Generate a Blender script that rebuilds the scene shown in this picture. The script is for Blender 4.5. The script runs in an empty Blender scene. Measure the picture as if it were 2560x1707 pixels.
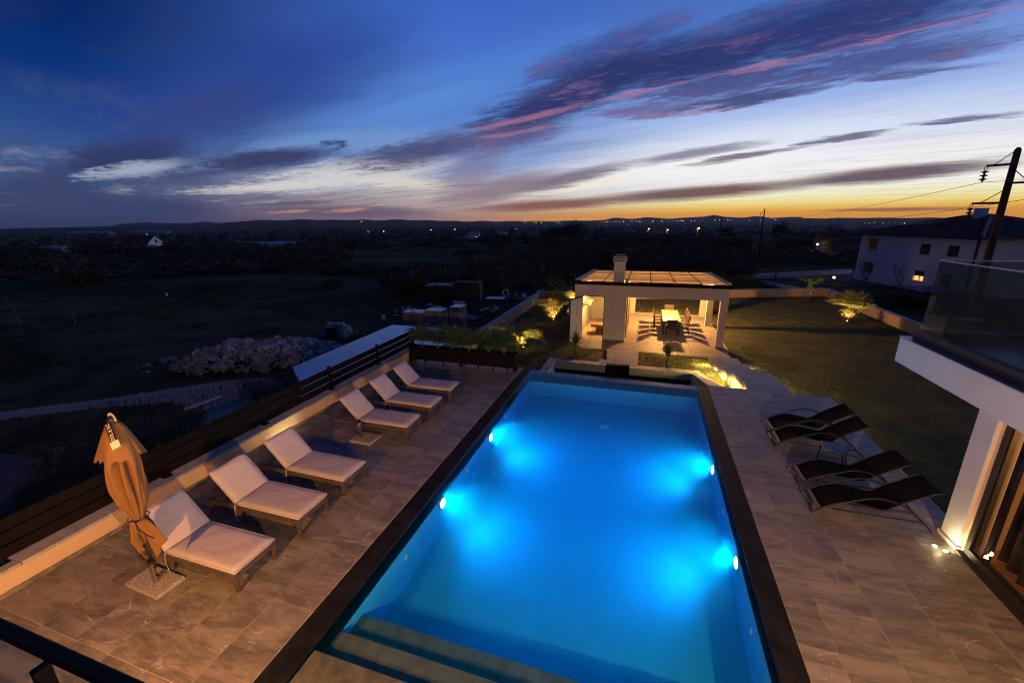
import bpy, math, random
import numpy as np
from mathutils import Vector, Matrix

PI = math.pi
random.seed(7)
rng = np.random.default_rng(11)
scene = bpy.context.scene
col = scene.collection

# ------------------------------------------------------------------ camera
CAM_YAW, CAM_PITCH, CAM_ROLL = 0.30992558, 0.27789352, -0.01099383
CAM_POS = Vector((0.0, 0.0, 4.75))


def setup_camera():
    y, p, r = CAM_YAW, CAM_PITCH, CAM_ROLL
    fwd = Vector((-math.sin(y) * math.cos(p), math.cos(y) * math.cos(p), -math.sin(p)))
    right = Vector((math.cos(y), math.sin(y), 0))
    up = right.cross(fwd)
    rr = right * math.cos(r) + up * math.sin(r)
    uu = -right * math.sin(r) + up * math.cos(r)
    m = Matrix.Identity(4)
    for i in range(3):
        m[i][0], m[i][1], m[i][2], m[i][3] = rr[i], uu[i], -fwd[i], CAM_POS[i]
    cd = bpy.data.cameras.new('camera')
    cd.sensor_width = 36.0
    cd.sensor_fit = 'HORIZONTAL'
    cd.lens = 14.694
    cd.clip_start = 0.05
    cd.clip_end = 30000
    co = bpy.data.objects.new('camera', cd)
    co.matrix_world = m
    col.objects.link(co)
    scene.camera = co


setup_camera()


def lin(c):
    """sRGB 0..255 -> linear"""
    out = []
    for v in c[:3]:
        v = v / 255.0
        out.append(v / 12.92 if v <= 0.04045 else ((v + 0.055) / 1.055) ** 2.4)
    return tuple(out) + (1.0,)


# ------------------------------------------------------------------ node helper
class NT:
    def __init__(self, tree):
        self.t = tree

    def n(self, typ, **kw):
        nd = self.t.nodes.new(typ)
        for k, v in kw.items():
            setattr(nd, k, v)
        return nd

    def l(self, a, b):
        self.t.links.new(a, b)

    def put(self, sock, v):
        if hasattr(v, 'is_output') or hasattr(v, 'links'):
            self.l(v, sock)
        else:
            sock.default_value = v

    def m(self, op, a, b=0.0, c=None, clamp=False):
        nd = self.n('ShaderNodeMath', operation=op, use_clamp=clamp)
        self.put(nd.inputs[0], a)
        self.put(nd.inputs[1], b)
        if c is not None:
            self.put(nd.inputs[2], c)
        return nd.outputs[0]

    def mix(self, f, a, b, mode='MIX'):
        nd = self.n('ShaderNodeMix', data_type='RGBA', blend_type=mode)
        self.put(nd.inputs[0], f)
        self.put(nd.inputs[6], a)
        self.put(nd.inputs[7], b)
        return nd.outputs[2]

    def ramp(self, f, stops):
        nd = self.n('ShaderNodeValToRGB')
        el = nd.color_ramp.elements
        while len(el) < len(stops):
            el.new(0.5)
        for i, (p, c) in enumerate(stops):
            el[i].position = p
            el[i].color = c
        self.put(nd.inputs[0], f)
        return nd.outputs[0]

    def rng(self, v, a, b, c=0.0, d=1.0, smooth=True):
        nd = self.n('ShaderNodeMapRange', interpolation_type='SMOOTHSTEP' if smooth else 'LINEAR')
        self.put(nd.inputs[0], v)
        nd.inputs[1].default_value, nd.inputs[2].default_value = a, b
        nd.inputs[3].default_value, nd.inputs[4].default_value = c, d
        return nd.outputs[0]


# ------------------------------------------------------------------ world: dusk sky
# strokes of cloud: azimuth, elevation (deg, azimuth from the camera heading), half length, half width, tilt, colour, opacity, raggedness
CLOUDS = [
(-6.9, 14.64, 27.9, 4.61, 15.9, (86, 136, 216), 0.5, 0.2),
(-11.1, 13.08, 12.0, 2.05, 15.3, (100, 148, 222), 0.4, 0.3),
(-28.9, 13.97, 24.9, 5.38, 19.9, (34, 58, 138), 0.6, 0.2),
(-29.7, 14.02, 11.1, 3.02, 16.0, (48, 72, 146), 0.5, 0.25),
(-40.2, 6.33, 8.3, 2.4, 16.6, (48, 58, 102), 0.97, 0.4),
(-33.7, 10.52, 9.8, 3.21, 25.2, (58, 70, 128), 0.55, 0.35),
(-46.0, 3.26, 5.0, 1.68, 4.9, (58, 68, 108), 0.9, 0.4),
(23.2, 6.84, 30.2, 3.84, 5.4, (232, 236, 248), 0.6, 0.2),
(23.0, 6.07, 19.6, 2.11, 2.6, (252, 250, 248), 0.7, 0.25),
(8.2, 4.49, 11.0, 1.26, 5.7, (250, 240, 225), 0.8, 0.3),
(-39.8, 5.33, 5.6, 0.91, 13.8, (168, 178, 200), 0.85, 0.5),
(-26.9, 4.26, 12.2, 0.75, 5.2, (214, 208, 205), 0.95, 0.5),
(-18.4, 5.86, 15.5, 2.36, 7.6, (212, 211, 214), 0.95, 0.5),
(-12.6, 4.7, 7.3, 1.1, -3.0, (232, 222, 205), 0.7, 0.5),
(-21.0, 9.1, 13.7, 1.84, 8.2, (120, 158, 212), 0.6, 0.4),
(-32.3, 3.44, 4.4, 0.3, 4.8, (180, 180, 190), 0.7, 0.4),
(-28.1, 6.93, 10.5, 1.44, 9.7, (58, 64, 104), 0.98, 0.45),
(-36.3, 4.81, 6.6, 0.68, 10.0, (74, 80, 118), 0.85, 0.45),
(-21.1, 8.75, 1.6, 0.75, 12.3, (56, 64, 108), 0.9, 0.6),
(-11.7, 8.34, 11.7, 2.36, 11.0, (74, 76, 116), 0.92, 0.5),
(0.2, 10.46, 10.4, 2.45, 8.5, (86, 80, 126), 0.85, 0.5),
(-5.1, 6.07, 7.8, 3.17, 34.0, (124, 102, 130), 0.5, 0.5),
(-0.8, 4.25, 11.2, 1.84, 12.4, (138, 118, 132), 0.85, 0.35),
(-41.0, 1.68, 11.1, 1.62, -0.3, (60, 68, 108), 0.9, 0.25),
(-20.1, 1.4, 15.7, 1.09, -0.9, (104, 90, 116), 0.85, 0.3),
(-26.0, 2.38, 6.1, 0.33, 3.1, (100, 88, 108), 0.8, 0.5),
(-26.7, 1.46, 3.4, 0.26, 3.8, (222, 156, 116), 0.6, 0.9),
(-20.3, 1.61, 3.5, 0.34, 4.8, (226, 160, 116), 0.6, 0.9),
(5.2, 2.07, 14.6, 0.94, 2.5, (140, 92, 84), 0.95, 0.15),
(22.7, 3.13, 17.9, 1.17, 2.4, (116, 84, 84), 0.97, 0.15),
(40.2, 4.12, 12.2, 1.11, 2.5, (104, 84, 96), 0.97, 0.15),
(41.5, 0.8, 8.6, 0.27, -0.4, (140, 92, 80), 0.8, 0.4),
(7.7, 5.26, 10.5, 1.25, 11.9, (116, 106, 126), 0.9, 0.2),
(21.7, 7.4, 10.7, 0.75, 6.0, (112, 108, 134), 0.8, 0.3),
(27.7, 6.88, 8.2, 0.48, 4.2, (92, 90, 118), 0.85, 0.6),
(36.3, 7.84, 4.8, 0.49, 1.2, (84, 86, 118), 0.85, 0.6),
(44.5, 8.25, 5.8, 0.42, -1.1, (88, 94, 132), 0.85, 0.6),
(24.8, 6.43, 6.4, 0.37, 4.8, (150, 130, 135), 0.6, 0.6),
(11.2, 18.57, 12.6, 2.54, 14.5, (60, 70, 132), 0.7, 0.6),
(3.8, 13.07, 12.0, 2.32, 9.8, (48, 56, 108), 0.95, 0.5),
(11.3, 15.71, 15.7, 3.49, 10.7, (44, 53, 106), 0.97, 0.45),
(23.0, 16.64, 16.2, 3.98, 5.2, (42, 53, 108), 0.97, 0.45),
(34.7, 17.63, 15.4, 4.2, -0.5, (44, 56, 114), 0.95, 0.45),
(17.5, 12.31, 11.0, 1.06, 2.1, (92, 88, 138), 0.75, 0.5),
(25.0, 14.01, 12.0, 1.51, 1.6, (66, 76, 134), 0.85, 0.55),
(37.5, 14.03, 13.1, 1.66, -0.2, (64, 76, 136), 0.85, 0.55),
(27.6, 12.6, 9.8, 0.82, 1.5, (56, 66, 118), 0.9, 0.55),
(39.8, 12.6, 7.6, 0.56, -3.9, (72, 80, 134), 0.75, 0.55),
(1.7, 12.15, 10.3, 0.44, 9.7, (176, 122, 148), 0.65, 0.5),
(15.4, 14.02, 9.2, 0.35, 6.0, (172, 118, 150), 0.65, 0.5),
(28.3, 15.07, 8.7, 0.26, 3.6, (168, 118, 156), 0.65, 0.5),
(40.9, 15.83, 8.9, 0.3, 1.3, (176, 122, 164), 0.65, 0.5),
(20.0, 11.99, 10.2, 0.23, -0.1, (166, 126, 156), 0.5, 0.8),
(1.0, 10.58, 6.9, 0.32, 5.6, (170, 120, 140), 0.6, 0.5),
(23.1, 18.11, 7.3, 0.3, 2.1, (110, 80, 130), 0.5, 0.6),
]


def build_world():
    w = bpy.data.worlds.new('World')
    scene.world = w
    w.use_nodes = True
    t = NT(w.node_tree)
    w.node_tree.nodes.clear()
    tc = t.n('ShaderNodeTexCoord').outputs['Generated']
    sep = t.n('ShaderNodeSeparateXYZ')
    t.l(tc, sep.inputs[0])
    X, Y, Z = sep.outputs
    az0 = t.m('ARCTAN2', X, Y)                                   # from +Y, clockwise
    az1 = t.m('ADD', az0, CAM_YAW + PI)
    az = t.m('SUBTRACT', t.m('MODULO', t.m('ADD', az1, 2 * PI), 2 * PI), PI)
    azd = t.m('MULTIPLY', az, 180 / PI)
    eld = t.m('MULTIPLY', t.m('ARCSINE', Z), 180 / PI)
    elc = t.m('MAXIMUM', eld, 0.0)
    # flat cloud layer seen in perspective: streaks run towards azimuth -52 degrees
    A = math.radians(-52) - CAM_YAW
    iz = t.m('DIVIDE', 1.0, t.m('ADD', t.m('MAXIMUM', Z, 0.0), 0.035))
    s = t.m('MULTIPLY', t.m('SUBTRACT', t.m('MULTIPLY', X, math.cos(A)), t.m('MULTIPLY', Y, math.sin(A))), iz)
    q = t.m('MULTIPLY', t.m('ADD', t.m('MULTIPLY', X, math.sin(A)), t.m('MULTIPLY', Y, math.cos(A))), iz)

    def noise(ks, kq, seed, detail=6.0, rough=0.6):
        cmb = t.n('ShaderNodeCombineXYZ')
        t.put(cmb.inputs[0], t.m('MULTIPLY', s, ks))
        t.put(cmb.inputs[1], t.m('MULTIPLY', q, kq))
        cmb.inputs[2].default_value = seed
        nz = t.n('ShaderNodeTexNoise')
        t.l(cmb.outputs[0], nz.inputs['Vector'])
        nz.inputs['Scale'].default_value = 1.0
        nz.inputs['Detail'].default_value = detail
        nz.inputs['Roughness'].default_value = rough
        nz.inputs['Distortion'].default_value = 0.4
        return nz.outputs[0]
    n1 = noise(1.7, 0.62, 3.1, 7.0, 0.66)
    n2 = noise(5.5, 2.3, 8.4, 8.0, 0.68)
    n3 = noise(2.2, 0.62, 15.0, 7.0, 0.64)
    n4 = noise(15.0, 7.0, 21.0, 8.0, 0.72)
    M = t.m('MULTIPLY', 0.0, 0.0)
    # base gradients over elevation (0..45 deg)
    e = t.m('DIVIDE', elc, 45.0, clamp=True)

    def grad(st):
        return t.ramp(e, [(d / 45.0, lin(c)) for d, c in st])
    gl = grad([(0, (52, 62, 100)), (3, (66, 80, 122)), (6, (70, 96, 146)), (9, (42, 78, 142)), (13, (12, 52, 122)), (18, (3, 36, 100)), (42, (4, 22, 70))])
    gc = grad([(0, (170, 125, 125)), (1.5, (190, 160, 150)), (4, (198, 190, 190)), (7, (120, 150, 205)), (13, (88, 132, 205)), (18, (72, 115, 204)), (24, (58, 100, 192)), (42, (20, 48, 120))])
    gr = grad([(0, (226, 130, 62)), (0.7, (252, 184, 58)), (1.5, (255, 226, 122)), (2.4, (255, 246, 196)), (3.3, (255, 251, 238)), (6, (246, 244, 246)), (9, (200, 215, 246)), (13, (138, 168, 232)), (18, (80, 120, 200)), (42, (20, 46, 112))])
    gb = grad([(0, (34, 42, 74)), (8, (22, 40, 88)), (25, (8, 26, 72)), (42, (4, 18, 60))])
    c = t.mix(t.rng(azd, -44, -4), gl, gc)
    c = t.mix(t.rng(azd, -4, 26), c, gr)
    # orange glow hugging the horizon round the sunset
    glow = t.m('MULTIPLY', t.m('MULTIPLY', t.rng(azd, -14, 10), t.rng(azd, 95, 45)), t.rng(elc, 2.0, 0.1))
    c = t.mix(t.m('MULTIPLY', glow, 0.75), c, lin((252, 168, 44)))
    c = t.mix(t.rng(t.m('ABSOLUTE', t.m('SUBTRACT', azd, 20)), 75, 150), c, gb)
    # generic thin streaks everywhere in the layer
    thin = t.m('MULTIPLY', t.m('MULTIPLY', t.rng(n3, 0.44, 0.68), t.rng(elc, 22, 5, .25, 1.0)), t.rng(azd, -10, 25, 0.8, 0.35))
    dimc = t.mix(0.55, c, lin((60, 66, 112)))
    c = t.mix(t.m('MULTIPLY', thin, t.rng(elc, 0.5, 2.2)), c, dimc)
    wispy = t.m('MULTIPLY', t.m('MULTIPLY', t.m('MULTIPLY', t.rng(n1, 0.5, 0.72), t.rng(elc, 14, 3)), t.rng(elc, 0.8, 2.6)), 0.5)
    c = t.mix(wispy, c, t.mix(0.5, c, lin((235, 225, 220))))
    # warp and place the individual clouds
    cmb = t.n('ShaderNodeCombineXYZ')
    t.put(cmb.inputs[0], t.m('ADD', azd, t.m('MULTIPLY', t.m('SUBTRACT', n2, 0.5), 7.0)))
    t.put(cmb.inputs[1], t.m('ADD', eld, t.m('MULTIPLY', t.m('ADD', t.m('SUBTRACT', n1, 0.5), t.m('MULTIPLY', t.m('SUBTRACT', n2, 0.5), 0.8)), t.m('MULTIPLY', t.m('ADD', elc, 1.0), 0.17))))
    P = cmb.outputs[0]
    for (a, el_, hl, hw, ang, rgb, op, rag) in CLOUDS:
        mp = t.n('ShaderNodeMapping', vector_type='TEXTURE')
        t.l(P, mp.inputs[0])
        mp.inputs['Location'].default_value = (a, el_, 0)
        mp.inputs['Rotation'].default_value = (0, 0, math.radians(ang))
        mp.inputs['Scale'].default_value = (hl, hw, 1)
        gt = t.n('ShaderNodeTexGradient', gradient_type='SPHERICAL')
        t.l(mp.outputs[0], gt.inputs[0])
        nn = t.m('SUBTRACT', t.m('ADD', t.m('MULTIPLY', n2 if rag > 0.42 else n1, 0.6), t.m('MULTIPLY', n4, 0.4)), 0.5)
        g = t.m('ADD', t.m('MULTIPLY', gt.outputs[1], 1.35), t.m('MULTIPLY', nn, rag * 4.6))
        g = t.m('MULTIPLY', t.rng(g, 0.0, 1.0), t.rng(gt.outputs[1], 0.0, 0.3))
        if rag >= 0.42 and sum(rgb) < 330:
            M = t.m('MAXIMUM', M, g)
        c = t.mix(t.m('MULTIPLY', g, op), c, lin(rgb))
    # texture inside the cloud bodies: darker folds, dim mauve crests on the sunset side
    c = t.mix(t.m('MULTIPLY', M, t.rng(n4, 0.5, 0.72, 0.0, 0.45)), c, lin((30, 42, 92)))
    crest = t.m('MULTIPLY', t.m('MULTIPLY', M, t.rng(t.m('ADD', n2, t.m('MULTIPLY', n4, 0.5)), 0.74, 0.98)), t.rng(azd, -15, 5, 0.12, 0.6))
    c = t.mix(crest, c, lin((128, 104, 150)))
    c = t.mix(t.rng(eld, -0.3, -4.0), c, lin((14, 16, 26)))
    bg = t.n('ShaderNodeBackground')
    t.l(c, bg.inputs[0])
    bg.inputs[1].default_value = 1.0
    out = t.n('ShaderNodeOutputWorld')
    t.l(bg.outputs[0], out.inputs[0])
    w.cycles.sampling_method = 'MANUAL'
    w.cycles.sample_map_resolution = 512


build_world()
scene.view_settings.view_transform = 'Standard'
scene.view_settings.look = 'None'
scene.view_settings.exposure = 0.0
scene.view_settings.gamma = 1.0
scene.view_settings.use_curve_mapping = False
scene.cycles.use_denoising = True
scene.cycles.filter_width = 1.1
scene.cycles.max_bounces = 6
scene.cycles.transparent_max_bounces = 16
scene.cycles.volume_bounces = 1
scene.cycles.sample_clamp_indirect = 3.0
scene.cycles.caustics_reflective = False
scene.cycles.caustics_refractive = False


# ------------------------------------------------------------------ materials
MATS = {}


def mat(name, rgb, rough=0.7, metal=0.0, var=0.0, vscale=3.0, bump=0.0, bscale=20.0, emit=None, estr=0.0, spec=0.5,
        rgb2=None, coords='Object', stretch=(1, 1, 1), perobj=0.0, transl=0.0):
    """plain surface: base colour, broken up by noise towards rgb2 (or darker/lighter by var), with fine relief"""
    if name in MATS:
        return MATS[name]
    m = bpy.data.materials.new(name)
    m.use_nodes = True
    t = NT(m.node_tree)
    bs = m.node_tree.nodes['Principled BSDF']
    c = (rgb[0], rgb[1], rgb[2], 1)
    bs.inputs['Roughness'].default_value = rough
    bs.inputs['Metallic'].default_value = metal
    bs.inputs['Specular IOR Level'].default_value = spec
    tc = t.n('ShaderNodeTexCoord').outputs[coords]
    oi = t.n('ShaderNodeObjectInfo')
    mp = t.n('ShaderNodeMapping')
    t.l(tc, mp.inputs[0])
    mp.inputs['Scale'].default_value = stretch
    if perobj:
        add = t.n('ShaderNodeVectorMath', operation='ADD')
        sc = t.n('ShaderNodeVectorMath', operation='SCALE')
        sc.inputs[0].default_value = (37, 91, 53)
        t.l(oi.outputs['Random'], sc.inputs['Scale'])
        t.l(mp.outputs[0], add.inputs[0])
        t.l(sc.outputs[0], add.inputs[1])
        vec = add.outputs[0]
    else:
        vec = mp.outputs[0]
    base = c
    if var or rgb2:
        nz = t.n('ShaderNodeTexNoise')
        t.l(vec, nz.inputs['Vector'])
        nz.inputs['Scale'].default_value = vscale
        nz.inputs['Detail'].default_value = 6
        nz.inputs['Roughness'].default_value = 0.62
        c2 = tuple(rgb2) + (1,) if rgb2 else tuple(v * (1 + var) for v in rgb) + (1,)
        c1 = c if rgb2 else tuple(v * (1 - var) for v in rgb) + (1,)
        base = t.mix(t.rng(nz.outputs[0], 0.32, 0.68), c1, c2)
        if perobj:
            base = t.mix(1.0, base, t.ramp(oi.outputs['Random'], [(0, (1 - perobj,) * 3 + (1,)), (1, (1 + perobj,) * 3 + (1,))]), 'MULTIPLY')
    t.put(bs.inputs['Base Color'], base)
    if bump:
        nb = t.n('ShaderNodeTexNoise')
        t.l(vec, nb.inputs['Vector'])
        nb.inputs['Scale'].default_value = bscale
        nb.inputs['Detail'].default_value = 5
        bp = t.n('ShaderNodeBump')
        bp.inputs['Strength'].default_value = bump
        bp.inputs['Distance'].default_value = 0.02
        t.l(nb.outputs[0], bp.inputs['Height'])
        t.l(bp.outputs[0], bs.inputs['Normal'])
    if emit:
        bs.inputs['Emission Color'].default_value = tuple(emit) + (1,)
        bs.inputs['Emission Strength'].default_value = estr
    if transl:
        tr = t.n('ShaderNodeBsdfTranslucent')
        t.put(tr.inputs[0], base)
        mx = t.n('ShaderNodeMixShader')
        mx.inputs[0].default_value = transl
        t.l(bs.outputs[0], mx.inputs[1])
        t.l(tr.outputs[0], mx.inputs[2])
        t.l(mx.outputs[0], m.node_tree.nodes['Material Output'].inputs[0])
    MATS[name] = m
    return m


def slate_material(name, c_dark, c_light, vein, veinamt=0.35, rough=0.42):
    """porcelain tile with a slate print: cloudy tone, diagonal grain and thin pale veins, different on every tile"""
    m = bpy.data.materials.new(name)
    m.use_nodes = True
    t = NT(m.node_tree)
    bs = m.node_tree.nodes['Principled BSDF']
    geo = t.n('ShaderNodeTexCoord').outputs['Object']
    oi = t.n('ShaderNodeObjectInfo')
    sc = t.n('ShaderNodeVectorMath', operation='SCALE')
    sc.inputs[0].default_value = (41, 83, 29)
    t.l(oi.outputs['Random'], sc.inputs['Scale'])
    add = t.n('ShaderNodeVectorMath', operation='ADD')
    t.l(geo, add.inputs[0])
    t.l(sc.outputs[0], add.inputs[1])
    mp = t.n('ShaderNodeMapping')
    t.l(add.outputs[0], mp.inputs[0])
    mp.inputs['Rotation'].default_value = (0, 0, math.radians(-28))
    mp.inputs['Scale'].default_value = (0.7, 2.4, 1)

    def nz(sca, det, dist=0.0, src=None, ro=0.6):
        n = t.n('ShaderNodeTexNoise')
        t.l(src or mp.outputs[0], n.inputs['Vector'])
        n.inputs['Scale'].default_value = sca
        n.inputs['Detail'].default_value = det
        n.inputs['Roughness'].default_value = ro
        n.inputs['Distortion'].default_value = dist
        return n.outputs[0]
    tone = nz(1.6, 5, 0.8)
    fine = nz(9.0, 8, 0.3, ro=0.7)
    v1 = nz(0.35, 2.2, 0.3)
    line = t.rng(t.m('ABSOLUTE', t.m('SUBTRACT', v1, 0.5)), 0.0028, 0.0004)
    v2 = nz(0.75, 1.6, 0.2)
    line2 = t.rng(t.m('ABSOLUTE', t.m('SUBTRACT', v2, 0.44)), 0.0035, 0.0005)
    base = t.mix(t.rng(t.m('ADD', t.m('MULTIPLY', tone, 0.65), t.m('MULTIPLY', fine, 0.35)), 0.36, 0.64), tuple(c_dark) + (1,), tuple(c_light) + (1,))
    veins = t.m('MULTIPLY', t.m('MULTIPLY', t.m('MAXIMUM', line, t.m('MULTIPLY', line2, 0.6)), t.rng(fine, 0.4, 0.6)), veinamt)
    base = t.mix(veins, base, tuple(vein) + (1,))
    base = t.mix(1.0, base, t.ramp(oi.outputs['Random'], [(0, (0.9, 0.9, 0.9, 1)), (1, (1.1, 1.1, 1.1, 1))]), 'MULTIPLY')
    t.l(base, bs.inputs['Base Color'])
    t.put(bs.inputs['Roughness'], t.rng(fine, 0.3, 0.7, rough - 0.08, rough + 0.12))
    bp = t.n('ShaderNodeBump')
    bp.inputs['Strength'].default_value = 0.35
    bp.inputs['Distance'].default_value = 0.006
    t.l(t.m('ADD', fine, t.m('MULTIPLY', v1, 2.0)), bp.inputs['Height'])
    t.l(bp.outputs[0], bs.inputs['Normal'])
    MATS[name] = m
    return m


def glass_material(name, tint=(0.86, 0.93, 0.92), film=0.02, refl=1.0):
    """sheet glass: mostly clear with a fresnel reflection and a pale diffuse film standing in for hazy reflection and dirt"""
    m = bpy.data.materials.new(name)
    m.use_nodes = True
    t = NT(m.node_tree)
    nt = m.node_tree
    nt.nodes.remove(nt.nodes['Principled BSDF'])
    tr = t.n('ShaderNodeBsdfTransparent')
    tr.inputs[0].default_value = tuple(tint) + (1,)
    gl = t.n('ShaderNodeBsdfGlossy')
    gl.inputs['Roughness'].default_value = 0.02
    fr = t.n('ShaderNodeFresnel')
    fr.inputs[0].default_value = 1.5
    mx = t.n('ShaderNodeMixShader')
    gm = t.n('ShaderNodeNewGeometry')
    t.put(mx.inputs[0], t.m('MULTIPLY', t.m('MULTIPLY', fr.outputs[0], refl, clamp=True), t.m('SUBTRACT', 1.0, gm.outputs['Backfacing'])))
    t.l(tr.outputs[0], mx.inputs[1])
    t.l(gl.outputs[0], mx.inputs[2])
    df = t.n('ShaderNodeBsdfDiffuse')
    df.inputs[0].default_value = (0.6, 0.6, 0.58, 1)
    m2 = t.n('ShaderNodeMixShader')
    m2.inputs[0].default_value = film
    t.l(mx.outputs[0], m2.inputs[1])
    t.l(df.outputs[0], m2.inputs[2])
    t.l(m2.outputs[0], nt.nodes['Material Output'].inputs[0])
    MATS[name] = m
    return m


def emit_material(name, rgb, s):
    m = bpy.data.materials.new(name)
    m.use_nodes = True
    nt = m.node_tree
    nt.nodes.remove(nt.nodes['Principled BSDF'])
    e = nt.nodes.new('ShaderNodeEmission')
    e.inputs[0].default_value = tuple(rgb) + (1,)
    e.inputs[1].default_value = s
    nt.links.new(e.outputs[0], nt.nodes['Material Output'].inputs[0])
    MATS[name] = m
    return m


# ------------------------------------------------------------------ mesh builder
class MB:
    def __init__(self):
        self.v, self.f = [], []

    def add(self, vs, fs):
        o = len(self.v)
        self.v += [tuple(p) for p in vs]
        self.f += [tuple(i + o for i in f) for f in fs]
        return self

    def box(self, x0, x1, y0, y1, z0, z1):
        return self.add([(x0, y0, z0), (x1, y0, z0), (x1, y1, z0), (x0, y1, z0), (x0, y0, z1), (x1, y0, z1), (x1, y1, z1), (x0, y1, z1)],
                        [(0, 3, 2, 1), (4, 5, 6, 7), (0, 1, 5, 4), (1, 2, 6, 5), (2, 3, 7, 6), (3, 0, 4, 7)])

    def cbox(self, x0, x1, y0, y1, z0, z1, b=0.01):
        """box with chamfered upright and top edges"""
        vs = []
        for z, k in ((z0, 0), (z1 - b, 0), (z1, b)):
            vs += [(x0 + b + k, y0 + k, z), (x1 - b - k, y0 + k, z), (x1 - k, y0 + b + k, z), (x1 - k, y1 - b - k, z),
                   (x1 - b - k, y1 - k, z), (x0 + b + k, y1 - k, z), (x0 + k, y1 - b - k, z), (x0 + k, y0 + b + k, z)]
        fs = [tuple(range(7, -1, -1)), tuple(range(16, 24))]
        for r in (0, 8):
            for i in range(8):
                j = (i + 1) % 8
                fs.append((r + i, r + j, r + 8 + j, r + 8 + i))
        return self.add(vs, fs)

    def obox(self, c, size, rot=None):
        sx, sy, sz = [s / 2 for s in size]
        R = rot if rot is not None else Matrix.Identity(3)
        vs = [Vector(c) + R @ Vector(p) for p in ((-sx, -sy, -sz), (sx, -sy, -sz), (sx, sy, -sz), (-sx, sy, -sz), (-sx, -sy, sz), (sx, -sy, sz), (sx, sy, sz), (-sx, sy, sz))]
        return self.add(vs, [(0, 3, 2, 1), (4, 5, 6, 7), (0, 1, 5, 4), (1, 2, 6, 5), (2, 3, 7, 6), (3, 0, 4, 7)])

    def bar(self, p, q, w, h, up=(0, 0, 1)):
        p, q = Vector(p), Vector(q)
        d = (q - p)
        L = d.length
        d.normalize()
        u = Vector(up)
        s = d.cross(u)
        if s.length < 1e-4:
            s = d.cross(Vector((1, 0, 0)))
        s.normalize()
        u = s.cross(d)
        R = Matrix((s, d, u)).transposed()
        return self.obox((p + q) / 2, (w, L, h), R)

    def tube(self, pts, r, n=8, cap=True):
        pts = [Vector(p) for p in pts]
        rs = r if isinstance(r, (list, tuple)) else [r] * len(pts)
        prev = None
        base = len(self.v)
        for i, p in enumerate(pts):
            d = (pts[min(i + 1, len(pts) - 1)] - pts[max(i - 1, 0)]).normalized()
            if prev is None:
                a = d.cross(Vector((0, 0, 1)))
                if a.length < 1e-3:
                    a = d.cross(Vector((1, 0, 0)))
            else:
                a = prev - d * prev.dot(d)
            a.normalize()
            prev = a
            b = d.cross(a)
            for k in range(n):
                t = 2 * PI * k / n
                self.v.append(tuple(p + (a * math.cos(t) + b * math.sin(t)) * rs[i]))
        for i in range(len(pts) - 1):
            for k in range(n):
                k2 = (k + 1) % n
                self.f.append((base + i * n + k, base + i * n + k2, base + (i + 1) * n + k2, base + (i + 1) * n + k))
        if cap:
            self.f.append(tuple(base + k for k in range(n - 1, -1, -1)))
            self.f.append(tuple(base + (len(pts) - 1) * n + k for k in range(n)))
        return self

    def cyl(self, p, q, r0, r1=None, n=12):
        return self.tube([p, q], [r0, r1 if r1 is not None else r0], n)

    def lathe(self, prof, c=(0, 0, 0), n=24):
        """prof: list of (radius, z)"""
        base = len(self.v)
        for r, z in prof:
            for k in range(n):
                t = 2 * PI * k / n
                self.v.append((c[0] + r * math.cos(t), c[1] + r * math.sin(t), c[2] + z))
        for i in range(len(prof) - 1):
            for k in range(n):
                k2 = (k + 1) % n
                self.f.append((base + i * n + k, base + i * n + k2, base + (i + 1) * n + k2, base + (i + 1) * n + k))
        return self

    def prism(self, poly, z0, z1):
        n = len(poly)
        vs = [(x, y, z0) for x, y in poly] + [(x, y, z1) for x, y in poly]
        fs = [tuple(range(n - 1, -1, -1)), tuple(range(n, 2 * n))]
        for i in range(n):
            j = (i + 1) % n
            fs.append((i, j, n + j, n + i))
        return self.add(vs, fs)

    def mesh(self, name, m=None, smooth=False):
        me = bpy.data.meshes.new(name)
        me.from_pydata(self.v, [], self.f)
        if m:
            me.materials.append(m)
        if smooth:
            me.polygons.foreach_set('use_smooth', [True] * len(me.polygons))
        me.update()
        return me


def tag(o, label=None, cat=None, group=None, kind=None):
    if label:
        o['label'] = label
    if cat:
        o['category'] = cat
    if group:
        o['group'] = group
    if kind:
        o['kind'] = kind
    return o


def link(name, me, parent=None, loc=None, rot=None, scl=None):
    o = bpy.data.objects.new(name, me)
    col.objects.link(o)
    if parent is not None:
        o.parent = parent
    if loc is not None:
        o.location = loc
    if rot is not None:
        o.rotation_euler = rot
    if scl is not None:
        o.scale = scl
    return o


def obj(name, mb, m, parent=None, smooth=False, loc=None, rot=None):
    return link(name, mb.mesh(name, m, smooth), parent, loc, rot)


def empty(name, loc=(0, 0, 0), rz=0.0):
    o = bpy.data.objects.new(name, None)
    o.empty_display_size = 0.2
    o.location = loc
    o.rotation_euler = (0, 0, rz)
    col.objects.link(o)
    return o


def copy_tree(o, parent=None):
    c = o.copy()
    col.objects.link(c)
    if parent is not None:
        c.parent = parent
    for ch in list(o.children):
        copy_tree(ch, c)
    return c


def lamp(name, kind, loc, energy, color, size=0.05, rot=(0, 0, 0), parent=None, spot=None, blend=0.5, size_y=None, spread=None):
    ld = bpy.data.lights.new(name, kind)
    ld.energy = energy
    ld.color = color
    if kind == 'AREA':
        ld.size = size
        if size_y:
            ld.shape = 'RECTANGLE'
            ld.size_y = size_y
        if spread:
            ld.spread = spread
    else:
        ld.shadow_soft_size = size
    if kind == 'SPOT':
        ld.spot_size = spot
        ld.spot_blend = blend
    lo = bpy.data.objects.new(name, ld)
    lo.location = loc
    lo.rotation_euler = rot
    col.objects.link(lo)
    if parent is not None:
        lo.parent = parent
    return lo


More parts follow.
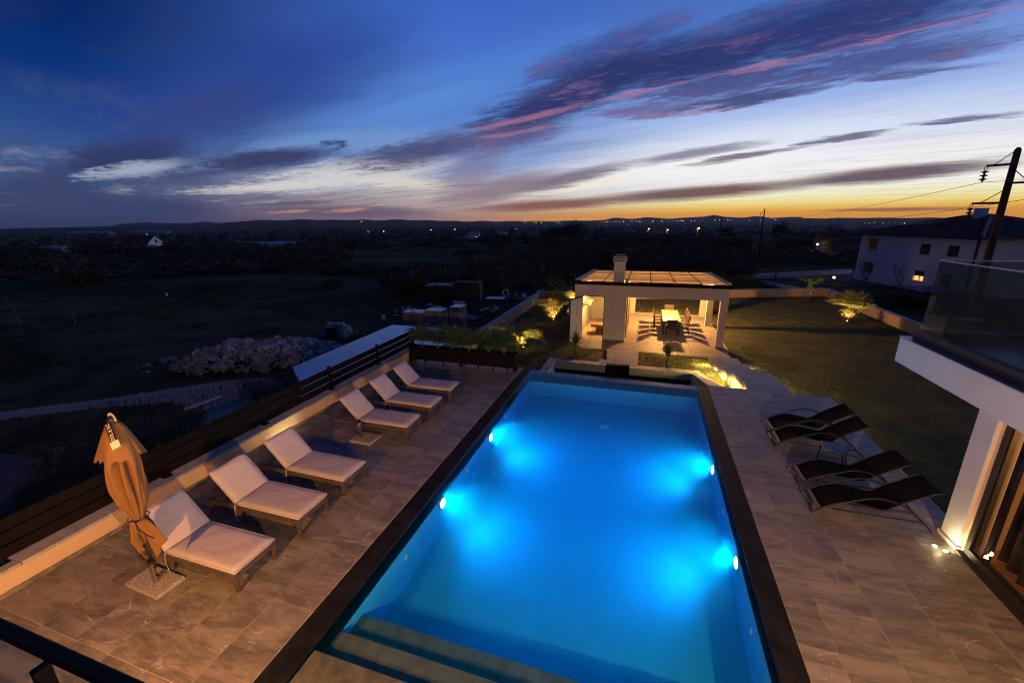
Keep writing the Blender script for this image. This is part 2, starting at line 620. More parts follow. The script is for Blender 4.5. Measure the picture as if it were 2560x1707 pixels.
def aim(o, target):
    d = Vector(target) - Vector(o.location)
    o.rotation_euler = d.to_track_quat('-Z', 'Y').to_euler()


def np_mesh(name, V, F, m, smooth=False):
    """V (n,3), F (k,3 or 4) arrays"""
    me = bpy.data.meshes.new(name)
    me.vertices.add(len(V))
    me.vertices.foreach_set('co', np.asarray(V, np.float32).ravel())
    k = F.shape[1]
    me.loops.add(F.size)
    me.loops.foreach_set('vertex_index', np.asarray(F, np.int32).ravel())
    me.polygons.add(len(F))
    me.polygons.foreach_set('loop_start', np.arange(0, F.size, k, dtype=np.int32))
    if smooth:
        me.polygons.foreach_set('use_smooth', np.ones(len(F), bool))
    me.materials.append(m)
    me.update(calc_edges=True)
    return me


# ------------------------------------------------------------------ palette
M_CREAM = mat('cream_render', (0.56, 0.42, 0.27), 0.85, var=0.08, vscale=1.2, bump=0.25, bscale=60)
M_WHITE = mat('white_render', (0.42, 0.41, 0.40), 0.85, var=0.05, vscale=1.5, bump=0.3, bscale=90)
M_COPING = mat('grey_stone_coping', (0.34, 0.33, 0.32), 0.7, var=0.18, vscale=5, bump=0.25, bscale=30, perobj=0.12)
M_FENCE = mat('dark_brown_composite', (0.008, 0.007, 0.007), 0.9, spec=0.03, var=0.2, vscale=6, bump=0.15, bscale=40)
M_SLATE = slate_material('slate_tile', (0.105, 0.095, 0.082), (0.25, 0.225, 0.192), (0.62, 0.55, 0.48), 0.5)
M_GROUT = mat('pale_grout', (0.42, 0.37, 0.31), 0.9)
M_PAVE = mat('concrete_paver', (0.38, 0.34, 0.3), 0.8, var=0.15, vscale=7, bump=0.3, bscale=50, perobj=0.1)
M_COPBLACK = mat('black_slate_coping', (0.009, 0.009, 0.010), 0.6, spec=0.12, var=0.5, vscale=3, bump=0.2, bscale=30)
M_POOL = mat('blue_pool_render', (0.05, 0.46, 0.70), 0.7, var=0.05, vscale=3.5)
M_STEP = mat('submerged_stone', (0.085, 0.078, 0.052), 0.6, var=0.35, vscale=5, bump=0.2, bscale=20)
M_WICKER = mat('dark_wicker', (0.07, 0.05, 0.04), 0.55, var=0.4, vscale=60, bump=0.8, bscale=90)
M_CUSHION = mat('off_white_cushion', (0.44, 0.40, 0.42), 0.9, var=0.05, vscale=4, bump=0.25, bscale=12)
M_BLACKMETAL = mat('black_steel', (0.012, 0.012, 0.013), 0.5, spec=0.3)
M_SLING = mat('black_mesh_sling', (0.005, 0.005, 0.006), 0.9, spec=0.05, bump=0.3, bscale=200)
M_GRANITE = mat('speckled_granite', (0.46, 0.42, 0.38), 0.5, rgb2=(0.14, 0.13, 0.12), vscale=55, bump=0.2, bscale=60)
M_STEEL = mat('brushed_steel', (0.5, 0.47, 0.44), 0.3, metal=1.0)
M_CANVAS = mat('ochre_canvas', (0.19, 0.10, 0.036), 0.85, var=0.08, vscale=5, bump=0.15, bscale=30, transl=0.15)
M_LAWN = mat('mown_lawn_soil', (0.034, 0.042, 0.010), 0.95, rgb2=(0.10, 0.10, 0.024), vscale=0.7, bump=0.8, bscale=30)
M_BLADE = mat('grass_blade', (0.075, 0.095, 0.018), 0.7, rgb2=(0.19, 0.19, 0.04), vscale=0.9, transl=0.3)
def field_material():
    m = bpy.data.materials.new('rough_pasture')
    m.use_nodes = True
    t = NT(m.node_tree)
    bs = m.node_tree.nodes['Principled BSDF']
    tc = t.n('ShaderNodeTexCoord').outputs['Object']

    def nz(sc, st, det=7, ro=.62, dist=0.0):
        mp = t.n('ShaderNodeMapping')
        t.l(tc, mp.inputs[0])
        mp.inputs['Scale'].default_value = st
        mp.inputs['Rotation'].default_value = (0, 0, .5)
        n = t.n('ShaderNodeTexNoise')
        t.l(mp.outputs[0], n.inputs['Vector'])
        n.inputs['Scale'].default_value = sc
        n.inputs['Detail'].default_value = det
        n.inputs['Roughness'].default_value = ro
        n.inputs['Distortion'].default_value = dist
        return n.outputs[0]
    big = nz(.035, (1, 1.6, 1), 5, .6, .5)
    mid = nz(.3, (1, 1.3, 1))
    fine = nz(4.0, (1, 1, 1), 8, .7)
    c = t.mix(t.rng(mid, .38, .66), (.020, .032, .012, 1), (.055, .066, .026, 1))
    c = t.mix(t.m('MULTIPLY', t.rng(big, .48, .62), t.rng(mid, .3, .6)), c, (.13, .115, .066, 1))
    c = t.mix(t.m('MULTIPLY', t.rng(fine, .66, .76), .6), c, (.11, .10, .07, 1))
    t.l(c, bs.inputs['Base Color'])
    bs.inputs['Roughness'].default_value = 1.0
    bs.inputs['Specular IOR Level'].default_value = .05
    bp = t.n('ShaderNodeBump')
    bp.inputs['Strength'].default_value = .9
    bp.inputs['Distance'].default_value = .15
    t.l(t.m('ADD', t.m('MULTIPLY', mid, 2.0), fine), bp.inputs['Height'])
    t.l(bp.outputs[0], bs.inputs['Normal'])
    MATS['rough_pasture'] = m
    return m


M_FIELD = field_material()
M_DRY = mat('dry_grass', (0.11, 0.10, 0.055), 0.8, rgb2=(0.035, 0.05, 0.02), vscale=0.3, transl=0.2)
M_GRAVEL = mat('pale_gravel', (0.40, 0.33, 0.24), 0.9, var=0.45, vscale=25, bump=1.0, bscale=30)
M_ROCK = mat('limestone_rubble', (0.14, 0.14, 0.13), 0.85, rgb2=(0.38, 0.38, 0.36), vscale=2.5, bump=0.7, bscale=9, perobj=0.3)
M_CONC = mat('pale_concrete', (0.72, 0.73, 0.75), 0.28, spec=0.8, var=0.14, vscale=0.8, bump=0.2, bscale=14)
M_LEAF = mat('dark_scrub_leaf', (0.028, 0.038, 0.015), 0.75, rgb2=(0.06, 0.066, 0.028), vscale=0.6, transl=0.15)
M_LEAFB = mat('brown_scrub_leaf', (0.085, 0.06, 0.036), 0.8, rgb2=(0.045, 0.045, 0.024), vscale=0.6, transl=0.1)
M_LAUREL = mat('laurel_leaf', (0.018, 0.055, 0.016), 0.4, rgb2=(0.045, 0.10, 0.03), vscale=6, transl=0.2)
M_PALM = mat('palm_leaf', (0.13, 0.16, 0.045), 0.5, rgb2=(0.24, 0.22, 0.07), vscale=3, transl=0.45)
M_BARK = mat('fibrous_bark', (0.07, 0.05, 0.03), 0.9, var=0.4, vscale=9, bump=1.0, bscale=30)
M_TWIG = mat('grey_bark', (0.13, 0.11, 0.10), 0.9, var=0.2, vscale=5)
M_WOOD = mat('weathered_wood', (0.16, 0.12, 0.085), 0.85, var=0.35, vscale=4, bump=0.4, bscale=20, perobj=0.25, stretch=(1, 6, 6))
M_DARKWOOD = mat('dark_old_timber', (0.045, 0.033, 0.026), 0.9, var=0.4, vscale=4, perobj=0.3)
M_TEAK = mat('varnished_teak', (0.21, 0.145, 0.06), 0.45, rgb2=(0.16, 0.105, 0.04), vscale=3, stretch=(6, 1, 6))
M_PLASTIC = mat('shrink_wrap_film', (0.42, 0.38, 0.32), 0.3, var=0.25, vscale=3, bump=0.9, bscale=5)
M_BRICK = mat('buff_clay_block', (0.38, 0.29, 0.2), 0.85, var=0.2, vscale=6, perobj=0.15)
M_TARP = mat('grey_tarpaulin', (0.14, 0.14, 0.15), 0.5, var=0.3, vscale=2, bump=0.8, bscale=5)
M_SCRAP = mat('pale_scrap', (0.5, 0.5, 0.52), 0.6, var=0.3, vscale=3, perobj=0.3)
M_RUST = mat('rusty_sheet', (0.3, 0.08, 0.03), 0.8, var=0.3, vscale=5)
M_NB = mat('neighbour_render', (0.62, 0.66, 0.72), 0.9, var=0.06, vscale=0.5)
M_TILEROOF = mat('clay_roof_tile', (0.17, 0.10, 0.075), 0.85, var=0.3, vscale=1.5, perobj=0.12)
M_DARKGLASS = mat('dark_window_pane', (0.01, 0.011, 0.014), 0.08, spec=0.6)
M_SHUTTER = mat('grey_roller_shutter', (0.02, 0.02, 0.022), 0.7)
M_POLEW = mat('creosoted_pole', (0.05, 0.035, 0.025), 0.9, var=0.3, vscale=8)
M_INSUL = mat('glass_insulator', (0.03, 0.05, 0.06), 0.15)
M_WIRE = mat('aluminium_wire', (0.25, 0.2, 0.17), 0.5, metal=0.6)
M_ALU = mat('anthracite_profile', (0.02, 0.018, 0.018), 0.55, spec=.3)
M_ROOFEDGE = mat('matt_black_flashing', (0.012, 0.01, 0.01), 0.95, spec=0.02)
M_CURTAIN = mat('dark_curtain', (0.03, 0.022, 0.018), 0.95, var=0.15, vscale=10)
M_FLOORW = mat('oak_floor_board', (0.34, 0.18, 0.07), 0.35, var=0.2, vscale=2, stretch=(1, 5, 1), perobj=0.15)
M_INT = mat('interior_plaster', (0.72, 0.62, 0.48), 0.9)
M_WARM = emit_material('warm_lamp_glow', (1.0, 0.72, 0.36), 30.0)
M_WARMSOFT = emit_material('warm_window_glow', (1.0, 0.5, 0.14), 1.3)
M_STREET = emit_material('sodium_lamp_glow', (1.0, 0.62, 0.22), 14.0)
M_TOWN = emit_material('distant_lamp_glow', (1.0, 0.60, 0.25), 2.2)
M_RED = emit_material('red_beacon_glow', (1.0, 0.03, 0.02), 6.0)
M_POOLLAMP = emit_material('pool_lamp_glow', (0.55, 0.9, 1.0), 45.0)
M_GLASS = glass_material('balustrade_glass', tint=(0.66, 0.74, 0.74), film=0.012, refl=1.6)
M_GLASSNEAR = glass_material('near_balustrade_glass', film=0.10)  # denser film: hazy reflected light put in as a pale diffuse layer
M_PANE = glass_material('sliding_pane_glass', tint=(0.8, 0.78, 0.74), film=0.0)


# ------------------------------------------------------------------ ground out to the horizon
def ground_z(x, y):
    r = math.hypot(x, y)
    return -2.3 - 0.0195 * min(max(r - 25, 0), 875)


RIDGE = [(-180, 10), (-75, 8), (-50, -6), (-42, 0), (-36, 10), (-30, 40), (-26, 44), (-15, 36), (-4, 14), (3, 10), (14, 2), (24, -6), (30, -8), (36, 6), (42, 2), (47, -8), (60, 0), (180, 10)]


def ridge_h(a):
    for (a0, h0), (a1, h1) in zip(RIDGE, RIDGE[1:]):
        if a0 <= a <= a1:
            k = (a - a0) / (a1 - a0)
            k = k * k * (3 - 2 * k)
            return h0 + (h1 - h0) * k
    return 0.0


def terrain():
    radii = [2.5 * 1.09 ** i for i in range(96)]
    radii = [r for r in radii if r < 4950] + [5000]
    na = 360
    V, F = [], []
    rr = random.Random(3)
    ph = [rr.uniform(0, 6.28) for _ in range(8)]
    for r in radii:
        for k in range(na):
            a = -180 + 360 * k / na
            A = math.radians(a) - CAM_YAW
            x, y = r * math.sin(A), r * math.cos(A)
            z = ground_z(x, y)
            w = min(max((r - 2400) / 2100, 0), 1)
            w = w * w * (3 - 2 * w)
            hz = ridge_h(a) + 3.0 * math.sin(a * 1.7 + ph[0]) + 1.6 * math.sin(a * 5.1 + ph[1]) + 0.9 * math.sin(a * 13 + ph[2]) + 0.5 * math.sin(a * 31 + ph[3])
            z = z + (hz - z + 3) * w - (max(r - 4600, 0) * 0.02)
            if 45 < r < 2400:
                z += min((r - 45) / 90, 1.0) * (0.25 * math.sin(x * 0.035 + ph[4]) + 0.2 * math.sin(y * 0.05 + x * 0.02 + ph[5]))
            V.append((x, y, z))
    V.append((0, 0, -2.3))
    n = len(radii)
    for i in range(n - 1):
        for k in range(na):
            k2 = (k + 1) % na
            F.append((i * na + k, (i + 1) * na + k, (i + 1) * na + k2, i * na + k2))
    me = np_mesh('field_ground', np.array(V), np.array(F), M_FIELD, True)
    tag(link('field_ground', me), 'dark rolling pasture and scrubland reaching to the horizon', kind='structure')


terrain()


def mountains(name, prof, r, label, m):
    """prof: list of (azimuth deg, height)"""
    mb = MB()
    rows = []
    N = 90
    for i in range(N + 1):
        a = prof[0][0] + (prof[-1][0] - prof[0][0]) * i / N
        h = 0
        for (a0, h0), (a1, h1) in zip(prof, prof[1:]):
            if a0 <= a <= a1:
                k = (a - a0) / max(a1 - a0, 1e-6)
                k = k * k * (3 - 2 * k)
                h = h0 + (h1 - h0) * k
        A = math.radians(a) - CAM_YAW
        rows.append((A, h))
    vs, fs = [], []
    for dr, kh in ((-260, 0.0), (-130, 0.55), (0, 1.0), (110, 0.6), (240, 0.0)):
        for A, h in rows:
            rr_ = r + dr
            hh = -40 + (h * .44 + 40) * kh + 3 * math.sin(A * 173 + dr) * kh * (1 - kh)
            vs.append((rr_ * math.sin(A), rr_ * math.cos(A), hh))
    n = len(rows)
    for j in range(4):
        for i in range(n - 1):
            fs.append((j * n + i, (j + 1) * n + i, (j + 1) * n + i + 1, j * n + i + 1))
    mb.add(vs, fs)
    tag(obj(name, mb, m, smooth=True), label, kind='structure')


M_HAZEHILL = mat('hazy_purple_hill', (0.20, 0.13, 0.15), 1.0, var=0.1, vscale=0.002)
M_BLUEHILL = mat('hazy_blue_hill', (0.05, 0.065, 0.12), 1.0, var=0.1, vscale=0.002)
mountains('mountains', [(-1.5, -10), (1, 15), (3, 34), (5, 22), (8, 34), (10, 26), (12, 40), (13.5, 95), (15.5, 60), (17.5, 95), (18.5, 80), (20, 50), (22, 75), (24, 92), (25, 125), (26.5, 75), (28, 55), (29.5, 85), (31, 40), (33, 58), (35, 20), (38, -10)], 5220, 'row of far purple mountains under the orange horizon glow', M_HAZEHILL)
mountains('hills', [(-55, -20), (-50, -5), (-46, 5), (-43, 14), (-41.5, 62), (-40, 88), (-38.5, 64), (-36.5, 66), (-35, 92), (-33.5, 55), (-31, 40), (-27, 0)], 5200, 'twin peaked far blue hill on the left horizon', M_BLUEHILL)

# ------------------------------------------------------------------ pool terrace
YN, YF, XL, XR = -1.2, 12.5, -3.41, 1.70        # water basin
OL, OR_, OF = -3.735, 2.0, 12.83                # outer edge of the coping
TW = 0.62                                        # tile width


def terrace():
    mb = MB()
    mb.box(-7.85, OL - 0.004, -2.5, 12.9, -2.6, -0.0045)
    base = obj('pool_terrace', mb, M_GROUT)
    tag(base, 'terrace paved with large slate grey tiles left and right of the pool', kind='structure')
    mb = MB()
    mb.prism([(OR_ + 0.004, -2.5), (4.69, -2.5), (4.69, 7.1), (5.05, 7.6), (5.12, 12.18), (5.12, 12.86), (OR_ + 0.004, 12.86)], -1.3, -0.0045)
    r = obj('slab', mb, M_GROUT, base)
    meshes = {}

    def tile(x0, x1, y0, y1):
        g = 0.004
        w, d = round(x1 - x0, 3), round(y1 - y0, 3)
        if w < 0.05 or d < 0.05:
            return
        key = (w, d)
        if key not in meshes:
            meshes[key] = MB().box(-w / 2 + g, w / 2 - g, -d / 2 + g, d / 2 - g, -0.004, 0).mesh('tile', M_SLATE)
        dz = random.uniform(-0.0012, 0.0)
        link('tile', meshes[key], base, ((x0 + x1) / 2, (y0 + y1) / 2, dz))
    # left: columns 0.6175 wide counted from the coping, courses 1.16 long
    xs = [OL - 0.006]
    while xs[-1] > -7.7:
        xs.append(max(xs[-1] - TW, -7.846))
    ys = [-2.5, -1.41, -0.25, 0.905, 2.06, 3.215, 4.37, 5.6, 6.79, 7.98, 9.2, 10.4, 11.6, 12.88]
    for xa, xb in zip(xs, xs[1:]):
        for ya, yb in zip(ys, ys[1:]):
            tile(xb, xa, ya, yb)
    xs = [OR_ + 0.006, 2.40, 3.02, 3.64, 4.26, 4.685]
    ys = [-2.5, -1.3, -0.1, 1.06, 2.22, 3.38, 4.54, 5.70, 6.90, 8.1, 9.3, 10.5, 11.7, 12.855]
    for xa, xb in zip(xs, xs[1:]):
        for ya, yb in zip(ys, ys[1:]):
            tile(xa, xb, ya, yb)
    for ya, yb in ((7.62, 8.1), (8.1, 9.3), (9.3, 10.5), (10.5, 11.7), (11.7, 12.855)):
        tile(4.685, 5.04 + (0.05 if yb > 9.4 else 0), ya, yb)
    # lower paving glimpsed behind the column
    mb = MB()
    mb.box(5.15, 6.4, 6.6, 8.0, -0.5, -0.3)
    obj('lower_paving', mb, M_PAVE, base)


terrace()


# ------------------------------------------------------------------ swimming pool
def swimming_pool():
    t = empty('swimming_pool', ((XL + XR) / 2, 5.5, 0))
    off = Vector(t.location)

    def part(name, mb, m, smooth=False):
        o = obj(name, mb, m, t, smooth)
        o.location = -off
        return o
    zn, zf = -1.18, -0.78
    mb = MB()
    mb.add([(XL - .3, YN, zn - .3), (XR + .3, YN, zn - .3), (XR + .3, YF + .3, zf - .3), (XL - .3, YF + .3, zf - .3), (XL - .3, YN, zn), (XR + .3, YN, zn), (XR + .3, YF + .3, zf), (XL - .3, YF + .3, zf)],
           [(0, 3, 2, 1), (4, 5, 6, 7), (0, 1, 5, 4), (1, 2, 6, 5), (2, 3, 7, 6), (3, 0, 4, 7)])
    part('floor', mb, M_POOL)
    for x0, x1, y0, y1 in ((XL - .30, XL, YN, YF), (XR, XR + .29, YN, YF), (XL - .3, XR + .29, YF, YF + .31), (XL - .3, XR + .29, YN - .3, YN)):
        part('wall', MB().box(x0, x1, y0, y1, -1.6, -0.06), M_POOL)
    for x0, x1, y0, y1, z in ((OL, XL, -2.5, OF, -0.008), (XR, OR_, -2.5, OF, -0.008), (XL + .002, XR - .002, YF, OF, -0.052)):
        part('coping', MB().cbox(x0, x1, y0, y1, -0.3, z, 0.006), M_COPBLACK)
    # steps that go down into the water at the near end
    for y, z in ((2.86, -0.07), (3.28, -0.26), (3.70, -0.46)):
        part('step', MB().cbox(XL + .003, XR - .003, YN + .01, y, -1.3, z, 0.012), M_STEP)
    # lamps in the long walls
    for x, y, s in ((XL, 8.78, 1), (XL, 6.13, 1), (XR, 8.82, -1), (XR, 6.15, -1)):
        mb = MB()
        mb.tube([(x, y, -.42), (x + s * .02, y, -.42)], [.13, .115], 24)
        ring = part('pool_light', mb, M_STEEL, False)
        mb = MB()
        mb.tube([(x + s * .021, y, -.42), (x + s * .035, y, -.42)], [.085, .06], 24)
        g = obj('lens', mb, M_POOLLAMP, ring)
        lo = lamp('pool_lamp', 'SPOT', Vector((x + s * .07, y, -.42)), 580, (0.01, 0.52, 0.90), 0.08, parent=ring, spot=math.radians(160), blend=1.0)
        lo.rotation_euler = Vector((s, 0.0, 0.34)).to_track_quat('-Z', 'Y').to_euler()
    # water inlets
    for x, s, L in ((XL, 1, ((9.95, -.40), (7.34, -.46), (4.81, -.51))), (XR, -1, ((9.86, -.36), (7.51, -.5), (5.07, -.55)))):
        for y, z in L:
            part('inlet', MB().tube([(x, y, z), (x + s * .012, y, z)], [.045, .035], 16), M_INLET)
    part('drain', MB().lathe([(0.0, .02), (.13, .02), (.14, .012), (.15, 0)], (-.80, 10.95, -0.836), 28), M_INLET)
    tag(t, 'long glowing blue infinity pool edged in black stone', 'pool')


M_INLET = mat('white_pool_fitting', (0.8, 0.85, 0.85), 0.4)
swimming_pool()


def water_body():
    m = bpy.data.materials.new('pool_water')
    m.use_nodes = True
    t = NT(m.node_tree)
    nt = m.node_tree
    nt.nodes.remove(nt.nodes['Principled BSDF'])
    tr = t.n('ShaderNodeBsdfTransparent')
    tr.inputs[0].default_value = (1, 1, 1, 1)
    gl = t.n('ShaderNodeBsdfGlossy')
    gl.inputs['Roughness'].default_value = 0.015
    fr = t.n('ShaderNodeFresnel')
    fr.inputs[0].default_value = 1.33
    nz = t.n('ShaderNodeTexNoise')
    nz.inputs['Scale'].default_value = 1.6
    nz.inputs['Detail'].default_value = 3
    t.l(t.n('ShaderNodeTexCoord').outputs['Object'], nz.inputs['Vector'])
    bp = t.n('ShaderNodeBump')
    bp.inputs['Strength'].default_value = 0.12
    bp.inputs['Distance'].default_value = 0.02
    t.l(nz.outputs[0], bp.inputs['Height'])
    t.l(bp.outputs[0], gl.inputs['Normal'])
    t.l(bp.outputs[0], fr.inputs['Normal'])
    mx = t.n('ShaderNodeMixShader')
    gm = t.n('ShaderNodeNewGeometry')
    t.put(mx.inputs[0], t.m('MULTIPLY', fr.outputs[0], t.m('SUBTRACT', 1.0, gm.outputs['Backfacing'])))
    t.l(tr.outputs[0], mx.inputs[1])
    t.l(gl.outputs[0], mx.inputs[2])
    out = nt.nodes['Material Output']
    t.l(mx.outputs[0], out.inputs[0])
    ab = t.n('ShaderNodeVolumeAbsorption')
    ab.inputs[0].default_value = (0.0, 0.72, 0.965, 1)
    ab.inputs[1].default_value = 0.85
    sc = t.n('ShaderNodeVolumeScatter')
    sc.inputs[0].default_value = (0.0, 0.70, 1.0, 1)
    sc.inputs[1].default_value = 0.19
    sc.inputs['Anisotropy'].default_value = 0.25
    ad = t.n('ShaderNodeAddShader')
    t.l(ab.outputs[0], ad.inputs[0])
    t.l(sc.outputs[0], ad.inputs[1])
    t.l(ad.outputs[0], out.inputs['Volume'])
    mb = MB()
    # the sheet laps over the far weir edge; sides and bottom stay inside the walls
    mb.box(XL - .02, XR + .02, YN - .02, OF - .02, -1.5, -0.018)
    tag(obj('pool_water', mb, m), 'still clear pool water lit turquoise from below', kind='structure')


water_body()


# ------------------------------------------------------------------ catch basin behind the weir, lawn, path
def basin():
    t = empty('overflow_basin', (-0.8, 15, -1.0))
    off = Vector(t.location)

    def part(name, mb, m):
        o = obj(name, mb, m, t)
        o.location = -off
        return o
    # coping stones and walls; opening with a dark spout between x -1.31 and -0.36
    zc = -0.95
    for x0, x1 in ((-3.43, -1.33), (-0.36, 2.0)):
        part('wall', MB().box(x0, x1, 16.64, 16.9, -2.2, zc - .06), M_WHITE)
    part('wall', MB().box(-3.69, -3.43, 12.95, 16.9, -2.2, zc - .06), M_WHITE)
    part('dark_band', MB().box(-3.42, 2.02, 16.605, 16.637, -2.2, -1.27), M_COPBLACK)
    part('basin_floor', MB().box(-3.42, 2.3, 12.84, 16.6, -2.3, -1.72), M_COPBLACK)
    part('spout_recess', MB().box(-1.32, -.37, 16.75, 16.95, -2.0, zc - .07), M_COPBLACK)
    part('spout_shelf', MB().box(-1.32, -.37, 16.45, 16.75, -1.75, -1.28), M_COPBLACK)
    w = MB()
    w.add([(2.0, 16.9, -2.2), (1.97, 16.6, -2.2), (2.1, 12.9, -2.2), (2.35, 12.9, -2.2), (2.0, 16.9, zc - .06), (1.97, 16.6, zc - .06), (2.1, 12.9, -.06), (2.35, 12.9, -.06)],
          [(0, 3, 2, 1), (4, 5, 6, 7), (0, 1, 5, 4), (1, 2, 6, 5), (2, 3, 7, 6), (3, 0, 4, 7)])
    part('sloping_wall', w, M_WHITE)

    def stone(x0, x1, y0, y1):
        part('coping_stone', MB().cbox(x0 + .003, x1 - .003, y0 + .003, y1 - .003, zc - .06, zc, .006), M_COPING)
    xs = [-3.75, -3.2, -2.67, -2.13, -1.62]
    for a, b in zip(xs, xs[1:]):
        stone(a, b, 16.62, 17.02)
    stone(-1.62, -1.31, 16.62, 17.42)
    stone(-.36, -.06, 16.56, 17.2)
    for a, b in zip((-.06, .53, 1.12, 1.7), (.53, 1.12, 1.7, 2.29)):
        stone(a, b, 16.6, 17.0)
    for y0, y1 in ((13.0, 13.9), (13.9, 14.8), (14.8, 15.7), (15.7, 16.62)):
        stone(-3.76, -3.38, y0, y1)
    # sloping capstone up to the terrace
    for k in range(5):
        a, b = k / 5, (k + 1) / 5
        x0a, x0b = 1.97 + .12 * a, 1.97 + .12 * b
        ya, yb = 16.6 - 3.7 * a + -.004, 16.6 - 3.7 * b + .004
        za, zb = zc + .9 * a, zc + .9 * b
        vs = []
        for y, z, x in ((ya, za, x0a), (yb, zb, x0b)):
            vs += [(x, y, z - .05), (x + .42, y, z - .05), (x, y, z), (x + .42, y, z)]
        part('capstone', MB().add(vs, [(0, 1, 3, 2), (4, 6, 7, 5), (2, 3, 7, 6), (0, 4, 5, 1), (0, 2, 6, 4), (1, 5, 7, 3)]), M_COPING)
    tag(t, 'sunken white walled basin with stone coping behind the pool', 'basin')
    wm = mat('still_dark_water', (0.01, 0.02, 0.03), 0.03, spec=0.8)
    tag(obj('basin_water', MB().box(-3.41, 1.96, 12.85, 16.59, -1.7, -1.5), wm), 'dark water in the overflow basin', kind='structure')


basin()

LAWN = [[(-7.5, 12.95), (-3.76, 12.95), (-3.76, 31.9), (-7.5, 30.8)],
        [(-3.76, 17.0), (2.3, 17.0), (2.3, 34.2), (-3.76, 31.9)],
        [(2.3, 12.9), (5.13, 12.9), (5.13, 35.2), (2.3, 34.2)],
        [(5.13, 6.2), (13.3, 6.2), (13.3, 37.9), (5.13, 35.2)]]
LZ = -1.05


def lawn():
    mb = MB()
    for p in LAWN:
        n = 14
        for i in range(n):
            for j in range(n):
                u0, u1, v0, v1 = i / n, (i + 1) / n, j / n, (j + 1) / n

                def P(u, v):
                    a = (p[0][0] + (p[1][0] - p[0][0]) * u, p[0][1] + (p[1][1] - p[0][1]) * u)
                    b = (p[3][0] + (p[2][0] - p[3][0]) * u, p[3][1] + (p[2][1] - p[3][1]) * u)
                    x, y = a[0] + (b[0] - a[0]) * v, a[1] + (b[1] - a[1]) * v
                    return (x, y, LZ + 0.012 * math.sin(x * 1.9 + y) + 0.01 * math.sin(y * 1.3 - x * .7))
                mb.add([P(u0, v0), P(u1, v0), P(u1, v1), P(u0, v1)], [(0, 1, 2, 3)])
    tag(obj('lawn', mb, M_LAWN, smooth=True), 'short mown lawn round the pavilion', kind='structure')
    # earth body under the lawn
    tag(obj('lawn_bank', MB().prism([(-7.5, 17.1), (13.3, 17.1), (13.3, 37.5), (6.35, 35.3), (-7.4, 30.7)], -3.4, -1.12), M_FIELD), 'earth under the lawn', kind='structure')
    tag(obj('lawn_bank', MB().prism([(5.14, 6.2), (13.3, 6.2), (13.3, 17.05), (5.14, 17.05)], -3.4, -1.12), M_FIELD), 'earth under the lawn beside the house', kind='structure')
    # blades
    N = 150000
    polys = LAWN

    def area(p):
        return 0.5 * abs(sum(p[i][0] * p[(i + 1) % 4][1] - p[(i + 1) % 4][0] * p[i][1] for i in range(4)))
    ws = np.array([area(p) for p in polys])
    ws = ws / ws.sum()
    xy = []
    for p, wt in zip(polys, ws):
        k = int(N * wt)
        u, v = rng.random(k), rng.random(k)
        a = np.array(p)
        q = (a[0] * (1 - u)[:, None] + a[1] * u[:, None]) * (1 - v)[:, None] + (a[3] * (1 - u)[:, None] + a[2] * u[:, None]) * v[:, None]
        xy.append(q)
    xy = np.concatenate(xy)
    keep = ~((xy[:, 0] > -3.5) & (xy[:, 0] < 3.8) & (xy[:, 1] > 19.0) & (xy[:, 1] < 28.4))
    keep &= ~((xy[:, 0] > -1.7) & (xy[:, 0] < 0.0) & (xy[:, 1] < 19.2))
    keep &= ~((xy[:, 0] > -3.8) & (xy[:, 0] < 2.45) & (xy[:, 1] < 17.05))
    xy = xy[keep]
    n = len(xy)
    h = rng.uniform(.03, .085, n)
    an = rng.uniform(0, 2 * PI, n)
    w = rng.uniform(.006, .014, n)
    lean = rng.uniform(-.03, .03, (n, 2))
    V = np.zeros((n, 3, 3))
    V[:, 0, 0] = xy[:, 0] - w * np.cos(an); V[:, 0, 1] = xy[:, 1] - w * np.sin(an); V[:, 0, 2] = LZ - .01
    V[:, 1, 0] = xy[:, 0] + w * np.cos(an); V[:, 1, 1] = xy[:, 1] + w * np.sin(an); V[:, 1, 2] = LZ - .01
    V[:, 2, 0] = xy[:, 0] + lean[:, 0]; V[:, 2, 1] = xy[:, 1] + lean[:, 1]; V[:, 2, 2] = LZ + h
    tag(link('lawn_grass', np_mesh('lawn_grass', V.reshape(-1, 3), np.arange(3 * n).reshape(-1, 3), M_BLADE)), 'short grass blades of the lawn', 'grass', kind='stuff')


lawn()


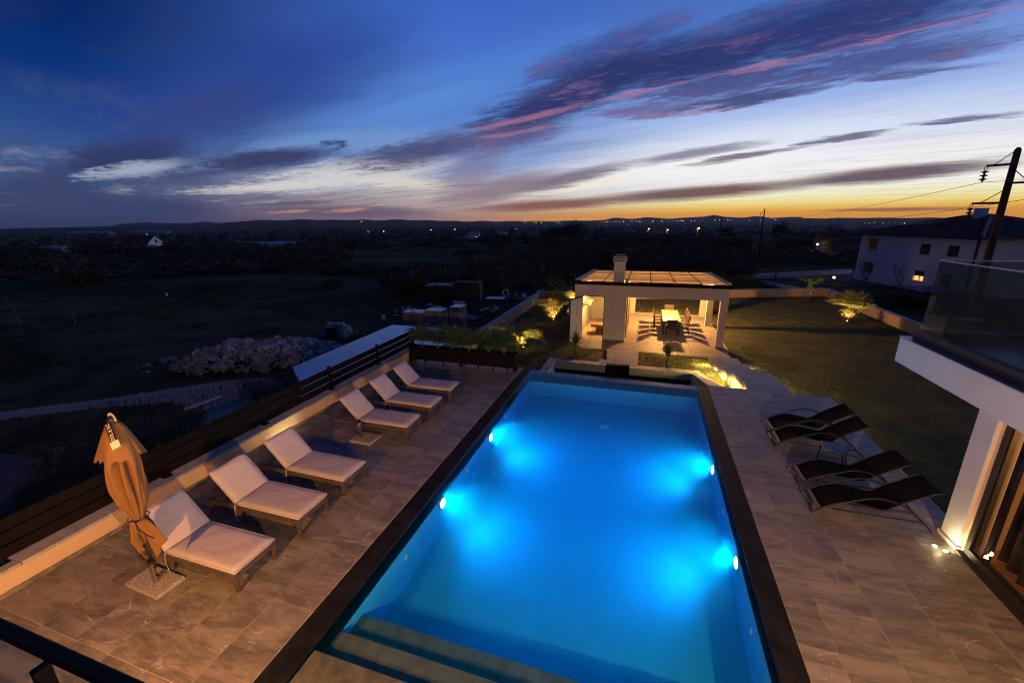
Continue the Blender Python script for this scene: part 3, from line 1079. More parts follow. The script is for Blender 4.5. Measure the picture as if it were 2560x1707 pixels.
def pasture():
    """tufts over the near field"""
    n = 60000
    r = 18 + 70 * rng.random(n) ** 1.3
    a = np.radians(rng.uniform(-56, 6, n)) - CAM_YAW
    x, y = r * np.sin(a), r * np.cos(a)
    patch = np.sin(x * .33 + 1) + np.sin(y * .41 + x * .2) + np.sin(x * .9 - y * .6)
    keep = (patch > rng.uniform(-2.0, 1.4, n)) & ~((x > -15) & (x < -8.5) & (y < 21.5)) & ~((x > -9) & (y < 40)) & ~((x > -15.5) & (y < 12))
    keep &= ~(np.abs((y - 8.2) - (x + 23.7) * 0.92) < .75) | (x > -17)
    x, y, r = x[keep], y[keep], r[keep]
    n = len(x)
    z = -2.3 - 0.0195 * np.clip(r - 25, 0, 875)
    h = rng.uniform(.06, .24, n) * (1 + (r > 45) * .7)
    an = rng.uniform(0, 2 * PI, n)
    w = rng.uniform(.012, .03, n) * (1 + r / 60)
    V = np.zeros((n, 3, 3))
    V[:, 0, 0] = x - w * np.cos(an); V[:, 0, 1] = y - w * np.sin(an); V[:, 0, 2] = z - .05
    V[:, 1, 0] = x + w * np.cos(an); V[:, 1, 1] = y + w * np.sin(an); V[:, 1, 2] = z - .05
    V[:, 2, 0] = x + rng.uniform(-.12, .12, n); V[:, 2, 1] = y + rng.uniform(-.12, .12, n); V[:, 2, 2] = z + h
    tag(link('pasture_grass', np_mesh('pasture_grass', V.reshape(-1, 3), np.arange(3 * n).reshape(-1, 3), M_DRY)), 'rough dry tufts of pasture grass beyond the terrace', 'grass', kind='stuff')


pasture()


def garden_walls():
    def run(name, pts, zt, label, th=0.22, base=-2.6, cap=0.04, m=M_CREAM, step=0.9):
        t = empty(name, (pts[0][0], pts[0][1], LZ))
        off = Vector(t.location)
        for (xa, ya), (xb, yb) in zip(pts, pts[1:]):
            d = Vector((xb - xa, yb - ya, 0))
            L = d.length
            R = Matrix.Rotation(math.atan2(d.y, d.x), 3, 'Z')
            o = obj('wall', MB().obox(((xa + xb) / 2, (ya + yb) / 2, (zt + base) / 2), (L + th * .98, th, zt - base), R), m, t)
            o.location = -off
            k = max(1, int(L / step))
            me = MB().cbox(-L / k / 2 + .004, L / k / 2 - .004, -(th / 2 + .04), th / 2 + .04, 0, cap, .006).mesh('coping_stone', M_COPING)
            for i in range(k):
                f = (i + .5) / k
                c = link('coping_stone', me, t, Vector((xa + (xb - xa) * f, ya + (yb - ya) * f, zt + .001)) - off, (0, 0, math.atan2(d.y, d.x)))
        tag(t, label, 'wall')
        return t
    run('garden_wall', [(-7.62, 13.2), (-7.62, 30.9)], -.42, 'long cream garden wall with stone cap left of the pavilion palms')
    run('garden_wall', [(-7.5, 31.1), (6.35, 35.7), (13.45, 38.1)], -.46, 'cream garden wall closing the lawn behind the pavilion')
    run('garden_wall', [(13.45, 38.1), (13.45, 6.0)], -.46, 'cream garden wall with pale cap running past the lit fan palm')
    obj_ = obj('pillar', MB().cbox(-7.85, -7.35, 30.75, 31.25, -2.5, -.30, .01), M_CREAM)
    tag(obj_, 'short cream pillar on the far left corner of the garden wall', 'pillar')


garden_walls()


# ------------------------------------------------------------------ low wall, fence and planter on the left
def terrace_wall():
    t = empty('terrace_wall', (-8.0, 5, 0))
    off = Vector(t.location)
    o = obj('wall', MB().box(-8.2, -7.85, -2.6, 12.95, -2.6, .33), M_CREAM, t)
    o.location = -off
    o = obj('skirting', MB().box(-7.85, -7.836, -2.6, 12.9, -.02, .07), M_SLATE, t)
    o.location = -off
    me = MB().cbox(-.215, .205, -.497, .497, 0, .045, .007).mesh('coping_stone', M_COPING)
    for k in range(15):
        c = link('coping_stone', me, t, Vector((-8.02, -2.1 + k * 1.0, .331)) - off)
    tag(t, 'low cream terrace wall with grey coping stones behind the white loungers', 'wall')


def rail_fence():
    t = empty('rail_fence', (-8.04, 5, .38))
    off = Vector(t.location)
    z0 = .377
    ys = [-1.9, .2, 2.3, 4.42, 6.55, 8.72, 10.9, 13.05]
    pm = MB()
    pm.cbox(-.035, .035, -.035, .035, .012, .66, .006)
    pm.box(-.07, .07, -.07, .07, 0, .012)
    pme = pm.mesh('post', M_FENCE)
    for y in ys:
        link('post', pme, t, Vector((-8.04, y, z0)) - off)
    for ya, yb in zip(ys, ys[1:]):
        for za, zb in ((.045, .205), (.235, .41), (.44, .60)):
            me = MB().cbox(-.013, .013, -(yb - ya) / 2 + .038, (yb - ya) / 2 - .038, 0, zb - za, .004).mesh('rail', M_FENCE)
            link('rail', me, t, Vector((-8.04, (ya + yb) / 2, z0 + za)) - off)
    tag(t, 'dark brown three rail fence on top of the terrace wall', 'fence')


def planter():
    t = empty('planter_box', (-5.8, 12.53, 0))
    off = Vector(t.location)

    def part(n, mb, m):
        o = obj(n, mb, m, t)
        o.location = -off
    x0, x1, y0, y1 = -7.80, -3.86, 12.36, 12.72
    for x in (x0 + .04, -5.82, x1 - .04):
        for y in (y0 + .035, y1 - .035):
            part('post', MB().cbox(x - .04, x + .04, y - .035, y + .035, 0, .60, .005), M_FENCE)
    for x in (-7.2, -6.5, -5.2, -4.65, -4.15):
        part('leg', MB().box(x - .02, x + .02, y0 + .05, y0 + .09, 0, .16), M_FENCE)
    for xa, xb in ((x0 + .083, -5.863), (-5.777, x1 - .083)):
        for za, zb in ((.12, .262), (.275, .42), (.433, .575)):
            part('board', MB().cbox(xa, xb, y0, y0 + .025, za, zb, .003), M_FENCE)
            part('board', MB().cbox(xa, xb, y1 - .025, y1, za, zb, .003), M_FENCE)
    for x in (x0, x1 - .025):
        for za, zb in ((.12, .262), (.275, .42), (.433, .575)):
            part('board', MB().cbox(x, x + .025, y0 + .072, y1 - .072, za, zb, .003), M_FENCE)
    part('soil', MB().box(x0 + .03, x1 - .03, y0 + .03, y1 - .03, .2, .5), mat('potting_soil', (.03, .022, .016), 1, bump=1.0, bscale=30))
    tag(t, 'long dark slatted planter box at the far end of the terrace', 'planter')


terrace_wall()
rail_fence()
planter()


def leaf_cloud(name, n, size, m, seedv, rx=.5, ry=.5, rz=.5, base=0.12, lumps=7, up=.3, flat=False):
    """a crown of many small leaf faces gathered in uneven clumps"""
    g = np.random.default_rng(seedv)
    cs = g.normal(0, .42, (lumps, 3))
    cs[:, 2] = np.abs(cs[:, 2]) * .7 + .1
    which = g.integers(0, lumps, n)
    d = g.normal(0, 1, (n, 3))
    d /= np.linalg.norm(d, axis=1)[:, None]
    rad = .50 * g.random(n) ** .45 * (0.75 + .5 * g.random(lumps)[which])
    p = cs[which] * .8 + d * rad[:, None]
    p[:, 2] += .35
    p[:, 2] = np.where(p[:, 2] < base, base + g.random(n) * .12, p[:, 2])
    c = p * np.array([rx, ry, rz])
    # leaf quads
    a = g.normal(0, 1, (n, 3)); a[:, 2] += up
    a /= np.linalg.norm(a, axis=1)[:, None]
    b = np.cross(a, g.normal(0, 1, (n, 3)))
    b /= np.linalg.norm(b, axis=1)[:, None]
    s = size * g.uniform(.6, 1.3, n)[:, None]
    V = np.stack([c - b * s * .28, c + a * s * .5 - b * s * .02, c + a * s, c + b * s * .28 + a * s * .45], axis=1).reshape(-1, 3)
    F = np.arange(4 * n).reshape(-1, 4)
    return np_mesh(name, V, F, m)


def potted_shrubs():
    xs = [-7.35, -6.72, -6.2, -5.55, -4.85, -4.3]
    labels = ['leafy laurel shrub in the planter next to the end fence post', 'second laurel shrub from the fence end of the planter',
              'wide laurel shrub in the planter just left of its middle post', 'laurel shrub in the planter just right of its middle post',
              'tall laurel shrub in the planter, one before its right end', 'laurel shrub at the right end of the planter beside the lit palm']
    for i, (x, lb) in enumerate(zip(xs, labels)):
        t = empty('potted_shrub', (x, 12.54, .5))
        sc = [1.0, .95, 1.1, .95, 1.1, 1.0][i]
        link('foliage', leaf_cloud('foliage', 2600, .085, M_LAUREL, 40 + i, .60 * sc, .46, .68 * sc, .30, 9), t, (0, 0, .10))
        mb = MB()
        for k in range(5):
            an = k * 1.26 + i
            mb.tube([(0, 0, 0), (.05 * math.cos(an), .05 * math.sin(an), .15), (.17 * math.cos(an), .14 * math.sin(an), .42)], [.011, .009, .005], 5)
        obj('stem', mb, M_TWIG, t)
        tag(t, lb, 'shrub', 'laurel shrubs in the planter box')


potted_shrubs()


# ------------------------------------------------------------------ white loungers
def make_lounger():
    t = empty('sun_lounger', (0, 0, 0))
    tag(t, cat='sun lounger', group='white cushioned loungers along the fence')
    # local: x=0 foot end, negative towards the head; width along y
    f = MB()
    for y in (-.30, .30):
        f.cbox(-1.95, 0, y - .025, y + .025, .22, .29, .006)
    for x in (-1.93, -1.28, -.025):
        f.cbox(x - .025, x + .025, -.275, .275, .22, .29, .006)
    obj('frame', f, M_WICKER, t)
    obj('seat_base', MB().box(-1.25, -.05, -.274, .274, .262, .296), M_WICKER, t)
    for x in (-1.91, -1.27, -.03):
        for y in (-.30, .30):
            lg = MB().add([(x - .03, y - .03, .22), (x + .03, y - .03, .22), (x + .03, y + .03, .22), (x - .03, y + .03, .22),
                           (x - .02, y - .02, 0), (x + .02, y - .02, 0), (x + .02, y + .02, 0), (x - .02, y + .02, 0)],
                          [(0, 1, 2, 3), (7, 6, 5, 4), (0, 4, 5, 1), (1, 5, 6, 2), (2, 6, 7, 3), (3, 7, 4, 0)])
            obj('leg', lg, M_WICKER, t)
    # hinged back: from (-1.28,.30) up to (-1.72,.80)
    ang = math.atan2(.47, -.44)
    bx, bz = -1.29, .31
    dx, dz = math.cos(ang), math.sin(ang)
    nx, nz = dz, -dx

    def P(u, w, y):
        return (bx + dx * u + nx * w, y, bz + dz * u + nz * w)

    def slab(u0, u1, w0, w1, y0, y1):
        mb = MB()
        vs = [P(u0, w0, y0), P(u1, w0, y0), P(u1, w0, y1), P(u0, w0, y1), P(u0, w1, y0), P(u1, w1, y0), P(u1, w1, y1), P(u0, w1, y1)]
        return mb.add(vs, [(0, 3, 2, 1), (4, 5, 6, 7), (0, 1, 5, 4), (1, 2, 6, 5), (2, 3, 7, 6), (3, 0, 4, 7)])
    obj('back_frame', slab(0, .62, -.03, 0, -.29, .29), M_WICKER, t)
    for y in (-.2, .2):
        obj('back_strut', MB().tube([P(.42, -.03, y), (-1.78, y, .25)], .011, 6), M_BLACKMETAL, t)

    def cushion(name, fn, L, W, T, seed):
        """soft pad: grid top with rounded rim; fn maps (u, w, y) to space"""
        nu, nv = 14, 9
        V, F = [], []
        rr = random.Random(seed)
        ph = [rr.uniform(0, 6) for _ in range(4)]
        for side in (0, 1):
            for i in range(nu + 1):
                for j in range(nv + 1):
                    u, v = i / nu, j / nv
                    e = min(u, 1 - u) * L
                    g = min(v, 1 - v) * W
                    k = min(1, e / .035) ** .5 * min(1, g / .035) ** .5 if min(e, g) > 0 else 0
                    mid = T * .5
                    puff = T * .5 * (.45 + .55 * k) + (.004 * math.sin(u * 9 + ph[0]) * math.sin(v * 7 + ph[1]) + .003 * math.sin(u * 23 + v * 11 + ph[2])) * k
                    w = mid + (puff if side else -T * .5 * (.5 + .5 * k))
                    uu = u * L + (.006 if 0 < u < 1 else 0) * 0
                    V.append(fn(uu, w, (v - .5) * W))
        n = (nu + 1) * (nv + 1)
        for i in range(nu):
            for j in range(nv):
                a = i * (nv + 1) + j
                q = (a, a + 1, a + nv + 2, a + nv + 1)
                F.append(q)
                F.append(tuple(n + k for k in reversed(q)))
        rim = [j for j in range(nv + 1)] + [i * (nv + 1) + nv for i in range(1, nu + 1)] + [nu * (nv + 1) + j for j in range(nv - 1, -1, -1)] + [i * (nv + 1) for i in range(nu - 1, 0, -1)]
        for a, b in zip(rim, rim[1:] + rim[:1]):
            F.append((a, n + a, n + b, b))
        mb = MB().add(V, F)
        c = obj(name, mb, M_CUSHION, t, smooth=True)
        for k_ in (0, 1):
            ps = [V[(n if k_ else 0) + a] for a in rim[::2]]
            obj('piping', MB().tube(ps + [ps[0]], .0045, 5, False), M_CUSHION, c, True)
        return c
    cushion('seat_cushion', lambda u, w, y: (.01 - u, y, .297 + w), 1.30, .65, .075, 1)
    cushion('back_cushion', lambda u, w, y: P(u, w, y), .67, .65, .07, 2)
    ti = MB()
    ti.tube([(-1.29, -.32, .33), (-1.31, -.335, .24), (-1.29, -.345, .12), (-1.25, -.35, .02)], .004, 4)
    ti.tube([(-1.29, -.32, .33), (-1.27, -.34, .25), (-1.285, -.35, .17), (-1.30, -.34, .10)], .004, 4)
    obj('tie', ti, M_CUSHION, t)
    return t


L0 = make_lounger()
LOUNGERS = [(3.46, 0, 'wicker lounger with white cushion right behind the closed ochre parasol'),
            (4.56, .3, 'white cushioned lounger second from the closed ochre parasol'),
            (5.60, -.5, 'white cushioned lounger hiding the glowing floor light by the wall'),
            (7.72, .4, 'white cushioned lounger beside the parasol base without a parasol'),
            (8.83, -.3, 'white cushioned lounger between the empty parasol base and the last lounger'),
            (9.95, .8, 'white cushioned lounger farthest away, nearest the planter box')]
for i, (y, a, lb) in enumerate(LOUNGERS):
    o = L0 if i == 0 else copy_tree(L0)
    o.location = (-4.90 + random.uniform(-.01, .01), y, 0)
    o.rotation_euler = (0, 0, math.radians(a))
    o['label'] = lb


# ------------------------------------------------------------------ closed parasol and bare base
def base_slab(t):
    obj('base', MB().cbox(-.04, .50, -.22, .22, 0, .05, .006), M_GRANITE, t)
    mb = MB()
    mb.lathe([(.0, .05), (.032, .05), (.032, .42), (.028, .425)], (.1, 0, 0), 16)
    obj('sleeve', mb, M_STEEL, t, True)
    obj('collar', MB().lathe([(.03, .40), (.042, .40), (.042, .45), (.03, .46)], (.1, 0, 0), 16), M_BLACKMETAL, t)
    for z in (.33, .2):
        obj('knob', MB().tube([(.13, 0, z), (.18, 0, z)], .012, 8), M_BLACKMETAL, t)


def parasol():
    t = empty('closed_parasol', (-6.12, 2.92, 0))
    t.rotation_euler = (0, 0, math.radians(-2))
    obj('base', MB().cbox(-.38, .28, -.17, .19, 0, .05, .006), M_GRANITE, t)
    # lean of the pole
    lx, ly = .075, -.015

    def ax(z):
        return Vector((lx * z, ly * z, z))
    mb = MB()
    mb.tube([ax(.05), ax(.40)], .032, 16, False)
    obj('sleeve', mb, M_STEEL, t, True)
    obj('collar', MB().tube([ax(.38), ax(.425)], .042, 16), M_BLACKMETAL, t)
    for z in (.32, .18, .41):
        obj('knob', MB().tube([ax(z) + Vector((.03, 0, 0)), ax(z) + Vector((.075, .01, 0))], .012, 8), M_BLACKMETAL, t)
    obj('pole', MB().tube([ax(.4), ax(2.52)], .021, 14), M_STEEL, t, True)
    # canopy, gathered round the pole
    n, rows = 128, 46
    V, F = [], []
    prof = [(.62, .07), (.70, .11), (.85, .16), (1.0, .14), (1.14, .09), (1.22, .12), (1.4, .19), (1.65, .215), (1.9, .205), (2.1, .185), (2.25, .15), (2.36, .10), (2.46, .05), (2.50, .03)]

    def R(z):
        for (a, ra), (b, rb) in zip(prof, prof[1:]):
            if a <= z <= b:
                k = (z - a) / (b - a)
                k = k * k * (3 - 2 * k)
                return ra + (rb - ra) * k
        return prof[-1][1]
    for i in range(rows + 1):
        z = .62 + (2.5 - .62) * i / rows
        for k in range(n):
            th = 2 * PI * k / n
            tw = 1.1 * (z - 1.14)
            fold = abs(math.sin(4 * (th + tw * .35) + .5 * math.sin(2 * z))) ** .7
            fold2 = math.sin(9 * th - 3.1 * z + 1.0) * .5 + math.sin(15 * th + 5 * z) * .22
            amp = min(1, (2.5 - z) * 3) * (.35 + .65 * min(1, abs(z - 1.14) * 3.5))
            r = R(z) * (1 - .55 * amp * (1 - fold)) * (1 + .20 * amp * fold2)
            # lobes: left panel hangs lower, right side swells
            r *= .86 * (1 + .20 * math.cos(th - 3.0) * min(1, max(0, (1.9 - z)) * 1.2) * (1 if z > 1.0 else .3))
            zz = z
            if z < 1.0:
                zz = z - .16 * max(0, math.cos(th - 3.4)) * (1.0 - z) / .38 + .12 * max(0, math.cos(th + .4)) * (1 - z) / .38
            c = ax(zz)
            V.append((c.x + r * math.cos(th), c.y + r * math.sin(th) * .95, zz + .02 * fold2 * amp * (.5 if z > .8 else 1)))
    for i in range(rows):
        for k in range(n):
            k2 = (k + 1) % n
            F.append((i * n + k, i * n + k2, (i + 1) * n + k2, (i + 1) * n + k))
    obj('canopy', MB().add(V, F), M_CANVAS, t, True)
    # vent flounce over the top
    V, F = [], []
    rows = 12
    for i in range(rows + 1):
        u = i / rows
        for k in range(n):
            th = 2 * PI * k / n
            pleat = math.cos(6 * th + .6) * .5 + math.cos(11 * th) * .3 + math.cos(19 * th + 2) * .12
            rr_ = .045 + .165 * u ** .8
            rr_ *= 1 + (.20 * pleat) * u + .28 * u * max(0, math.cos(th - PI)) ** 2
            z = 2.50 - .46 * u ** 1.25 - .07 * u * pleat + .10 * u * max(0, math.cos(th - PI)) ** 2
            c = ax(z)
            V.append((c.x + rr_ * math.cos(th), c.y + rr_ * math.sin(th), z))
    for i in range(rows):
        for k in range(n):
            k2 = (k + 1) % n
            F.append((i * n + k, i * n + k2, (i + 1) * n + k2, (i + 1) * n + k))
    obj('flounce', MB().add(V, F), M_CANVAS, t, True)
    # loose corner sticking out to the right below the tie
    V, F = [], []
    nu, nv = 16, 22
    for i in range(nu + 1):
        u = i / nu
        for j in range(nv + 1):
            v = j / nv
            L = .46 * u
            wdt = .02 + .26 * u ** .7
            fold = math.sin(v * 13 + u * 2) * .025 * u
            x = .12 + L * (1 - .35 * v)
            z = 1.16 - .16 * u - wdt * v * 1.2 + .03 * math.sin(u * 5)
            y = -.02 - .10 * math.sin(v * PI) * (1 - .4 * u) + fold - .06 * u
            V.append((x + lx * z, y, z))
    for i in range(nu):
        for j in range(nv):
            a = i * (nv + 1) + j
            F.append((a, a + 1, a + nv + 2, a + nv + 1))
    fl = obj('loose_corner', MB().add(V, F), M_CANVAS, t, True)
    sm = fl.modifiers.new('thickness', 'SOLIDIFY')
    sm.thickness = .004
    mb = MB()
    c = ax(1.14)
    pts = [(c.x + .115 * math.cos(a), c.y + .11 * math.sin(a), 1.14 + .01 * math.sin(3 * a)) for a in np.linspace(0, 2 * PI, 26)]
    mb.tube(pts, .007, 6, False)
    mb.tube([(c.x + .08, c.y - .08, 1.15), (c.x + .2, c.y - .13, 1.10), (c.x + .33, c.y - .12, 1.03), (c.x + .42, c.y - .10, 1.0)], .006, 5)
    obj('tie', mb, M_BLACKMETAL, t, True)
    # carrying loop and finial
    c = ax(2.5)
    mb = MB()
    mb.lathe([(0, .09), (.035, .085), (.05, .05), (.05, 0)], c, 16)
    obj('finial', mb, M_BLACKMETAL, t, True)
    pts = [(c.x + .062 * math.cos(a), c.y, c.z + .03 + .085 * math.sin(a)) for a in np.linspace(0, PI, 14)]
    lp = MB()
    for p, q in zip(pts, pts[1:]):
        lp.bar(p, q, .03, .008, (0, 1, 0))
    obj('loop', lp, mat('grey_webbing', (.4, .38, .38), .8), t)
    # black band with lettering, white maker's tag, grey patch
    e = Vector((.78, -.45, -.62)).normalized()
    s = Vector((.0, -1, 0)).cross(e).normalized()
    nrm = Vector((.35, -.75, .55)).normalized()
    e = (e - nrm * e.dot(nrm)).normalized()
    s = nrm.cross(e)
    o0 = Vector((c.x + .03, c.y - .06, c.z + .015))
    band = MB()
    ply = [o0 + s * .035 + nrm * .012, o0 - s * .035 + nrm * .012, o0 + e * .24 - s * .035 + nrm * .012, o0 + e * .24 + s * .035 + nrm * .012]
    band.add(ply + [p - nrm * .004 for p in ply], [(0, 1, 2, 3), (7, 6, 5, 4), (0, 4, 5, 1), (1, 5, 6, 2), (2, 6, 7, 3), (3, 7, 4, 0)])
    bd = obj('strap', band, M_BLACKMETAL, t)
    fc = bpy.data.curves.new('lettering', 'FONT')
    fc.body = 'DOL # XC'
    fc.size = .05
    fc.extrude = .0008
    fc.align_x = 'CENTER'
    fc.align_y = 'CENTER'
    tmp = bpy.data.objects.new('lettering_curve', fc)
    col.objects.link(tmp)
    lme = bpy.data.meshes.new_from_object(tmp.evaluated_get(bpy.context.evaluated_depsgraph_get()))
    bpy.data.objects.remove(tmp)
    lme.materials.clear()
    lme.materials.append(mat('white_print', (.75, .68, .6), .8))
    fo = link('lettering', lme)
    fo.parent = bd
    fo.matrix_local = Matrix.Translation(o0 + e * .115 + nrm * .0145) @ Matrix((-e, -s, nrm)).transposed().to_4x4()
    tg = MB()
    ply = [o0 + e * .235 + s * .045 + nrm * .015, o0 + e * .235 - s * .045 + nrm * .015, o0 + e * .325 - s * .045 + nrm * .012, o0 + e * .325 + s * .045 + nrm * .012]
    tg.add(ply + [p - nrm * .002 for p in ply], [(0, 1, 2, 3), (7, 6, 5, 4), (0, 4, 5, 1), (1, 5, 6, 2), (2, 6, 7, 3), (3, 7, 4, 0)])
    obj('label_tag', tg, mat('white_tag', (.7, .58, .52), .8), t)
    tag(t, 'closed ochre parasol tied round its pole on a granite base', 'parasol')
    # empty second base
    t2 = empty('parasol_base', (-6.08, 7.18, 0))
    base_slab(t2)
    tag(t2, 'granite parasol base with an empty steel sleeve beside a lounger', 'parasol base')


parasol()


# ------------------------------------------------------------------ black loungers on the right
def spline(pts, n=8):
    out = []
    P = [Vector(p) for p in pts]
    P = [P[0] * 2 - P[1]] + P + [P[-1] * 2 - P[-2]]
    for i in range(1, len(P) - 2):
        for k in range(n):
            u = k / n
            a, b, c, d = P[i - 1], P[i], P[i + 1], P[i + 2]
            out.append(.5 * ((2 * b) + (c - a) * u + (2 * a - 5 * b + 4 * c - d) * u * u + (3 * b - a - 3 * c + d) * u ** 3))
    out.append(P[-2])
    return out


def make_black_lounger():
    t = empty('garden_lounger', (0, 0, 0))
    tag(t, cat='sun lounger', group='black mesh loungers beside the lawn')
    W = .57
    arm = [(-.01, 0.0), (.10, .10), (.30, .22), (.51, .32), (.77, .43), (.95, .44), (1.15, .39), (1.33, .28), (1.48, .14), (1.62, .0)]
    sl = [(.12, .115), (.30, .235), (.51, .30), (.74, .275), (.94, .25), (1.02, .28), (1.13, .38), (1.29, .50), (1.44, .60), (1.56, .675), (1.63, .685)]
    for y in (0, W):
        obj('arm_rail', MB().tube(spline([(x, y, z + .012) for x, z in arm]), .0125, 8), M_BLACKMETAL, t, True)
        yi = y + (.018 if y == 0 else -.018)
        obj('side_rail', MB().tube(spline([(x, yi, z) for x, z in sl]), .011, 8), M_BLACKMETAL, t, True)
        b = MB()
        b.tube([(.27, y, .145), (1.48, y, .15)], .011, 8)
        obj('base_bar', b, M_BLACKMETAL, t, True)
        b = MB()
        b.tube([(1.18, yi, .43), (1.34, y, .285)], .011, 8)
        obj('strut', b, M_BLACKMETAL, t, True)
    cb = MB()
    for x, z in ((.02, .045), (1.48, .155)):
        cb.tube([(x, 0, z), (x, W, z)], .011, 8)
    obj('cross_bar', cb, M_BLACKMETAL, t, True)
    obj('foot_bar', MB().obox((.10, W / 2, .115), (.05, W - .05, .018), Matrix.Rotation(-.7, 3, 'Y')), mat('grey_foot_plastic', (.07, .07, .075), .6), t)
    pts = spline([(x, 0, z) for x, z in sl], 6)
    V, F = [], []
    nv = 8
    for p in pts:
        for j in range(nv + 1):
            v = j / nv
            V.append((p.x, .02 + (W - .04) * v, p.z - .018 * math.sin(PI * v)))
    for i in range(len(pts) - 1):
        for j in range(nv):
            a = i * (nv + 1) + j
            F.append((a, a + nv + 1, a + nv + 2, a + 1))
    s = obj('sling', MB().add(V, F), M_SLING, t, True)
    md = s.modifiers.new('thickness', 'SOLIDIFY')
    md.thickness = .004
    return t


B0 = make_black_lounger()
for i, (x, y, a, lb) in enumerate(((2.95, 7.20, 0, 'black mesh lounger nearest the house column'), (2.97, 8.0, 1, 'black mesh lounger between the small blue table and the nearest one'),
                                   (2.93, 9.44, 0, 'black mesh lounger just beyond the small blue table'), (2.94, 10.07, 1, 'black mesh lounger farthest from the house, overlapping its neighbour'))):
    o = B0 if i == 0 else copy_tree(B0)
    o.location = (x, y, 0)
    o.rotation_euler = (0, 0, math.radians(a))
    o['label'] = lb


def side_table():
    t = empty('side_table', (3.80, 8.93, 0))
    t.rotation_euler = (0, 0, math.radians(-14))
    m = mat('blue_grey_table_top', (.03, .08, .17), .5)
    obj('table_top', MB().cbox(-.20, .20, -.20, .20, .39, .415, .006), m, t)
    for sx in (-1, 1):
        for sy in (-1, 1):
            obj('leg', MB().tube([(sx * .17, sy * .17, .39), (sx * .21, sy * .21, 0)], .013, 8), M_BLACKMETAL, t)
    obj('apron', MB().box(-.19, .19, -.19, .19, .365, .389), M_BLACKMETAL, t)
    tag(t, 'small square blue grey table between the black loungers', 'table')


side_table()


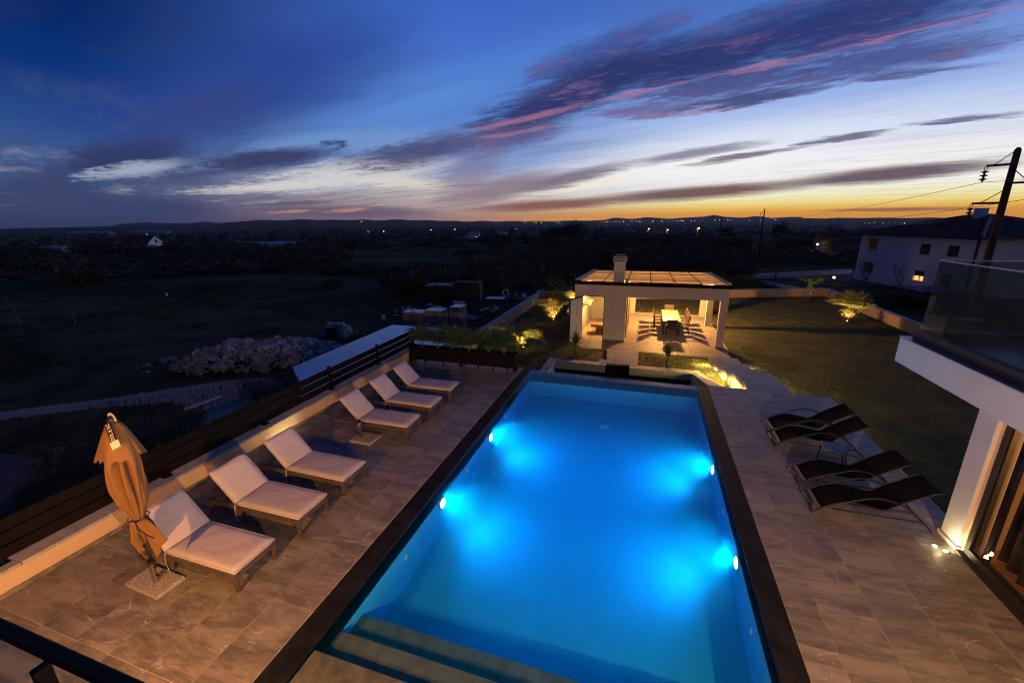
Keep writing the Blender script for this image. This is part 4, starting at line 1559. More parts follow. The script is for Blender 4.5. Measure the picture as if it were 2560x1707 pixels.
# ------------------------------------------------------------------ the villa: right wing, balcony, near balustrade
def villa():
    t = empty('villa', (4.7, 3, 0))
    off = Vector(t.location)

    def part(n, mb, m, parent=None, sm=False):
        o = obj(n, mb, m, parent or t, sm)
        if parent is None:
            o.location = -off
        return o
    # balcony slab of the right wing: white edge, dark metal drip on top
    part('balcony_slab', MB().box(3.70, 12.5, -4, 7.50, 2.67, 3.04), M_WHITE)
    part('slab_trim', MB().box(3.685, 3.80, -4, 7.515, 3.041, 3.056), mat('blue_grey_flashing', (.22, .25, .36), .4, metal=.4))
    part('slab_trim', MB().box(3.802, 12.5, 7.40, 7.515, 3.041, 3.056), MATS['blue_grey_flashing'])
    part('curb', MB().cbox(3.80, 3.90, -4, 7.42, 3.057, 3.19, .005), M_ALU)
    part('curb', MB().cbox(3.902, 12.5, 7.32, 7.42, 3.057, 3.19, .005), M_ALU)
    bf = part('balcony_floor', MB().box(3.902, 12.4, -4, 7.318, 3.041, 3.06), mat('speckled_balcony_floor', (.34, .35, .37), .35, rgb2=(.2, .21, .23), vscale=40))
    # column with lit skirting
    part('column', MB().cbox(4.69, 5.0, 6.87, 7.24, -.5, 2.67, .008), M_WHITE)
    part('column_foot', MB().box(4.665, 5.02, 6.845, 7.265, 0, .07), mat('stone_skirting', (.42, .36, .3), .6))
    # sliding doors in the plane x = 4.74
    part('door_track', MB().box(4.66, 4.86, -4, 6.84, 0.001, .035), M_ALU)
    x0 = 4.74
    for y in (6.80, 5.10, 3.3, 1.5):
        f = MB()
        f.box(x0, x0 + .05, y - .07, y, .036, 2.66)
        part('door_frame', f, M_ALU)
    f = MB()
    f.box(x0, x0 + .05, -4, 6.73, .036, .13)
    f.box(x0, x0 + .05, -4, 6.73, 2.56, 2.66)
    part('door_frame', f, M_ALU)
    f = MB()
    f.box(x0 + .07, x0 + .12, 6.52, 6.60, .036, 2.66)
    f.box(x0 + .07, x0 + .12, 5.40, 6.52, .036, .12)
    f.box(x0 + .07, x0 + .12, 5.32, 5.40, .036, 2.66)
    part('door_frame', f, M_ALU)
    f = MB()
    f.box(x0 + .002, x0 + .05, 6.82, 6.868, .036, 2.66)
    part('door_frame', f, mat('warm_lit_reveal', (.55, .36, .24), .8))  # warm light from the room painted into the base colour
    for ya, yb in ((5.10, 6.73), (3.3, 5.03), (1.5, 3.23)):
        part('pane', MB().box(x0 + .02, x0 + .028, ya, yb, .131, 2.559), M_PANE)
    # room behind the glass
    part('room_floor', MB().box(4.87, 10, -3.9, 7.0, -.03, .02), mat('floor_base', (.1, .06, .03), .8))
    for k in range(14):
        x = 4.88 + k * .19
        part('floor_board', MB().box(x, x + .187, 3.0, 6.98, .021, .032), M_FLOORW)
    part('room_wall', MB().box(5.0, 10, 7.0, 7.24, .0, 2.669), M_INT)
    part('room_wall', MB().box(10, 10.2, -4, 7.24, 0, 2.669), M_INT)
    part('room_wall', MB().box(4.8, 10.2, -4.2, -4.0, 0, 2.669), M_INT)
    # facade under the camera
    part('facade', MB().box(-9, 4.66, -1.9, -1.6, -.02, 3.0), M_WHITE)
    part('near_slab', MB().box(-9, -.35, -1.6, .18, 2.72, 3.02), M_WHITE)
    part('near_slab', MB().box(-.35, 3.69, -1.6, -.25, 2.72, 3.02), M_WHITE)
    tag(t, 'white modern villa wing with glass sliding doors and roof balcony', 'house')

    # glass balustrade on the right balcony
    g = empty('glass_balustrade', (3.85, 5, 3.19))
    go = Vector(g.location)
    for ya, yb in ((5.56, 7.345), (3.7, 5.54), (1.8, 3.68)):
        o = obj('pane', MB().box(3.844, 3.856, ya, yb, 3.12, 4.17), M_GLASS, g)
        o.location = -go
        o = obj('top_edge', MB().box(3.838, 3.862, ya, yb, 4.171, 4.185), mat('glass_edge_trim', (.2, .2, .25), .3, metal=.5), g)
        o.location = -go
    for xa, xb in ((3.87, 5.6), (5.62, 7.4)):
        o = obj('pane', MB().box(xa, xb, 7.364, 7.376, 3.12, 4.17), M_GLASS, g)
        o.location = -go
        o = obj('top_edge', MB().box(xa, xb, 7.358, 7.382, 4.171, 4.185), MATS['glass_edge_trim'], g)
        o.location = -go
    tag(g, 'frameless glass balustrade round the corner of the right balcony', 'balustrade')

    # handrail and glass close to the camera
    h = empty('near_handrail', (-1, .27, 4.1))
    ho = Vector(h.location)
    o = obj('handrail', MB().cbox(-2.6, -.42, .250, .271, 4.088, 4.10, .003), mat('bronze_handrail', (.05, .044, .028), .8, spec=.05), h)
    o.location = -ho
    o = obj('pane', MB().box(-2.6, -.44, .256, .266, 3.06, 4.087), M_GLASSNEAR, h)
    o.location = -ho
    mb = MB()
    mb.box(-.868, -.855, .232, .252, 3.02, 4.087)
    o = obj('post', mb, M_BLACKMETAL, h)
    o.location = -ho
    tag(h, 'dark handrail with glass pane crossing the bottom left corner', 'handrail')

    # curtain
    pts = []
    n = 120
    V, F = [], []
    for i in range(n + 1):
        u = i / n
        y = 6.74 - 3.1 * u
        x = 5.08 + .06 * math.sin(u * 75) + .03 * math.sin(u * 31)
        for z, k in ((.05, 1), (1.3, .9), (2.6, .7)):
            V.append((5.08 + (x - 5.08) * k + .02 * math.sin(u * 13 + z), y, z))
    for i in range(n):
        for j in range(2):
            a = i * 3 + j
            F.append((a, a + 3, a + 4, a + 1))
    c = obj('curtain', MB().add(V, F), M_CURTAIN, None, True)
    md = c.modifiers.new('thickness', 'SOLIDIFY')
    md.thickness = .004
    tag(c, 'dark pleated curtain drawn half across the lit sliding door', 'curtain')
    # something white on the balcony: a folded deck chair with a towel
    d = empty('balcony_chair', (4.95, 6.55, 3.06))
    obj('seat', MB().cbox(-.28, .28, -.28, .28, .24, .32, .02), mat('pale_towel', (.4, .5, .5), .9), d)
    for sx in (-1, 1):
        for sy in (-1, 1):
            obj('leg', MB().tube([(sx * .25, sy * .25, .24), (sx * .27, sy * .27, 0)], .014, 8), M_BLACKMETAL, d)
    obj('armrest', MB().tube(spline([(-.29, -.27, .0), (-.31, -.27, .3), (-.2, -.27, .42), (.1, -.27, .42)], 6), .013, 8), M_BLACKMETAL, d, True)
    tag(d, 'low seat with a pale towel on the right balcony behind the glass', 'seat')


villa()


def blocker():  # unseen block, added to cast a shadow on the corner paving
    t = empty('shade_blocker', (3.85, 2.85, 0))
    obj('cushion', MB().cbox(-.52, .52, -.45, .45, .1, .42, .05), mat('dark_blocker', (.05, .045, .04), .9), t)
    obj('base', MB().box(-.48, .48, -.41, .41, .002, .099), M_ALU, t)
    tag(t, 'unseen dark pouf in front of the sliding doors, shading the paving', 'blocker')


blocker()


# ------------------------------------------------------------------ pavilion
PZ = -1.0


def pavilion():
    t = empty('pavilion', (0.15, 20.6, PZ))
    off = Vector(t.location)

    def part(n, mb, m, parent=None, sm=False):
        o = obj(n, mb, m, parent or t, sm)
        if parent is None:
            o.location = -off
        return o
    F0, F1 = 20.6, 20.88
    zt, zo = 1.79, 1.23
    W = M_WHITE
    # front wall with door opening and wide opening
    part('wall', MB().box(-3.30, -2.93, F0, F1, PZ - .1, zo), W)
    part('wall', MB().box(-1.82, -0.79, F0, F1, PZ - .1, zo), W)
    part('beam', MB().box(-3.30, 3.65, F0, F1, zo + .001, zt), W)
    part('column', MB().cbox(3.33, 3.65, F0, F0 + .30, PZ - .1, zo, .006), W)
    part('wall', MB().box(-3.30, -3.05, F1, 28.1, PZ - .1, 1.60), W)
    part('wall', MB().box(-1.02, -.80, F1, 25.6, PZ - .1, 1.60), W)
    part('wall', MB().box(-3.05, -.8, 25.6, 25.8, PZ - .1, 1.5), W)
    part('wall', MB().box(-3.05, -.5, 27.85, 28.1, PZ - .1, 1.5), W)
    for y in (25.0, 27.82):
        part('column', MB().cbox(3.36, 3.69, y, y + .30, PZ - .1, 1.24, .006), W)
    part('beam', MB().box(3.36, 3.65, F1 + .03, 28.12, 1.241, 1.60), W)
    part('beam', MB().box(-.49, 3.35, 27.85, 28.1, 1.241, 1.62), W)
    for x0, x1 in ((-1.835, -.775), (3.32, 3.665)):
        part('plinth', MB().box(x0, x1, F0 - .014, F0 - .001, PZ, PZ + .07), mat('grey_plinth', (.13, .12, .11), .7))
    # dark roof edge and light transmitting panels, falling to the back
    part('roof_edge', MB().box(-3.38, 3.73, F0 - .10, F0 - .02, zt - .01, zt + .12), M_ROOFEDGE)
    part('roof_edge', MB().add([(-3.38, F0 - .02, zt + .001), (3.73, F0 - .02, zt + .001), (3.73, F0 + .25, zt + .001), (-3.38, F0 + .25, zt + .001), (-3.38, F0 - .02, zt + .12), (3.73, F0 - .02, zt + .12), (3.73, F0 + .25, zt + .115), (-3.38, F0 + .25, zt + .115)],
                               [(0, 3, 2, 1), (4, 5, 6, 7), (0, 1, 5, 4), (1, 2, 6, 5), (2, 3, 7, 6), (3, 0, 4, 7)]), M_ROOFEDGE)

    def rz(y):
        return 1.925 - (y - 20.85) * .036
    pm = bpy.data.materials.new('opal_roof_panel')
    pm.use_nodes = True
    nt = NT(pm.node_tree)
    pm.node_tree.nodes.remove(pm.node_tree.nodes['Principled BSDF'])
    tr = nt.n('ShaderNodeBsdfTranslucent')
    tr.inputs[0].default_value = (1.0, .92, .72, 1)
    df = nt.n('ShaderNodeBsdfPrincipled')
    df.inputs['Base Color'].default_value = (.55, .5, .42, 1)
    df.inputs['Roughness'].default_value = .35
    mx = nt.n('ShaderNodeMixShader')
    mx.inputs[0].default_value = .12
    nt.l(tr.outputs[0], mx.inputs[1])
    nt.l(df.outputs[0], mx.inputs[2])
    nt.l(mx.outputs[0], pm.node_tree.nodes['Material Output'].inputs[0])
    xs = [-3.05 + 1.105 * i for i in range(7)]
    ys = [20.87, 22.3, 24.1, 25.9, 27.9]
    for xa, xb in zip(xs, xs[1:]):
        for k, (ya, yb) in enumerate(zip(ys, ys[1:])):
            if abs(xa + 1.945) < .1 and k == 0:
                rects = [(xa, -1.52, ya, yb), (-.92, xb, ya, yb)]
            else:
                rects = [(xa, xb, ya, yb)]
            for a, b, c, d in rects:
                if b - a < .05:
                    continue
                mb = MB()
                g = .022
                sag = .012
                mb.add([(a + g, c + g, rz(c) - .01), (b - g, c + g, rz(c) - .01), (b - g, d - g, rz(d) - .01), (a + g, d - g, rz(d) - .01),
                        (a + g, c + g, rz(c) + sag), (b - g, c + g, rz(c) + sag), (b - g, d - g, rz(d)), (a + g, d - g, rz(d))],
                       [(0, 3, 2, 1), (4, 5, 6, 7), (0, 1, 5, 4), (1, 2, 6, 5), (2, 3, 7, 6), (3, 0, 4, 7)])
                part('roof_panel', mb, pm)
    for x in xs:
        part('roof_bar', MB().bar((x, 20.86, rz(20.86) - .015), (x, 28.0, rz(28.0) - .015), .04, .055), M_ALU)
    for y in ys[1:-1]:
        part('roof_bar', MB().box(xs[0], xs[-1], y - .02, y + .02, rz(y) - .05, rz(y) + .002), M_ALU)
    part('roof_bar', MB().box(-3.38, 3.7, 27.95, 28.15, rz(28) - .1, rz(28) - .02), M_ALU)
    clip = MB().cbox(-.07, .07, -.05, .05, 0, .05, .01).mesh('clip', mat('pale_roof_clip', (.7, .6, .48), .4))
    for k in range(20):
        y = 20.95 + k * .36
        for x in (-3.28, -3.13):
            link('clip', clip, t, Vector((x, y + (.18 if x > -3.2 else 0), rz(y) + .005)) - off)
        link('clip', clip, t, Vector((3.665, y, rz(y) + .005)) - off)
    part('roof_edge', MB().bar((-3.22, 20.85, rz(20.85) - .045), (-3.22, 28.0, rz(28) - .045), .30, .05), M_ROOFEDGE)
    part('roof_edge', MB().bar((3.65, 20.85, rz(20.85) - .045), (3.65, 28.0, rz(28) - .045), .14, .05), M_ROOFEDGE)
    # chimney
    ch = part('chimney', MB().box(-1.48, -.97, 20.9, 21.36, 1.6, 2.84), M_WHITE)
    for z0, z1, g in ((2.84, 2.90, .05), (2.95, 3.01, .07), (3.06, 3.11, .05), (3.17, 3.20, -.06)):
        obj('cap', MB().cbox(-1.48 - g, -.97 + g, 20.9 - g, 21.36 + g, z0, z1, .008), M_WHITE, ch)
    cc = MB()
    for z0, z1 in ((2.901, 2.949), (3.011, 3.059), (3.111, 3.169)):
        cc.box(-1.40, -1.05, 20.98, 21.28, z0, z1)
    obj('flue', cc, mat('soot', (.02, .018, .016), .9), ch)
    part('flashing', MB().box(-1.6, -.86, 21.365, 21.62, 1.93, 1.95), mat('black_flashing', (.03, .03, .03), .5))
    # paved floor and store interior
    base = part('floor', MB().prism([(-3.25, 20.3), (-2.56, 19.0), (3.64, 19.28), (3.9, 20.6), (3.8, 28.2), (-3.3, 28.2)], -1.3, PZ - .022), M_GROUT)
    tm = slate_material('pale_floor_tile', (.19, .155, .12), (.30, .25, .20), (.45, .4, .33), .35, .65)
    tme = MB().box(-.596, .596, -.596, .596, -.02, 0).mesh('tile', tm)
    for i in range(6):
        for j in range(8):
            x, y = -2.6 + .6 + i * 1.2, 19.05 + .6 + j * 1.2
            if y + .6 > 28.3:
                continue
            if x + .6 > 3.75:
                m2 = MB().box(-.596, 3.78 - x, -.596, .596, -.02, 0).mesh('tile', tm)
                link('tile', m2, t, Vector((x, y + .0, PZ)) - off)
                continue
            if j == 0:
                y0 = 19.03 + (x + 2.5) * .035
                m2 = MB().add([(-.596, y0 - y, -.02), (.596, y0 - y + .03, -.02), (.596, .596, -.02), (-.596, .596, -.02), (-.596, y0 - y, 0), (.596, y0 - y + .03, 0), (.596, .596, 0), (-.596, .596, 0)],
                              [(0, 3, 2, 1), (4, 5, 6, 7), (0, 1, 5, 4), (1, 2, 6, 5), (2, 3, 7, 6), (3, 0, 4, 7)]).mesh('tile', tm)
                link('tile', m2, t, Vector((x, y, PZ)) - off)
            else:
                link('tile', tme, t, Vector((x, y, PZ)) - off)
    # open door of the store room, hinged on its left side
    fr = MB()
    fr.box(-2.93, -2.90, F0 - .01, F0 + .12, PZ, zo)
    fr.box(-1.85, -1.82, F0 - .01, F0 + .12, PZ, zo)
    fr.box(-2.90, -1.85, F0 - .01, F0 + .12, zo - .03, zo)
    part('door_frame', fr, M_ALU)
    dr = empty('door', Vector((-2.91, F0 - .02, PZ)) - off)
    dr.parent = t
    dr.rotation_euler = (0, 0, math.radians(-118))
    obj('leaf', MB().box(0, 1.0, -.025, .025, .015, 2.18), M_ALU, dr)
    obj('panel', MB().box(.05, .95, .026, .034, .06, 2.13), mat('white_door_panel', (.6, .58, .54), .5), dr)
    gr = MB()
    for z0, z1 in ((.35, .85), (1.2, 1.75)):
        gr.box(.45, .47, .035, .038, z0, z1)
    obj('groove', gr, M_ALU, dr)
    hd = MB().tube([(.92, .03, 1.05), (.92, .08, 1.05), (.80, .085, 1.05)], .01, 8)
    obj('handle', hd, M_STEEL, dr)
    # sliding shutters parked against the inner wall of the dining area
    for k, y in enumerate((21.3, 22.7, 24.3)):
        part('shutter', MB().box(-.795, -.74, y, y + 1.0, PZ + .05, 1.15), M_DARKWOOD if k == 1 else mat('brown_shutter', (.22, .12, .06), .6))
    tag(t, 'white flat roofed garden pavilion glowing with warm light, open dining side and chimney', 'pavilion')
    # things inside the store
    s = empty('store_shelf', (-2.95, 22.4, .55))
    obj('board', MB().box(-.08, .30, -.9, .9, 0, .04), M_INT, s)
    tag(s, 'pale shelf on the left wall inside the store room', 'shelf')
    c = empty('sideboard', (-2.12, 22.1, PZ))
    obj('top', MB().box(-.45, .55, -.30, .30, .36, .50), mat('brown_counter', (.24, .13, .06), .5), c)
    obj('front', MB().box(-.2, .55, -.26, .26, 0, .359), mat('red_brown_door', (.32, .09, .03), .5), c)
    for k in range(3):
        obj('slat', MB().box(-.14 + k * .22, -.04 + k * .22, -.285, -.261, .04, .33), mat('dark_red_slat', (.16, .04, .02), .5), c)
    tag(c, 'red brown sideboard seen through the open store room door', 'sideboard')
    # lamps
    WARM = (1.0, .46, .11)
    for nm, x, y, e, c, lb_ in (('pendant_lamp', 1.45, 24.9, 2200, WARM, 'pendant lamp above the dining table under the glowing roof'),
                                ('pendant_lamp', -2.0, 22.6, 380, (1.0, .50, .13), 'pendant lamp of the pavilion store room')):
        zz = 1.25 if x > 0 else .9
        lb = empty(nm, (x, y, zz))
        obj('cable', MB().cyl((0, 0, .05), (0, 0, rz(y) - zz - .08), .006, .006, 5), M_BLACKMETAL, lb)
        obj('bulb', MB().lathe([(0, -.05), (.035, -.035), (.05, 0), (.035, .035), (.015, .06)], n=14), M_WARM, lb)
        lamp('pavilion_light', 'POINT', (0, 0, -.10), e, c, .06, parent=lb)
        tag(lb, lb_, 'lamp')
    # unseen strips, added to light the translucent roof from below
    for x, y, lx_, ly_, e, lb_ in ((1.3, 21.15, 3.8, .06, 728, 'unseen added light strip along the inside of the front beam'), (1.3, 27.6, 3.8, .06, 806, 'unseen added light strip along the back beam of the pavilion'),
                                   (1.3, 24.4, 3.8, .06, 868, 'unseen added light strip across the middle under the roof'), (-2.0, 24.4, 1.9, .06, 651, 'unseen added light strip above the store room'),
                                   (-2.0, 21.3, 1.9, .06, 372, 'unseen added light strip above the store room door')):
        lb = empty('light_strip', (x, y, 1.27))
        obj('rail', MB().box(-lx_ / 2, lx_ / 2, -ly_ / 2, ly_ / 2, -.04, 0), M_ALU, lb)
        lo = lamp('added_roof_wash', 'AREA', (0, 0, .01), e, WARM, lx_, size_y=ly_, parent=lb)
        lo.rotation_euler = (PI, 0, 0)
        tag(lb, lb_, 'lamp')


pavilion()


def dining():
    t = empty('dining_table', (1.47, 24.0, PZ))
    m = M_TEAK
    for k in range(5):
        obj('board', MB().cbox(-.45 + k * .18 + .002, -.27 + k * .18 - .002, -1.5, 1.5, .715, .75, .003), m, t)
    for sx in (-1, 1):
        for sy in (-1, 1):
            obj('leg', MB().box(sx * .38 - .035, sx * .38 + .035, sy * 1.35 - .035, sy * 1.35 + .035, 0, .66), M_ALU, t)
    obj('apron', MB().box(-.40, .40, -1.4, 1.4, .66, .714), M_ALU, t)
    tag(t, 'long honey coloured wooden table inside the pavilion', 'table')
    cm = mat('brown_chair_sling', (.022, .013, .01), .8)

    def chair():
        c = empty('dining_chair', (0, 0, 0))        # faces +x
        for sy in (-.27, .27):
            obj('front_leg', MB().tube([(.24, sy, 0), (.24, sy, .64)], .014, 6), M_BLACKMETAL, c)
            obj('rear_leg', MB().tube([(-.28, sy, 0), (-.20, sy, .43), (-.30, sy, .95)], .014, 6), M_BLACKMETAL, c)
            obj('armrest', MB().box(-.24, .27, sy - .025, sy + .025, .64, .66), cm, c)
        obj('seat', MB().cbox(-.22, .25, -.24, .24, .42, .445, .008), cm, c)
        obj('backrest', MB().add([(-.215, -.24, .47), (-.215, .24, .47), (-.235, .24, .47), (-.235, -.24, .47), (-.30, -.24, .95), (-.30, .24, .95), (-.32, .24, .95), (-.32, -.24, .95)],
                                 [(0, 3, 2, 1), (4, 5, 6, 7), (0, 1, 5, 4), (1, 2, 6, 5), (2, 3, 7, 6), (3, 0, 4, 7)]), cm, c)
        tag(c, cat='chair', group='chairs round the dining table')
        return c
    c0 = chair()
    spots = []
    nm = ['nearest the pool', 'second from the pool', 'third from the pool', 'farthest from the pool']
    for k, y in enumerate((22.9, 23.62, 24.34, 25.06)):
        spots.append((.86, y, 0, 'brown sling chair on the left side of the dining table, ' + nm[k]))
        spots.append((2.08, y, 180, 'brown sling chair on the right side of the dining table, ' + nm[k]))
    spots.append((1.47, 22.2, 90, 'brown sling chair at the head of the table facing away from the pool'))
    spots.append((1.47, 25.8, -90, 'brown sling chair at the far head of the dining table'))
    for i, (x, y, a, lb) in enumerate(spots):
        c = c0 if i == 0 else copy_tree(c0)
        c.location = (x, y, PZ)
        c.rotation_euler = (0, 0, math.radians(a + random.uniform(-3, 3)))
        c['label'] = lb


dining()


def path_and_steps():
    t = tag(obj('garden_path', MB().prism([(-1.5, 19.0), (-.06, 19.03), (-.06, 17.0), (-1.32, 17.0)], -1.2, -.98), M_GROUT), 'paved path from the pool basin to the pavilion', kind='structure')
    for j in range(5):
        y0 = 16.97 + j * .405
        n = 5
        for i in range(n):
            x0 = -1.31 - .19 * (j / 5) + i * .27 + (.1 if j % 2 else 0) * (1 if i else 0)
            x1 = min(-1.31 - .19 * (j / 5) + (i + 1) * .27 + (.1 if j % 2 else 0), -.07)
            if x1 - x0 > .05:
                obj('paver', MB().cbox(x0 + .004, x1 - .004, y0 + .004, y0 + .4, -.99, -.945, .005), M_PAVE, t)
    # threshold between left and right beds
    stairs = empty('garden_steps', (3.6, 15.5, -.8))
    off = Vector(stairs.location)
    S = [(2.78, 3.94, 17.40, 18.75), (2.89, 4.09, 16.31, 17.50), (3.04, 4.24, 15.40, 16.60), (3.2, 4.37, 14.60, 15.76), (3.17, 4.35, 13.72, 14.9), (3.16, 4.34, 12.9, 13.98)]
    sm = slate_material('step_slab', (.17, .15, .14), (.26, .235, .215), (.4, .36, .33), .2)
    for i, (x0, x1, y0, y1) in enumerate(S):
        z = -.143 * (6 - i)
        o = obj('slab', MB().cbox(x0, x1, y0, y1, z - .05, z, .005), sm, stairs)
        o.location = -off
        o = obj('riser', MB().box(x0 + .12, x1 - .12, y0 + .10, y1 - .25, -1.15, z - .051), M_CONC, stairs)
        o.location = -off
        # warm strip under the slab edge, left and right
        for x, s in ((x0 + .07, -1), (x1 - .07, 1)):
            o = obj('light_strip', MB().box(x - .008, x + .008, y0 + .08, y1 - .1, z - .066, z - .0515), M_WARM, stairs)
            o.location = -off
            lo = lamp('step_light', 'AREA', Vector((x, (y0 + y1) / 2, z - .075)) - off, 60 if s < 0 else 24.0, (1, .62, .12), .03, size_y=(y1 - y0) * .8, parent=stairs)
            lo.rotation_euler = Vector((s * .35, 0, -1)).to_track_quat('-Z', 'Y').to_euler()
        lo = lamp('step_light', 'AREA', Vector(((x0 + x1) / 2, y0 + .06, z - .07)) - off, 7, (1, .72, .3), (x1 - x0) * .7, size_y=.03, parent=stairs)
        lo.rotation_euler = Vector((0, -.6, -1)).to_track_quat('-Z', 'Y').to_euler()
    tag(stairs, 'floating stone steps with yellow light underneath, down from terrace to pavilion', 'steps')


path_and_steps()


# ------------------------------------------------------------------ palms and garden plants
def frond_feather(mb, base, az, length, rise, droop, wid, n=22, seed=0):
    rr = random.Random(seed)
    pts = []
    for i in range(n + 1):
        u = i / n
        r = length * (u * math.cos(rise * (1 - u)))
        z = length * (math.sin(rise) * u - droop * u * u)
        pts.append(Vector((base[0] + r * math.cos(az), base[1] + r * math.sin(az), base[2] + z)))
    mb.tube(pts[::2] if n % 2 == 0 else pts, [.018 * (1 - .85 * i / (n // 2)) + .002 for i in range(n // 2 + 1)], 5)
    for i in range(4, n + 1):
        u = i / n
        L = wid * math.sin(PI * min(1, (u * .9 + .12))) ** .7
        t = (pts[i] - pts[i - 1]).normalized()
        sd = t.cross(Vector((0, 0, 1)))
        sd.normalize()
        up = sd.cross(t)
        for s in (-1, 1):
            for q in (0, .5):
                p = pts[i - 1].lerp(pts[i], q)
                d = (sd * s * .8 + t * .65 + up * rr.uniform(-.05, .35)).normalized()
                tip = p + d * L * rr.uniform(.85, 1.1) - Vector((0, 0, .12 * L))
                mid = p + d * L * .5 + up * .01
                w = t * .019
                mb.add([p - w, p + w, mid + w, mid - w, tip], [(0, 1, 2, 3), (3, 2, 4)])


def fan_leaf(mb, base, az, el, stalk, R, n=18, seed=0):
    rr = random.Random(seed)
    d = Vector((math.cos(az) * math.cos(el), math.sin(az) * math.cos(el), math.sin(el)))
    c = Vector(base) + d * stalk
    mb.tube([base, Vector(base) + d * stalk * .6 + Vector((0, 0, .02)), c], [.012, .008, .006], 5)
    sd = d.cross(Vector((0, 0, 1))).normalized()
    up = sd.cross(d)
    for i in range(n):
        a = (i / (n - 1) - .5) * math.radians(230)
        dd = d * math.cos(a) + sd * math.sin(a)
        L = R * (.72 + .28 * math.cos(a * .7)) * rr.uniform(.9, 1.08)
        nd = (sd * math.cos(a) - d * math.sin(a))
        mid = c + dd * L * .6 + up * .02
        tip = c + dd * L + Vector((0, 0, -.10 * L * rr.uniform(.3, 1.6))) + up * .01
        w = nd * .036
        mb.add([c, mid - w + up * .01, mid, mid + w + up * .01, tip], [(0, 1, 2), (0, 2, 3), (1, 4, 2), (2, 4, 3)])


def spot_fixture(x, y, z, target, energy, color, label, fixture=True, size=.04, ang=100):
    t = empty('garden_spotlight', (x, y, z))
    d = (Vector(target) - Vector((x, y, z + .12))).normalized()
    obj('stake', MB().cyl((0, 0, -.1), (0, 0, .10), .012, .012, 8), M_BLACKMETAL, t)
    h = MB()
    c = Vector((0, 0, .12))
    h.tube([c - d * .07, c + d * .02], [.03, .042], 14)
    hd = obj('lamp_head', h, M_BLACKMETAL, t)
    g = MB()
    g.tube([c + d * .021, c + d * .026], [.022, .02], 12)
    obj('lens', g, M_WARM, hd)
    lo = lamp('spot', 'SPOT', c + d * .05, energy, color, size, parent=t, spot=math.radians(ang), blend=.6)
    lo.rotation_euler = d.to_track_quat('-Z', 'Y').to_euler()
    tag(t, label, 'spotlight')
    return t


def basal(t, n, r0, r1, z0, z1, seed):
    r2 = random.Random(seed)
    mb = MB()
    for k in range(n):
        a = r2.uniform(0, 2 * PI)
        z = z0 + (z1 - z0) * r2.random()
        r = r2.uniform(r0, r1) * (.5 + .7 * (z - z0) / (z1 - z0))
        p = Vector((r * math.cos(a), r * math.sin(a), z))
        d = Vector((math.cos(a + r2.uniform(-.8, .8)), math.sin(a + r2.uniform(-.8, .8)), r2.uniform(.2, 1.4))).normalized()
        s = d.cross(Vector((r2.uniform(-1, 1), r2.uniform(-1, 1), .3))).normalized()
        L = r2.uniform(.08, .2)
        mb.add([p, p + d * L * .5 + s * .022, p + d * L, p + d * L * .5 - s * .022], [(0, 1, 2, 3)])
    obj('basal_leaves', mb, M_BASAL, t)


M_BASAL = mat('golden_basal_leaf', (.20, .19, .05), .5, rgb2=(.11, .13, .04), vscale=8, transl=.35)


